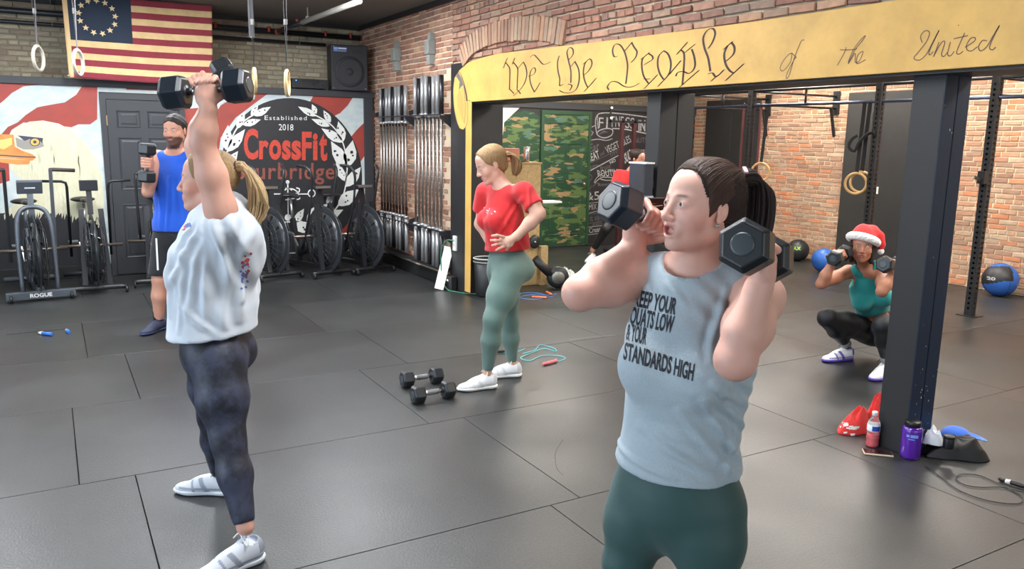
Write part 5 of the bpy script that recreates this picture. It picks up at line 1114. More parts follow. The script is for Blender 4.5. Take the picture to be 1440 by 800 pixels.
def both_bvh(*obs):
    V = []; Q = []
    for o in obs: k = len(V); V += [v.co[:] for v in o.data.vertices]; Q += [tuple(i+k for i in p.vertices) for p in o.data.polygons]
    return BVHTree.FromPolygons(V, Q)
def strands(name, roots, m, parent, r=.004, n=5, taper=.3):
    mb = MB()
    for pts in roots: mb.tube(pts, [r, r*1.1, r, r*taper], n, smooth=4)
    o = mb.build(name, m, parent, recalc=False); o['kind'] = 'stuff'; return o
def hair_mat(name, c, c2, scale=(60, 60, 4)): return mat(name, c, .6, spec=.3, vary=.9, vscale=1.6, col2=c2, stretch=scale, bump=.5, bscale=6)
def solid(c): return lambda V: np.tile(np.array(rgb(*c)[:3]), (len(V), 1))
def crease(h, *L): return [(stand(a, b, h), stand(c, d_, h), w, am) for a, b, c, d_, w, am in L]
M2 = np.array([_RT, _UP])
def folds(seed, amp, freq, direction=(0, 0, 1), extra=(), creases=()):
    r = np.random.default_rng(seed); W = [(nrm(np.array(direction)*1.0+r.normal(size=3)*.45)*freq*(.6+r.random()), r.random()*6.3, r.normal(size=3)*freq*.35, r.random()*6.3) for _ in range(6)]
    def f(V, n):
        d = np.zeros(len(V))
        for a, b, w, am in creases:
            q = V@M2.T; a2 = M2@a; e = M2@b-a2; t = np.clip(((q-a2)@e)/(e@e), 0, 1); ds = np.sqrt((((q-a2)-t[:, None]*e)**2).sum(1)); d += am*3/amp*(np.exp(-(ds/w)**2)-.55*np.exp(-((ds-1.9*w)/w)**2))*np.sin(PI*np.clip(t*.9+.05, 0, 1))**.6 if amp else 0
        for k, ph, k2, p2 in W:
            s = np.sin(V@k+ph+1.5*np.sin(V@k2+p2)); d += s*np.abs(s)**.5*np.clip(np.sin(V@k2*1.3+p2*2)+.4, 0, 1)
        d = d*amp/3
        for c, dr, rad, a, fr in extra: q = V-c; d += a*np.sin(q@np.asarray(dr)*fr)*np.exp(-(q*q).sum(1)/rad**2)
        return d
    return f
TIE = mat('hair_tie', rgb(18, 18, 20), .7)

# ---- woman in the grey tank top, nearest the camera ----
def woman_grey():
    t = thing('person', 'woman in a light grey lettered tank top and dark green leggings, holding two dumbbells at her shoulders', 'person', tuple(stand(950, 700, 2.06)*[1, 1, 0])); s = 1.0
    t['label'] = 'woman in grey lettered tank top and green leggings holding dumbbells at her shoulders'
    SK = skin_mat('skin_rosy', rgb(222, 172, 154)); F = facing(33); N = stand(978, 384, 2.07); PV = stand(952, 702, 2.07)
    R, F, U = axes(F); shR = N+R*.155-U*.025; shL = N-R*.170-U*.045
    elR = stand(816, 412, 2.06); elL = stand(1034, 506, 1.77); gR = stand(914, 308, 2.14); gL = stand(1066, 356, 1.80)
    axR = nrm(-.80*_RT+.36*_UP-.48*_HD); axL = nrm(-.50*_RT+.24*_UP-.83*_HD)
    pR = nrm(gR-elR+_UP*.05); pR = nrm(pR-axR*(pR@axR)); pL = nrm(gL-elL); pL = nrm(pL-axL*(pL@axL)); qR = np.cross(-axR, pR); qL = np.cross(pL, -axL)
    wR = gR-pR*.088-qR*.020; wL = gL-pL*.080-qL*.018
    print('A upper', np.linalg.norm(elR-shR), np.linalg.norm(elL-shL), 'fore', np.linalg.norm(wR-elR), np.linalg.norm(wL-elL), 'PVz', PV[2], 'top', N[2])
    d = dict(chest=(.170, .116), cz=.68, waist=(.142, .114), hip=(.172, .135), belly=.012, bust=(.066, .054))
    S = Sdf(); torso_ops(S, N, PV, F, d, -.012)
    S.cone(shR, shL, .048, .048, .04); HC = stand(986, 291, 2.03); HF = facing(66, 6); hs = 1.0
    S.cone(HC-_UP*.055-HF*.012, N-U*.01, .054, .060, .03); S.cone(N+U*.03, shR, .035, .045, .05); S.cone(N+U*.03, shL, .035, .045, .05)
    for sh, el, w in ((shR, elR, wR), (shL, elL, wL)):
        m1 = sh*.5+el*.5; S.chain([sh, m1, el], [.059, .057, .044], .03); m2 = el*.62+w*.38; S.chain([el, m2, w], [.040, .0455, .0295], .02); S.ell(el, (.037, .037, .037), None, .03)
    grip_ops(S, wR, gR, pR, qR, 'R', 1.12); grip_ops(S, wL, gL, pL, qL, 'L')
    P, A = head_ops(S, HC, HF, _UP, hs, mouth=.019, jaw=1.08)
    hips = [PV+R*.088-U*.01, PV-R*.088-U*.01]; kn = [np.array([*(h+F*.05+R*k*.03)[:2], .47]) for h, k in zip(hips, (1, -1))]; an = [np.array([*(h-F*.01+R*k*.06)[:2], .09]) for h, k in zip(hips, (1, -1))]
    for h, k, a in zip(hips, kn, an): S.chain([h, k, a], [.075, .048, .034], .03)
    base = (224, 174, 156); fp = face_paint(HC, HF, _UP, hs, base, (170, 80, 82), (84, 60, 54), blush=(222, 140, 128)); R_, F_, U_ = A
    tat = stand(868, 332, 1.90); tat2 = stand(1040, 415, 1.70)
    def paint(V):
        c = fp(V); red = np.array(rgb(222, 146, 136)[:3])
        for e_ in (elR, elL): w = np.exp(-((V-e_)**2).sum(1)/.055**2)[:, None]*.3; c = c*(1-w)+red*w
        for g_ in (gR, gL): w = np.exp(-((V-g_)**2).sum(1)/.07**2)[:, None]*.3; c = c*(1-w)+red*w
        ink = np.array(rgb(118, 96, 112)[:3])
        for q, r1 in ((tat, .022), (tat2, .016)):
            e = V-q; u = e@_RT; v = e@_UP; rr = np.sqrt(u*u+v*v*.5); w = ((rr < r1) & (np.sin(u*420)+np.sin(v*360+u*200) > .1))[:, None]*.75*((np.abs(e@_HD) < .08)[:, None]); c = c*(1-w)+ink*w
        return c
    fine = [(HC-np.array([.135, .135, .135]), HC+np.array([.135, .135, .14]), .0026), (gR-.085, gR+.085, .0026), (gL-.085, gL+.085, .0026)]
    body = skin_object('body', S, SK, t, .0065, fine, paint, lo=(-9, -9, .0)); eyes(P, A, t, hs, (0, .08))
    MB().sph(P(0, .078, -.058), (.012, .008, .004), 6, ax=A).build('teeth', TEETH, t)
    MB().lathe([(.004, -.002), (.0055, 0), (.004, .002)], P(-.083, .004, -.040), R_, 10).build('earring', CHROME, t)
    # leggings
    LG = cloth_mat('leggings_green', rgb(48, 80, 78), rough=.6, bump=.15); K = Sdf(); torso_ops(K, N, PV, F, d, .004); K.half(PV+U*.16, U, .01)
    for h, k, a in zip(hips, kn, an): K.chain([h, h*.6+k*.4, k, k*.55+a*.45, a], [.102, .096, .064, .060, .038], .035)
    K.ell(PV-F*.06-U*.03, (.14, .10, .11), (R, F, U), .05); K.half((0, 0, .12), -_UP)
    skin_object('leggings', K, LG, t, .008, disp=folds(3, .0012, 40))
    for a, k in zip(an, (1, -1)): shoe(t, a, F+R*k*.2, up_m=mat('shoe_white', rgb(222, 224, 226), .6), sole_m=WHITE, h=.009)
    # tank top
    TG = cloth_mat('tank_grey', rgb(172, 186, 194), vary=.12, vscale=220, rough=.9); T = Sdf(); torso_ops(T, N, PV, F, dict(d, waist=(.150, .122), hip=(.172, .135)), .012)
    T.cone(N+R*.105-U*.005, N-R*.11-U*.010, .052, .052, .04); T.cone(N-U*.05, N-U*.10, .11, .12, .05)
    T.ell(PV+U*.10+F*.02, (.160, .135, .13), (R, F, U), .06); T.ell(PV+U*.02+F*.0, (.176, .150, .09), (R, F, U), .05)
    T.ell(PV+U*.36+F*.105-R*.0, (.11, .05, .07), (R, F, U), .05)
    hem = stand(950, 664, 2.0); T.half(hem, -_UP-F*.06+R*.02, .004)
    T.ell(N+U*.045+F*.020, (.078, .088, .088), (R, F, U), .006, True)
    for q, sh in ((1, shR), (-1, shL)): T.ell(sh+R*q*.028-U*.035+F*.01, (.058, .085, .105), (R, F, U), .008, True)
    ex = [(stand(1020, 560, 1.95), (.5, .2, .9), .10, .0050, 150), (stand(960, 620, 1.95), (.2, 0, 1), .09, .0030, 130), (stand(1000, 430, 1.95), (.8, 0, .6), .07, .003, 140)]
    shirt = skin_object('tank_top', T, TG, t, .006, disp=folds(11, .0036, 30, (.9, 0, .5), ex, crease(2.0, (975, 545, 1040, 645, .010, .010), (945, 565, 1030, 660, .010, .009), (1000, 540, 1045, 600, .008, .010), (985, 520, 1030, 560, .008, .010), (870, 640, 940, 655, .007, .005), (900, 600, 1000, 655, .010, .007), (1005, 420, 985, 490, .009, .009), (1015, 400, 1000, 450, .007, .007), (900, 372, 912, 420, .008, .007), (940, 400, 960, 425, .008, .005), (1030, 580, 1010, 655, .010, .010))))
    # lettering thrown onto the chest from straight in front of it
    bvh = BVHTree.FromPolygons([v.co[:] for v in shirt.data.vertices], [p.vertices[:] for p in shirt.data.polygons]); INKB = mat('print_black', rgb(34, 36, 44), .7)
    mb = MB(); D = facing(12); Dr = -D
    for txt, a, b, c in (('KEEP YOUR', (891, 429), (949, 442), (895, 406)), ('SQUATS LOW', (880, 453), (945, 468), (884, 429)), ('& YOUR', (880, 477), (908, 484), (883, 454)), ('STANDARDS HIGH', (876, 504), (974, 535), (879, 480))):
        cu = bpy.data.curves.new('l', 'FONT'); cu.body = txt; cu.size = 1; cu.offset = .028; cu.resolution_u = 3; ob = bpy.data.objects.new('l', cu); COL.objects.link(ob); bpy.context.view_layer.update(); me = bpy.data.meshes.new_from_object(ob)
        bm = bmesh.new(); bm.from_mesh(me); 
        for _ in range(2): bmesh.ops.subdivide_edges(bm, edges=[e for e in bm.edges if e.calc_length() > .12], cuts=2)
        bmesh.ops.triangulate(bm, faces=bm.faces); vs = np.array([v.co[:] for v in bm.verts]); fs = [tuple(v.index for v in f.verts) for f in bm.faces]; bm.free(); bpy.data.objects.remove(ob); bpy.data.meshes.remove(me)
        x0, x1 = vs[:, 0].min(), vs[:, 0].max(); h0 = 1.72
        O, Rr, Tt = stand(*a, h0), stand(*b, h0), stand(*c, h0); W = []; ok = []
        for v in vs:
            p = O+(v[0]-x0)/(x1-x0)*(Rr-O)+v[1]/.729*(Tt-O); dirn = nrm(p-CAMP); hit = bvh.ray_cast(Vector(p), Vector(dirn), 1.0)
            ok.append(hit[0] is not None); W.append(np.array(hit[0])-dirn*.0016+np.array(hit[1])*0 if hit[0] is not None else p)
        fs = [f for f in fs if all(ok[i] for i in f) and max(np.linalg.norm(W[f[0]]-W[f[1]]), np.linalg.norm(W[f[1]]-W[f[2]])) < .15]; mb.add(W, fs)
    mb.build('lettering', INKB, shirt, recalc=False)
    # hair: dark, scraped back to a high ponytail
    HM = hair_mat('hair_dark', rgb(30, 24, 26), rgb(52, 36, 32)); HB = hair_mat('hair_front', rgb(84, 60, 46), rgb(50, 36, 32)); H = Sdf()
    e = lambda c, r, k=.01, sub=False: H.ell(P(*c), r, A, k, sub)
    e((0, -.024, .035), (.0805, .100, .0905)); e((0, .018, .052), (.0690, .064, .064), .02); e((0, -.07, -.02), (.06, .045, .055), .02)
    e((0, .115, .0), (.105, .092, .122), .006, True)
    for q in (-1, 1): e((q*.082, .020, -.055), (.03, .050, .045), .01, True)
    def groove(V, n): q = V-P(0, -.10, .07); return .0009*np.sin(np.arctan2(q@R_, q@U_)*90)+.0006*np.sin(np.arctan2(q@R_, q@U_)*157)
    hair = skin_object('hair', H, HM, t, .0035, disp=groove)
    fr = []; bh = both_bvh(hair, body); end = P(0, -.100, .080)
    for i in range(210):
        a = -2.0+4.0*(i+rng.random())/210; st = P(.080*math.sin(a), .074-.036*abs(math.sin(a))-.035*max(-math.cos(a), 0), .012+.082*math.cos(a)); pts = []
        for u in (0, .18, .4, .65, .88):
            q = st*(1-u)+end*u; dd_ = nrm(q-P(0, -.02, .0)); hit = bh.ray_cast(Vector(P(0, -.02, .0)+dd_*.3), Vector(-dd_), .3); pts.append(np.array(hit[0])+dd_*(.0005+.001*rng.random()) if hit[0] is not None and (u > 0 or True) else q)
        fr.append(pts)
    strands('front_hair', fr, HB, hair, .0019)
    tie = P(-.0, -.112, .075); tail = []
    for i in range(190):
        a = rng.random()*6.28; rr = math.sqrt(rng.random()); o1 = R_*math.cos(a)*rr; o2 = F_*math.sin(a)*rr
        tail.append([P(0, -.085, .078)+o1*.03+U_*.015*math.sin(a), tie+o1*.026-F_*.03+U_*(.012+.02*rr*math.sin(a)), tie-F_*.062+o1*.044+o2*.030-U_*.02, tie-F_*.070+o1*.050+o2*.034-U_*.10, tie-F_*.058+o1*.046+o2*.030-U_*.17, tie-F_*.045+o1*.028+o2*.02-U_*(.20+rng.random()*.04)])
    strands('ponytail', tail, HM, hair, .0056, 5)
    MB().tube([tie-F_*-.01+.024*(R_*math.cos(q)+U_*math.sin(q)) for q in np.linspace(0, 2*PI, 21)[:-1]], .006, 8, True).build('hair_tie', TIE, hair)
    MB().bar(P(-.05, -.085, .098), P(-.02, -.10, .112), .010, .004).build('hair_clip', mat('clip_pink', rgb(214, 170, 170), .3), hair)
    dumbbell('dark hex dumbbell with a pale top, held at the near cheek of the woman in grey', gR+axR*0, axR, R=.063, hl=.082, gl=.135, roll=.35, m=HEXB)['label'] = 'hex dumbbell in the woman in grey\'s hand beside her chin'
    dumbbell('x', gL, axL, R=.062, hl=.080, gl=.128, roll=.1)['label'] = 'hex dumbbell resting over the woman in grey\'s shoulder, by her ponytail'
woman_grey()

def sleeve(T, sh, el, r, f, ra, r2=None):
    d = nrm(el-sh); e = sh+(el-sh)*f; r2 = r*1.08 if r2 is None else r2
    T.cone(sh, e+d*.01, r, r2, .04); T.disc(e, e+d*.12, r2*1.8, .003); T.disc(e-d*.03, e+d*.01, ra, .003)
def ponytail(P, A, hair, m, tie, pts, rads, n, r, seed=1):
    R_, F_, U_ = A; rr_ = np.random.default_rng(seed); tail = []
    for i in range(n):
        a = rr_.random()*6.28; q = math.sqrt(rr_.random()); L = []
        for k, (p, rd) in enumerate(zip(pts, rads)):
            p = np.asarray(p, float); L.append(p+(R_*math.cos(a)*q+(F_*.6+U_*.6)*math.sin(a)*q)*rd+rr_.normal(size=3)*rd*.08)
        L[-1] = L[-2]+(L[-1]-L[-2])*(.5+rr_.random()*.7); tail.append(L)
    strands('ponytail', tail, m, hair, r, 5)

# ---- woman in the white T-shirt, dumbbells pressed overhead ----
def woman_white():
    t = thing('person', 'woman in loose white T-shirt pressing two dumbbells overhead, dark patterned leggings', 'person', tuple(stand(306, 700, 3.12)*[1, 1, 0]))
    SK = skin_mat('skin_warm', rgb(206, 154, 134)); F = facing(93); N = stand(309, 303, 3.12); PV = stand(303, 492, 3.14); R, F, U = axes(F)
    shL = N-R*.150+U*.035-F*.0; shR = N+R*.150+U*.035
    shL = stand(311, 292, 2.97); shR = stand(298, 290, 3.28); elL = stand(284, 200, 2.93); elR = stand(276, 206, 3.28); gL = stand(293, 124, 2.95); gR = stand(281, 118, 3.24)
    axL = nrm(_RT+_UP*.12-_HD*.05); axR = nrm(_RT*.85+_UP*.45+_HD*.35)
    pL = nrm(gL-elL); pL = nrm(pL-axL*(pL@axL)); pR = nrm(gR-elR); pR = nrm(pR-axR*(pR@axR)); qL = np.cross(pL, axL); qR = np.cross(axR, pR)
    wL = gL-pL*.082-qL*.018; wR = gR-pR*.082-qR*.018
    print('B', np.linalg.norm(elL-shL), np.linalg.norm(wL-elL), PV[2])
    d = dict(chest=(.150, .108), waist=(.130, .105), hip=(.165, .130), bust=(.056, .052), seat=(.060, .078), cz=.68); S = Sdf(); torso_ops(S, N-U*.03, PV, F, d, -.012, True)
    HC = stand(292, 255, 3.12); HF = facing(83, 2); S.cone(HC-_UP*.05-HF*.02, N, .052, .058, .03); S.cone(shR, shL, .05, .05, .05)
    for sh, el, w in ((shR, elR, wR), (shL, elL, wL)):
        S.chain([sh-U*.02, sh*.5+el*.5, el], [.060, .052, .043], .03); S.chain([el, el*.62+w*.38, w], [.043, .046, .0275], .02)
    grip_ops(S, wR, gR, pR, qR, 'R', .95); grip_ops(S, wL, gL, pL, qL, 'L', 1.0)
    P, A = head_ops(S, HC, HF, _UP, 1.0, jaw=.96); R_, F_, U_ = A
    hipL = stand(306, 505, 3.05); hipR = stand(296, 500, 3.24); knL = stand(321, 618, 2.96); knR = stand(299, 585, 3.36); anL = stand(345, 741, 2.86); anR = stand(309, 668, 3.48)
    for h, k, a in ((hipL, knL, anL), (hipR, knR, anR)): S.chain([h, k, a], [.075, .045, .034], .03)
    skin_object('body', S, SK, t, .008, [(HC-.135, HC+np.array([.135, .135, .14]), .0032), (gL-.08, gL+.08, .0032), (gR-.08, gR+.08, .0034)], face_paint(HC, HF, _UP, 1.0, (206, 154, 134), (184, 104, 98), (92, 66, 52))); eyes(P, A, t, 1.0, (0, .0))
    LG = mat('leggings_cloud', rgb(15, 18, 30), .6, vary=.22, vscale=11, col2=rgb(54, 58, 78), bump=.15, bscale=300); K = Sdf(); torso_ops(K, N, PV, F, dict(d, bust=None), .002); K.half(PV+U*.10, U, .01)
    for h, k, a, rr in ((hipL, knL, anL, 1.0), (hipR, knR, anR, .95)): K.chain([h, h*.5+k*.5, k, k*.6+a*.4, a+(k-a)*.03], [.108*rr, .096*rr, .062*rr, .063*rr, .040*rr], .035)
    K.disc(anL+(knL-anL)*.05, anL-(knL-anL)*.3, .07, .004); K.disc(anR+(knR-anR)*.05, anR-(knR-anR)*.3, .07, .004)
    skin_object('leggings', K, LG, t, .008, disp=folds(5, .0015, 40))
    SU = mat('shoe_pale', rgb(196, 200, 208), .6, vary=.3, vscale=30, col2=rgb(156, 164, 180), bump=.2, bscale=300); SO = mat('sole_pale', rgb(210, 214, 220), .5)
    td = on_z(286, 794, 0)-on_z(366, 762, 0); shoe(t, anL, td, .275, SU, SO, h=.0045, accent=mat('shoe_grey', rgb(140, 146, 160), .5)); td = on_z(252, 690, 0)-on_z(326, 692, 0); shoe(t, anR, td, .275, SU, SO, h=.005, accent=mat('shoe_grey', rgb(140, 146, 160)))
    TW = cloth_mat('tee_white', rgb(204, 210, 218), vary=.05, vscale=20); T = Sdf(); torso_ops(T, N-U*.02, PV, F, dict(d, seat=None), .022)
    T.cone(N-U*.02-F*.01, PV+U*.26+F*.0, .125, .150, .08); T.ell(PV+U*.16, (.175, .165, .17), (R, F, U), .06); T.ell(PV+U*.03+F*.01, (.178, .162, .13), (R, F, U), .06); T.ell(N-U*.15+F*.10, (.10, .06, .09), (R, F, U), .06); T.ell(N-U*.14-F*.095, (.12, .065, .11), (R, F, U), .06)
    T.cone(shR-U*.06, shL-U*.07, .072, .072, .05); T.cone(stand(322, 300, 3.02), stand(336, 330, 3.05), .050, .080, .06); T.ell(stand(300, 275, 2.93), (.056, .12, .085), np.array([_RT, _HD, _UP]), .008, True); T.disc(shR-U*.02, elR+U*.1, .064, .01); T.ell(HC+HF*.02-_UP*.06, (.09, .09, .08), None, .01, True)
    T.half(stand(292, 470, 3.1), -_UP-F*.0+_RT*.10, .004); T.ell(N+U*.05+F*.035, (.070, .072, .072), (R, F, U), .006, True)
    ex = [(stand(262, 370, 3.0), (.3, 0, 1), .14, .006, 60), (stand(315, 400, 3.0), (1, 0, .35), .16, .009, 62), (stand(340, 330, 3.0), (.9, 0, -.5), .10, .007, 70), (stand(285, 330, 2.98), (.8, 0, .6), .09, .006, 90)]
    sh_ = skin_object('tee_shirt', T, TW, t, .0065, disp=folds(21, .0080, 17, (1, .2, .25), ex, crease(3.05, (290, 318, 246, 400, .013, .010), (298, 325, 272, 440, .014, .011), (302, 335, 300, 450, .013, .010), (318, 300, 340, 420, .014, .012), (330, 320, 322, 455, .014, .012), (242, 345, 243, 440, .012, .008), (346, 350, 338, 450, .012, .010), (262, 420, 320, 468, .012, .007), (283, 310, 255, 345, .009, .007), (335, 290, 352, 350, .012, .008), (270, 350, 262, 460, .010, .007))))
    bvh = both_bvh(sh_)
    def print_on(px, py, shapes, m, name):
        mb = MB()
        for poly in shapes:
            W = []
            for x, y in poly:
                d_ = nrm(ray(px+x, py+y)); hit = bvh.ray_cast(Vector(CAMP), Vector(d_), 9)
                if hit[0] is not None: W.append(np.array(hit[0])-d_*.003)
            if len(W) == len(poly): mb.add(W, [tuple(range(len(W)))])
        if mb.v: mb.build(name, m, sh_, recalc=False)
    r = np.random.default_rng(4)
    for m, n_, cx_, cy_, sx, sy, n in ((mat('print_red', rgb(190, 70, 80), .7), 'back_print', 347, 372, 7, 16, 14), (mat('print_blue', rgb(96, 116, 176), .7), 'back_print', 343, 385, 7, 20, 18), (mat('print_blue', rgb(96, 116, 176)), 'chest_logo', 262, 315, 7, 5, 6), (mat('print_red', rgb(190, 70, 80)), 'chest_logo', 258, 318, 5, 4, 6)):
        print_on(0, 0, [[(cx_+ox+dx*w, cy_+oy+dy*w) for dx, dy in ((0, -1), (1.2, -.3), (.8, 1), (-.9, .8), (-1, -.4))] for ox, oy, w in zip(r.normal(size=n)*sx*.5, r.normal(size=n)*sy*.5, 1.0+r.random(n)*1.6)], m, n_)
    HM = hair_mat('hair_blonde', rgb(96, 72, 50), rgb(176, 146, 102)); HT = hair_mat('hair_blonde_tail', rgb(122, 94, 64), rgb(206, 178, 132), (40, 40, 3)); H = Sdf(); e = lambda c, r_, k=.01, sub=False: H.ell(P(*c), r_, A, k, sub)
    e((0, -.024, .035), (.081, .101, .091)); e((0, .026, .048), (.0685, .067, .062), .02); e((0, .115, .0), (.105, .088, .118), .006, True)
    hair = skin_object('hair', H, HM, t, .0045, disp=lambda V, n: .0012*np.sin(np.arctan2((V-P(0, -.1, .02))@R_, (V-P(0, -.1, .02))@U_)*70))
    tie = stand(331, 236, 3.12); ponytail(P, A, hair, HT, tie, [P(0, -.075, .05), tie, stand(346, 237, 3.12), stand(362, 262, 3.12), stand(362, 292, 3.12), stand(352, 318, 3.10)], [.025, .016, .034, .055, .050, .035], 150, .0042, 3)
    wisp = [[stand(331, 236, 3.12), stand(350, 240, 3.08), stand(364, 262+k*3, 3.08), stand(372+k, 280+k*2, 3.08), stand(378-k*3, 294+k*4, 3.08)] for k in range(7)]; strands('loose_lock', wisp, HT, hair, .004)
    MB().tube([tie+.019*(U_*math.cos(q)+R_*math.sin(q)) for q in np.linspace(0, 2*PI, 17)[:-1]], .008, 8, True).build('hair_tie', TIE, hair)
    dumbbell('hex dumbbell raised highest at the front by the woman in the white T-shirt', stand(290, 126, 2.95), axL, R=.066, hl=.088, gl=.142, roll=.5, m=HEXB)
    dumbbell('second raised hex dumbbell, mostly hidden behind the front fist', gR, axR, R=.060, hl=.080, gl=.128, roll=.2)
woman_white()

# ---- woman in the red T-shirt, hand on hip ----
def woman_red():
    t = thing('person', 'woman in red T-shirt and sage leggings looking down, hand on her hip', 'person', tuple(stand(706, 540, 5.26)*[1, 1, 0]))
    SK = skin_mat('skin_fair', rgb(214, 166, 144)); F = facing(66); N = stand(707, 262, 5.27); PV = stand(714, 374, 5.28); R, F, U = axes(F)
    shL = stand(737, 268, 5.10); shR = stand(683, 270, 5.42); elL = stand(758, 301, 5.02); wL = stand(727, 332, 5.02); elR = stand(676, 315, 5.50); wR = stand(690, 345, 5.42)
    d = dict(chest=(.150, .110), waist=(.125, .100), hip=(.160, .125), bust=(.054, .050), seat=(.070, .084)); S = Sdf(); torso_ops(S, N-U*.02, PV, F, d, -.012)
    HC = stand(690, 231, 5.27); HF = facing(72, -24); HU = nrm(_UP+HF*.25); S.cone(HC-_UP*.05-HF*.02, N, .050, .056, .03); S.cone(shR, shL, .045, .045, .04)
    S.chain([shL, shL*.5+elL*.5, elL], [.054, .050, .042], .03); S.chain([elL, elL*.6+wL*.4, wL], [.041, .042, .026], .02); S.chain([shR, elR], [.050, .040], .03); S.chain([elR, wR], [.040, .026], .03)
    hn = stand(712, 340, 5.00); S.ell(hn, (.042, .018, .036), (nrm(stand(700, 342, 5)-stand(727, 332, 5)), _HD, _UP), .015); S.cone(wL, hn, .026, .022, .02)
    for a, b, c in (((708, 333), (699, 331), (692, 331.5)), ((706, 338), (697, 338), (689.5, 338)), ((706, 343), (698, 344), (692, 345)), ((708, 347), (702, 349.5), (698, 352))): S.chain([stand(*a, 4.99), stand(*b, 4.97), stand(*c, 4.985)], [.0105, .0095, .0075], .005)
    S.chain([stand(716, 345, 4.99), stand(713, 351, 5.02)], [.013, .010], .01)
    P, A = head_ops(S, HC, HF, HU, 1.0); R_, F_, U_ = A
    hipL = stand(716, 385, 5.18); hipR = stand(706, 382, 5.36); knL = stand(694, 448, 5.08); knR = stand(717, 452, 5.40); anL = stand(685, 524, 5.14); anR = stand(720, 512, 5.42)
    for h, k, a in ((hipL, knL, anL), (hipR, knR, anR)): S.chain([h, k, a], [.07, .045, .032], .03)
    skin_object('body', S, SK, t, .009, [(HC-.135, HC+.135, .004), (hn-.09, hn+.09, .0042)], face_paint(HC, HF, HU, 1.0, (214, 166, 144), (190, 110, 104), (110, 82, 62))); eyes(P, A, t, 1.0, (0, -.3))
    LG = cloth_mat('leggings_sage', rgb(92, 116, 108), rough=.65, bump=.12); K = Sdf(); torso_ops(K, N, PV, F, dict(d, bust=None), .004); K.half(PV+U*.12, U, .01)
    for h, k, a, q in ((hipL, knL, anL, 1), (hipR, knR, anR, .95)): K.chain([h, h*.5+k*.5, k, k*.6+a*.4, a+(k-a)*.04], [.110*q, .095*q, .062*q, .062*q, .036*q], .035); K.disc(a+(k-a)*.06, a-(k-a)*.3, .07, .004)
    skin_object('leggings', K, LG, t, .009, disp=folds(6, .0015, 45))
    SU = mat('shoe_white', rgb(222, 224, 226), .6); td = on_z(646, 546, 0)-on_z(692, 541, 0); shoe(t, anL, td, .265, SU, WHITE, h=.006); td = on_z(694, 531, 0)-on_z(736, 529, 0); shoe(t, anR, td, .265, SU, WHITE, h=.006)
    TR = cloth_mat('tee_red', rgb(196, 34, 38)); T = Sdf(); torso_ops(T, N-U*.02, PV, F, d, .016); T.cone(shR-U*.01, shL-U*.01, .056, .056, .05); T.ell(PV+U*.16, (.155, .13, .13), (R, F, U), .06); T.ell(PV+U*.09, (.160, .135, .10), (R, F, U), .05)
    sleeve(T, shL-U*.01, elL, .060, .70, .048, .070); sleeve(T, shR, elR, .066, .6, .050, .072); T.half(stand(710, 353, 5.2), -_UP+_RT*.10, .004); T.ell(N+U*.045+F*.02, (.068, .075, .065), (R, F, U), .006, True)
    o = skin_object('tee_shirt', T, TR, t, .008, disp=folds(8, .0065, 26, (.6, 0, .8), (), crease(5.2, (735, 275, 700, 330, .012, .010), (730, 290, 715, 345, .012, .010), (680, 300, 690, 350, .010, .008), (700, 300, 735, 350, .012, .010), (742, 262, 745, 285, .010, .008)))); bvh = both_bvh(o); mb = MB()
    for x, y, w, hgt in ((680, 291, 9, 2.2), (684, 295, 13, 2.0), (684, 298.5, 8, 1.4)):
        W = []
        for dx, dy in ((0, 0), (w, 1.5), (w, 1.5+hgt), (0, hgt)):
            d_ = nrm(ray(x+dx, y+dy)); hit = bvh.ray_cast(Vector(CAMP), Vector(d_), 9); W.append(np.array(hit[0])-d_*.012 if hit[0] is not None else None)
        if all(w_ is not None for w_ in W): mb.add(W, [(0, 1, 2, 3)])
    if mb.v: mb.build('chest_logo', mat('print_pale', rgb(206, 170, 190), .7), o, recalc=False)
    HM = hair_mat('hair_honey', rgb(104, 76, 50), rgb(178, 144, 100)); H = Sdf(); e = lambda c, r_, k=.01, sub=False: H.ell(P(*c), r_, A, k, sub)
    e((0, -.024, .035), (.081, .101, .091)); e((0, .026, .048), (.0685, .067, .062), .02); e((0, .115, .0), (.105, .088, .118), .006, True); e((0, -.06, -.03), (.06, .05, .05), .02)
    hair = skin_object('hair', H, HM, t, .006, disp=lambda V, n: .0014*np.sin(np.arctan2((V-P(0, -.1, .02))@R_, (V-P(0, -.1, .02))@U_)*60))
    tie = P(0, -.115, .01); ponytail(P, A, hair, HM, tie, [P(0, -.08, .02), tie, P(0, -.155, .005), P(0, -.170, -.05), P(-.0, -.150, -.10), P(0, -.125, -.13)], [.03, .018, .036, .042, .036, .02], 90, .005, 5)
    MB().tube([wL+.028*(nrm(elL-wL)*0+frame(elL-wL)[0]*math.cos(q)+frame(elL-wL)[1]*math.sin(q)) for q in np.linspace(0, 2*PI, 17)[:-1]], .004, 6, True).build('bracelet', mat('bracelet_pale', rgb(200, 190, 190), .4), t)
woman_red()
DBG = 'pair of hex dumbbells lying before the woman in red'
for (a, b, lab) in (((576, 533), (612, 527), 'chrome-handled hex dumbbell on the mats, the farther of the pair by the white shoes'), ((590, 555), (630, 547), 'chrome-handled hex dumbbell on the mats, the nearer of the pair by the white shoes')):
    A_0 = on_z(a[0]-4, a[1], .055); B_0 = on_z(b[0]+2, b[1], .055); c = (A_0+B_0)/2; c[2] = .0555
    dumbbell(lab, c, B_0-A_0, R=.062, hl=.078, gl=.135, roll=PI/6 if False else 0.5236, m=HEXR, group=None)

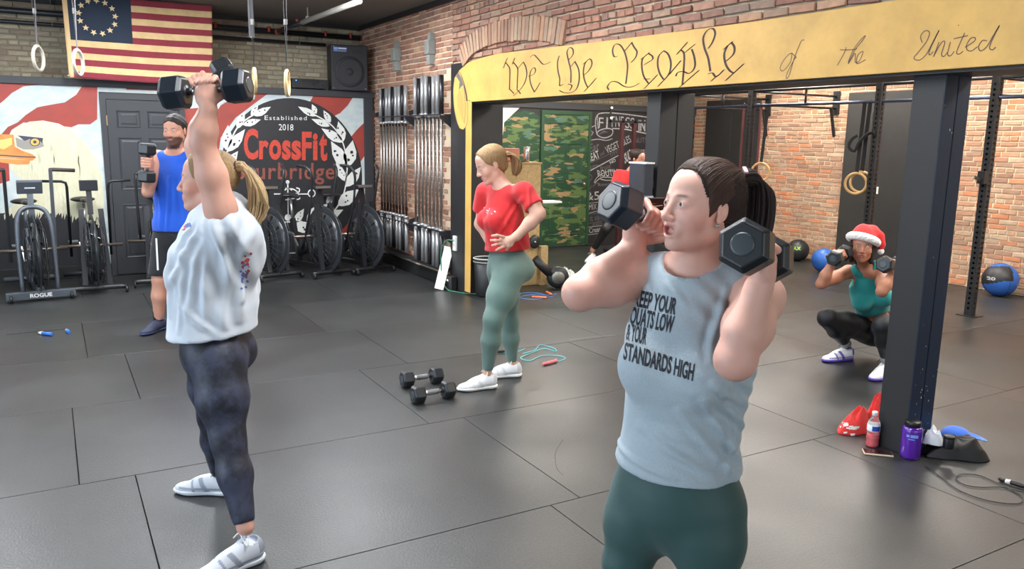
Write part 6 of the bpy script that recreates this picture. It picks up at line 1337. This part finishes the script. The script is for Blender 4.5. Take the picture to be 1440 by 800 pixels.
# ---- man in blue ----
def man_blue():
    t = thing('person', 'bearded man in blue sleeveless shirt and black shorts, standing by the grey door', 'person', tuple(stand(236, 466, 6.55)*[1, 1, 0]))
    SK = skin_mat('skin_tan', rgb(196, 142, 120)); F = facing(6); N = stand(246, 214, 6.6); PV = stand(247, 330, 6.6); R, F, U = axes(F)
    shR = stand(222, 222, 6.6); shL = stand(272, 222, 6.6); elR = stand(208, 270, 6.42); gR = stand(207, 229, 6.30); elL = stand(284, 268, 6.5); gL = stand(284, 229, 6.32)
    d = dict(chest=(.175, .12), waist=(.155, .11), hip=(.160, .12)); S = Sdf(); torso_ops(S, N-U*.02, PV, F, d, -.012); HC = stand(246, 183, 6.56); HF = facing(4, -6)
    S.cone(HC-_UP*.05, N, .056, .062, .03); S.cone(shR, shL, .055, .055, .05); ax = nrm(_UP*.98+_RT*.08)
    for sh, el, g, sd in ((shR, elR, gR, 'R'), (shL, elL, gL, 'L')):
        p = nrm(-_HD*.95+_UP*.25); p = nrm(p-ax*(p@ax)); q = np.cross(ax, p) if sd == 'R' else np.cross(p, ax); w = g-p*.085-q*.018
        S.chain([sh, sh*.5+el*.5, el], [.060, .054, .044], .03); S.chain([el, el*.55+w*.45, w], [.044, .046, .029], .02); grip_ops(S, w, g, p, q, sd, 1.05)
    P, A = head_ops(S, HC, HF, _UP, 1.03, jaw=1.04); R_, F_, U_ = A
    hip = [PV+R*.09-U*.03, PV-R*.09-U*.03]; kn = [stand(224, 392, 6.55), stand(264, 392, 6.55)]; an = [stand(223, 452, 6.58), stand(268, 452, 6.58)]
    for h, k, a in zip(hip, kn, an): S.chain([h, k, k*.6+a*.4, a], [.09, .056, .058, .036], .03)
    skin_object('body', S, SK, t, .010, [(HC-.135, HC+.14, .0045), (gR-.08, gR+.08, .005)], face_paint(HC, HF, _UP, 1.03, (196, 142, 120), (160, 96, 88), (40, 32, 30), beard=(56, 42, 38))); eyes(P, A, t, 1.03, (0, -.1))
    T = Sdf(); torso_ops(T, N-U*.02, PV, F, d, .014); T.cone(shR*.93+shL*.07, shL*.93+shR*.07, .062, .062, .05); T.ell(PV+U*.1, (.178, .135, .14), (R, F, U), .06); T.half(stand(246, 326, 6.5), -_UP, .004); T.ell(N+U*.06+F*.02, (.07, .08, .06), (R, F, U), .006, True)
    skin_object('vest', T, cloth_mat('vest_blue', rgb(24, 84, 196)), t, .010, disp=folds(9, .006, 22, (1, .3, .3), (), crease(6.5, (225, 240, 228, 320, .016, .012), (240, 250, 238, 322, .014, .012), (255, 235, 262, 320, .016, .012))))
    K = Sdf(); torso_ops(K, N, PV, F, d, .01); K.half(PV+U*.12, U, .01)
    for h, k in zip(hip, kn): K.cone(h, k+U*.02, .105, .088, .03)
    K.half(kn[0]+U*.035, -_UP, .004); sh = skin_object('shorts', K, cloth_mat('shorts_black', rgb(26, 26, 30)), t, .010, disp=folds(10, .004, 26))
    bvh = both_bvh(sh); mb = MB(); L = []
    for y in np.linspace(335, 380, 10):
        for x in (218.5, 221):
            d_ = nrm(ray(x+(y-335)*.05, y)); hit = bvh.ray_cast(Vector(CAMP), Vector(d_), 12); L.append(np.array(hit[0])-d_*.005 if hit[0] is not None else ray(x, y)*6.4/F_PX+CAMP)
    mb.add(L, [(2*i, 2*i+1, 2*i+3, 2*i+2) for i in range(9)]).build('side_stripe', WHITE, sh, recalc=False)
    for a in an: shoe(t, a, F*1.0+_RT*-.1, .30, mat('shoe_navy', rgb(36, 44, 72), .6), mat('sole_navy', rgb(40, 50, 84), .5), lace=mat('lace_navy', rgb(60, 70, 110), .6), h=.008)
    for a, k in zip(an, kn): MB().cyl(a+U*.01, a+U*.09, .041, .043, 16).build('sock', STRAP, t)
    H = Sdf(); e = lambda c, r_, k=.01, sub=False: H.ell(P(*c), [q*1.03 for q in r_], A, k, sub); e((0, -.024, .038), (.080, .100, .089)); e((0, .020, .058), (.067, .066, .058), .02); e((0, .118, -.012), (.084, .080, .098), .012, True); e((0, .02, -.09), (.11, .10, .075), .01, True)
    skin_object('hair', H, hair_mat('hair_black', rgb(34, 28, 28), rgb(50, 42, 40)), t, .006, disp=lambda V, n: .003*np.sin(V@np.array([90, 20, 60]))*np.sin(V@np.array([-40, 70, 80])))
    dumbbell('dark hex dumbbell held upright by the man in blue', gR, ax, R=.074, hl=.088, gl=.125, roll=.3)
    dumbbell('second dumbbell of the man in blue, hidden behind the woman in white', gL, ax, R=.062, hl=.075, gl=.125)
man_blue()

# ---- squatting woman in the red and white cap ----
def woman_squat():
    t = thing('person', 'squatting woman in teal tank top, black leggings and a red cap with white fur band', 'person', tuple(stand(1222, 520, 5.85)*[1, 1, 0]))
    SK = skin_mat('skin_bronze', rgb(168, 112, 86)); F = facing(16); N = stand(1217, 376, 5.85); PV = stand(1232, 462, 6.08); R, F, U = axes(F, nrm(N-PV)); F = nrm(F-_UP*.0)
    shR = stand(1193, 382, 5.92); shL = stand(1243, 385, 5.78); elR = stand(1155, 399, 5.74); gR = stand(1181, 359, 5.68); elL = stand(1240, 410, 5.50); gL = stand(1253, 372, 5.54)
    axR = nrm(-.66*_RT-.10*_UP-.74*_HD); axL = nrm(-.72*_RT+.10*_UP-.68*_HD)
    pR = nrm(gR-elR); pR = nrm(pR-axR*(pR@axR)); pL = nrm(gL-elL); pL = nrm(pL-axL*(pL@axL)); qR = np.cross(-axR, pR); qL = np.cross(pL, -axL); wR = gR-pR*.08-qR*.018; wL = gL-pL*.08-qL*.018
    d = dict(chest=(.135, .095), waist=(.105, .085), hip=(.150, .125), bust=(.062, .060)); S = Sdf(); torso_ops(S, N-U*.02, PV, F, d, -.008)
    HC = stand(1213, 347, 5.80); HF = facing(24, 4); S.cone(HC-_UP*.05-HF*.01, N, .046, .052, .03); S.cone(shR, shL, .042, .042, .04)
    for sh, el, w in ((shR, elR, wR), (shL, elL, wL)): S.chain([sh, sh*.5+el*.5, el], [.050, .046, .036], .03); S.chain([el, el*.6+w*.4, w], [.038, .040, .026], .02)
    grip_ops(S, wR, gR, pR, qR, 'R', .95); grip_ops(S, wL, gL, pL, qL, 'L', .95); P, A = head_ops(S, HC, HF, _UP, .98, jaw=.94); R_, F_, U_ = A
    hipR = stand(1216, 463, 6.06); hipL = stand(1248, 465, 5.98); knR = stand(1163, 447, 5.72); knL = stand(1242, 457, 5.42); anR = stand(1190, 484, 6.00); anL = stand(1246, 506, 5.58)
    for h, k, a in ((hipR, knR, anR), (hipL, knL, anL)): S.chain([h, k, a], [.07, .045, .032], .03)
    skin_object('body', S, SK, t, .009, [(HC-.135, HC+.135, .0042), (gR-.08, gR+.08, .0045)], face_paint(HC, HF, _UP, .98, (168, 112, 86), (140, 72, 66), (50, 34, 30))); eyes(P, A, t, .98)
    T = Sdf(); torso_ops(T, N-U*.02, PV, F, d, .010); T.cone(N+R*.06-U*.01, N-R*.06-U*.01, .05, .05, .04); T.half(stand(1225, 446, 5.9), -U, .004); T.ell(N+U*.035+F*.03, (.058, .075, .075), (R, F, U), .006, True)
    for q, sh in ((1, shR), (-1, shL)): T.ell(sh+R*q*.012-U*.03, (.05, .085, .09), (R, F, U), .008, True)
    skin_object('tank_top', T, cloth_mat('tank_teal', rgb(24, 124, 122)), t, .008, disp=folds(14, .003, 30))
    K = Sdf(); K.ell(PV, (.165, .14, .13), (R, F, U)); K.cone(PV, PV+U*.14, .13, .112, .04); K.half(PV+U*.15, U, .006)
    for h, k, a in ((hipR, knR, anR), (hipL, knL, anL)): K.chain([h, h*.5+k*.5, k, k*.55+a*.45, a+(k-a)*.08], [.105, .090, .064, .060, .038], .03); K.disc(a+(k-a)*.12, a-(k-a)*.3, .06, .004)
    skin_object('leggings', K, cloth_mat('leggings_black', rgb(20, 21, 25), rough=.55, sheen=0), t, .009)
    SU = mat('shoe_white', rgb(222, 224, 226)); SP = mat('sole_purple', rgb(98, 74, 176), .5); td = on_z(1161, 502, 0)-on_z(1206, 498, 0)
    MB().cyl(anR, anR+nrm(knR-anR)*.10, .040, .041, 16).build('sock', mat('sock_grey', rgb(176, 176, 178), .9, vary=.4, vscale=60), t); MB().cyl(anL, anL+nrm(knL-anL)*.10, .040, .041, 16).build('sock', mat('sock_grey', rgb(176, 176, 178)), t)
    shoe(t, anR, td, .27, SU, SP, lace=STRAP, h=.006, accent=mat('sole_purple', rgb(98, 74, 176))); shoe(t, anL, td+np.array([0, -.4, 0])*np.linalg.norm(td), .27, SU, SP, lace=STRAP, h=.006)
    HM = hair_mat('hair_dark', rgb(30, 24, 26), rgb(52, 36, 32)); H = Sdf(); H.ell(P(0, -.03, .03), (.082, .098, .088), A); H.ell(P(0, .11, -.02), (.08, .07, .11), A, .006, True)
    for q in (-1, 1): H.cone(P(q*.065, -.01, .0), P(q*.068, .0, -.11), .028, .016, .03)
    H.ell(P(0, -.07, -.06), (.07, .04, .09), A, .03); hair = skin_object('hair', H, HM, t, .006, disp=lambda V, n: .002*np.sin(V@np.array([160, 60, 10])))
    c = thing('cap', 'red pointed cap with a white fur band on the squatting woman', 'hat', tuple(P(0, 0, .06)))
    pts = [P(.094*math.cos(a), -.016+.108*math.sin(a), .052+.026*math.sin(a)+.018*math.cos(a)) for a in np.linspace(0, 2*PI, 25)[:-1]]; B_ = Sdf()
    for i in range(24): B_.cone(pts[i], pts[(i+1) % 24], .026, .026, .01)
    skin_object('fur_band', B_, mat('fur_white', rgb(236, 234, 230), .95, bump=1.0, bscale=160, sheen=.5), c, .006, disp=lambda V, n: .003*np.sin(V@np.array([210, 120, 40]))*np.sin(V@np.array([-80, 160, 230])))
    C2 = Sdf(); C2.ell(P(0, -.015, .075), (.086, .098, .062), A); C2.chain([P(0, -.03, .10), P(-.05, -.06, .105), P(-.105, -.075, .075), P(-.125, -.07, .02), P(-.125, -.06, -.01)], [.07, .052, .038, .026, .018], .03)
    skin_object('crown', C2, cloth_mat('felt_red', rgb(200, 32, 34)), c, .006, disp=folds(15, .004, 40)); MB().sph(P(-.127, -.06, -.028), .024, 10).build('pompom', mat('fur_white', rgb(236, 234, 230)), c)
    dumbbell('hex dumbbell at the squatting woman\'s shoulder nearest the blue ball', gR, axR, R=.060, hl=.072, gl=.120, roll=.3); dumbbell('hex dumbbell at the squatting woman\'s other shoulder beside the wooden post', gL, axL, R=.062, hl=.078, gl=.125, roll=.1)
    MB().lathe([(.030, -.01), (.031, 0), (.030, .01)], wL, nrm(gL-wL), 16).build('wristband', mat('band_yellow', rgb(206, 180, 60), .5), t)
woman_squat()

# ---- person in red far behind, half hidden ----
def person_back():
    t = thing('person', 'person in red T-shirt far behind, half hidden by the small wall speaker', 'person', tuple(stand(868, 352, 10.9)*[1, 1, 0]))
    SK = skin_mat('skin_tan', rgb(196, 142, 120)); F = facing(-20, 0); N = stand(887, 240, 10.9); PV = stand(878, 302, 10.95); R, F, U = axes(F, nrm(N-PV)); d = dict(chest=(.16, .11), waist=(.14, .10), hip=(.15, .12)); S = Sdf(); torso_ops(S, N, PV, F, d, -.01)
    HC = stand(897, 223, 10.8); HF = facing(-50, -20); S.cone(HC-_UP*.05, N, .05, .055, .03); shR = stand(871, 246, 10.95); shL = stand(903, 246, 10.85); elR = stand(863, 272, 10.8); wR = stand(876, 290, 10.6); elL = stand(910, 275, 10.8); wL = stand(898, 288, 10.6)
    S.cone(shR, shL, .05, .05, .04)
    for sh, el, w in ((shR, elR, wR), (shL, elL, wL)):
        S.chain([sh, el, w], [.055, .042, .028], .03); S.ell(w+nrm(w-el)*.05, (.03, .045, .035), None, .02)
        for k in range(4): S.chain([w+nrm(w-el)*.07+_RT*(k-1.5)*.018, w+nrm(w-el)*.13+_RT*(k-1.5)*.02], [.010, .008], .004)
    P, A = head_ops(S, HC, HF, _UP, 1.0); hipR = PV+R*.08; hipL = PV-R*.08; knR = stand(852, 322, 10.8); knL = stand(882, 326, 10.8); anR = stand(833, 352, 10.9); anL = stand(884, 354, 10.9)
    for h, k, a in ((hipR, knR, anR), (hipL, knL, anL)): S.chain([h, k, a], [.08, .05, .035], .03)
    skin_object('body', S, SK, t, .011, [(HC-.135, HC+.135, .006)], face_paint(HC, HF, _UP, 1.0, (196, 142, 120), (160, 96, 88), (40, 32, 30))); eyes(P, A, t, 1.0)
    T = Sdf(); torso_ops(T, N, PV, F, d, .016); T.cone(shR, shL, .064, .064, .04); sleeve(T, shR, elR, .074, .55, .056); sleeve(T, shL, elL, .074, .55, .056); T.half(PV+U*.06, -U, .004); T.ell(N+U*.06, (.07, .07, .06), (R, F, U), .006, True)
    skin_object('tee_shirt', T, cloth_mat('tee_red', rgb(196, 34, 38)), t, .011, disp=folds(18, .005, 24))
    K = Sdf(); K.ell(PV, (.165, .135, .13), (R, F, U))
    for h, k, a in ((hipR, knR, anR), (hipL, knL, anL)): K.chain([h, k, a+(k-a)*.2], [.10, .066, .05], .03)
    skin_object('leggings', K, cloth_mat('leggings_black', rgb(20, 21, 25)), t, .011)
    H = Sdf(); H.ell(P(0, -.024, .035), (.083, .103, .092), A); H.ell(P(0, .112, -.03), (.11, .08, .10), A, .006, True); H.ell(P(0, -.12, .04), (.04, .04, .04), A, .03); skin_object('hair', H, hair_mat('hair_dark', rgb(30, 24, 26), rgb(52, 36, 32)), t, .008)
    for a in (anR, anL): shoe(t, a, F*.6-_RT*.5, .27, mat('shoe_white', rgb(222, 224, 226)), WHITE, h=.009, z0=0)
person_back()

# ---------------------------------------------------------------- belongings at the foot of the near post
def heap(name, lab, cat, blobs, m, h=.006, amp=.010, fr=26, seed=1, part='cloth', k=.03):
    c0 = np.mean([b[0] for b in blobs], axis=0); t = thing(name, lab, cat, (c0[0], c0[1], 0)); S = Sdf()
    for c, r in blobs: S.ell(c, r, np.array([_RT, _HD, _UP]), k)
    S.half((0, 0, .001), -_UP, .003); o = skin_object(part, S, m, t, h, disp=lambda V, n: folds(seed, amp, fr, (1, .4, .7))(V, n)*np.clip(V[:, 2]/.03, 0, 1)); return t, o
g = lambda x, y, z: on_z(x, y, z)
def crumple(name, lab, cat, c, rx, ry, H, seed, m, ridge=1.0, lean=(0, 0), rot=0.0, z0=.001, part='cloth', n=(84, 40)):
    """a cloth dropped in a heap: a closed sheet with ridged folds over an irregular outline"""
    r = np.random.default_rng(seed); c = np.asarray(c, float); t = thing(name, lab, cat, (c[0], c[1], z0)) if lab else None; ph = r.random(12)*6.28; W = [(r.normal(size=2)*5.5/max(rx, ry)*.5, r.random()*6.28) for _ in range(5)]
    ex = _RT*math.cos(rot)+_HD*math.sin(rot); ey = -_RT*math.sin(rot)+_HD*math.cos(rot); V = []
    for i in range(n[1]+1):
        q = i/n[1]
        for j in range(n[0]):
            th = 2*PI*j/n[0]; R_ = 1+.13*math.sin(2*th+ph[0])+.09*math.sin(3*th+ph[1])+.06*math.sin(5*th+ph[2])+.03*math.sin(9*th+ph[3])
            x, y = q*R_*math.cos(th)*rx, q*R_*math.sin(th)*ry
            wx = x+.25*rx*math.sin(3*y/ry+ph[5]); wy = y+.25*ry*math.sin(3*x/rx+ph[6])
            f = sum((1-abs(math.sin(k[0]*wx+k[1]*wy+p)))**1.5 for k, p in W)/2.4
            z = H*((1-q**2.6)*(.45+.55*ridge*f)+.10*q*(1-q)*math.sin(9*th+ph[4]))+.014*(1-q**6)
            x += ex@np.array([1, 0, 0])*0+.03*math.sin(5*y/ry+ph[7])*q*rx; V.append(c+ex*(x+lean[0]*z)+ey*(y+lean[1]*z)+_UP*(z0-c[2]+max(z, 0)))
    mb = MB().add(V, [(i*n[0]+j, i*n[0]+(j+1) % n[0], (i+1)*n[0]+(j+1) % n[0], (i+1)*n[0]+j) for i in range(n[1]) for j in range(n[0])], 0, True)
    mb.add(V[-n[0]:], [tuple(range(n[0]))[::-1]]); o = mb.build(part, m, t); o.data.materials[0] = m; return t, o
JR = cloth_mat('jacket_red', rgb(206, 46, 42))
jk, jo = crumple('jacket', 'crumpled red jacket with white lettering heaped against the near post', 'jacket', g(1204, 606, 0), .125, .075, .125, 4, JR, rot=.1)
_, j2 = crumple('jacket', None, None, g(1228, 606, 0), .060, .060, .245, 9, JR, lean=(.10, .1), part='sleeve'); j2.parent = jk; j2.matrix_parent_inverse = Matrix([jk['_m'][i*4:i*4+4] for i in range(4)]).inverted()
bv = both_bvh(jo); mb = MB(); r = np.random.default_rng(12)
for cx, cy, sx, sy, n in ((1192, 600, 9, 3, 6), (1202, 602, 7, 2.4, 5), (1185, 595, 5, 2, 3), (1198, 612, 3, 4, 3), (1206, 611, 3, 4, 3), (1190, 612, 3, 4, 2)):
    for i in range(n):
        px, py = cx+r.normal()*sx*.5, cy+r.normal()*sy*.6; w = 1.2+r.random()*1.8; W = []
        for dx, dy in ((-1.3, -.7), (1.5, -.9), (1.2, .6), (-1, .8)):
            d_ = nrm(ray(px+dx*w, py+dy*w*.8)); hit = bv.ray_cast(Vector(CAMP), Vector(d_), 9)
            if hit[0] is not None: W.append(np.array(hit[0])-d_*.003)
        if len(W) == 4: mb.add(W, [(0, 1, 2, 3)])
if mb.v: mb.build('lettering', mat('print_white', rgb(226, 220, 216), .7), jo, recalc=False)['kind'] = 'stuff'
b = g(1226, 627, 0); t = thing('drink_bottle', 'clear plastic bottle half full of red drink beside the red jacket', 'bottle', tuple(b))
PET = bpy.data.materials.new('clear_plastic'); PET.use_nodes = True; pb_ = PET.node_tree.nodes['Principled BSDF']; pb_.inputs['Transmission Weight'].default_value = .92; pb_.inputs['Roughness'].default_value = .08; pb_.inputs['IOR'].default_value = 1.25; pb_.inputs['Base Color'].default_value = (.95, .95, .95, 1)
MB().lathe([(.026, 0), (.033, .004), (.034, .02), (.031, .035), (.034, .05), (.033, .075), (.033, .125), (.030, .145), (.016, .172), (.0125, .178), (.0125, .186)], b, (0, 0, 1), 24).build('bottle_body', PET, t)
MB().lathe([(0, .002), (.025, .002), (.0315, .006), (.0325, .02), (.0295, .035), (.0325, .05), (.0322, .068), (0, .068)], b, (0, 0, 1), 24).build('drink', mat('drink_red', rgb(222, 50, 64), .2, coat=.5), t)
MB().lathe([(.0338, .092), (.0342, .093), (.0342, .128), (.0332, .129)], b, (0, 0, 1), 24).build('wrapper', mat('wrapper_white', rgb(222, 226, 236), .4), t)
dv = nrm([-b[0], -b[1], 0]); sv = np.array([-dv[1], dv[0], 0]); mb = MB()
mb.add([b+dv*.0347*math.cos(a)+sv*.0347*math.sin(a)+_UP*z for z in (.096, .124) for a in np.linspace(-.2, 1.2, 8)], [(i, i+1, i+9, i+8) for i in range(7)]); mb.build('wrapper_patch', mat('wrapper_blue', rgb(40, 70, 160), .4), t, recalc=False)
MB().lathe([(.0155, .180), (.0155, .198), (.014, .201), (0, .201)], b, (0, 0, 1), 20).build('screw_cap', WHITE, t)
a0, a1 = g(1213, 636, 0), g(1255, 640, 0); ph = thing('smartphone', 'phone with dark glass and pale edge lying flat before the near post', 'phone', tuple((a0+a1)/2)); d_ = nrm(a1-a0); n_ = np.array([-d_[1], d_[0], 0]); c = (a0+a1)/2
MB().box(c+_UP*.006, (.148, .074, .010), 0, (d_, n_, _UP)).build('phone_case', mat('phone_gold', rgb(214, 190, 160), .35), ph, bevel=.003); MB().box(c+_UP*.0115, (.140, .067, .001), 0, (d_, n_, _UP)).build('screen', mat('phone_glass', rgb(46, 22, 28), .08, coat=1), ph)
b = g(1279, 643, 0); t = thing('water_bottle', 'translucent purple water bottle with a dark lid at the foot of the near post', 'bottle', tuple(b)); PUR = mat('purple_plastic', rgb(92, 30, 168), .12, trans=.25, coat=.6)
MB().lathe([(.040, 0), (.048, .004), (.0515, .02), (.0515, .155), (.048, .172), (.036, .178)], b, (0, 0, 1), 32).build('bottle_body', PUR, t); MB().lathe([(.038, .176), (.040, .178), (.040, .200), (.036, .206), (0, .206)], b, (0, 0, 1), 28).build('lid', HOLE, t)
MB().tube([b+np.array([.036, 0, .19]), b+np.array([.062, 0, .19]), b+np.array([.062, 0, .17]), b+np.array([.05, 0, .165])], .004, 6, smooth=4).build('strap', HOLE, t)
dv = nrm([-b[0], -b[1], 0]); sv = np.array([-dv[1], dv[0], 0]); mb = MB(); 
for z0, z1, w0, w1 in ((.128, .140, -.5, -.2), (.126, .142, -.12, .62), (.114, .119, -.3, .3)): mb.add([b+dv*.0521*math.cos(q)+sv*.0521*math.sin(q)+_UP*z for z in (z0, z1) for q in np.linspace(w0, w1, 5)], [(i, i+1, i+6, i+5) for i in range(4)])
mb.build('printed_label', mat('label_lilac', rgb(120, 150, 230), .4), t, recalc=False)
crumple('black_clothes', 'pile of crumpled black clothes right of the purple bottle', 'clothes', g(1342, 640, 0), .19, .09, .11, 23, cloth_mat('clothes_black', rgb(17, 17, 19), rough=.55, sheen=0), rot=-.05)
crumple('white_cloth', 'crumpled white cloth lying on top of the black clothes', 'cloth', g(1312, 622, .07), .062, .045, .075, 5, cloth_mat('cloth_white', rgb(222, 226, 232)), z0=.07)
c = g(1333, 630, .075); t = thing('tin_can', 'small black tin standing among the clothes by the near post', 'tin', tuple(c)); MB().lathe([(.026, 0), (.028, .003), (.028, .062), (.026, .066)], c, (0, 0, 1), 24).build('tin_body', mat('tin_black', rgb(24, 24, 28), .3, coat=.4), t); MB().lathe([(.0285, .056), (.0285, .068), (.024, .070), (0, .069)], c, (0, 0, 1), 24).build('lid', HOLE, t)
c = g(1352, 612, .09); t = thing('baseball_cap', 'bright blue peaked cap lying on the black clothes', 'cap', tuple(c*[1, 1, 0])); CB = cloth_mat('cap_blue', rgb(58, 110, 214)); S = Sdf(); S.ell(c-_RT*.035+_UP*.005, (.075, .065, .045), np.array([_RT, _HD, _UP])); S.half(c-_UP*.012, -_UP, .004); S.ell(c-_RT*.035-_UP*.01, (.068, .058, .040), np.array([_RT, _HD, _UP]), .004, True)
skin_object('crown', S, CB, t, .005, disp=folds(3, .004, 50))
mb = MB(); V = []; n = 10
for i in range(n+1):
    for j in range(7):
        u = i/n*2-1; v = j/6; x = .02+v*.115*math.sqrt(max(1-u*u*.75, 0)); V.append(c+_RT*x+_HD*u*.062*(1-.15*v)+_UP*(-.012-.012*v+.018*u*u))
mb.add(V, [(i*7+j, (i+1)*7+j, (i+1)*7+j+1, i*7+j+1) for i in range(n) for j in range(6)], 0, True); o = mb.build('peak', CB, t, recalc=False); o.modifiers.new('t', 'SOLIDIFY').thickness = .004
MB().tube([V[i*7+6] for i in range(n+1)], .0035, 6, smooth=2).build('peak_edge', mat('edge_pale', rgb(150, 180, 236), .7), t)
for o in COL.objects:
    if '_m' in o: del o['_m']
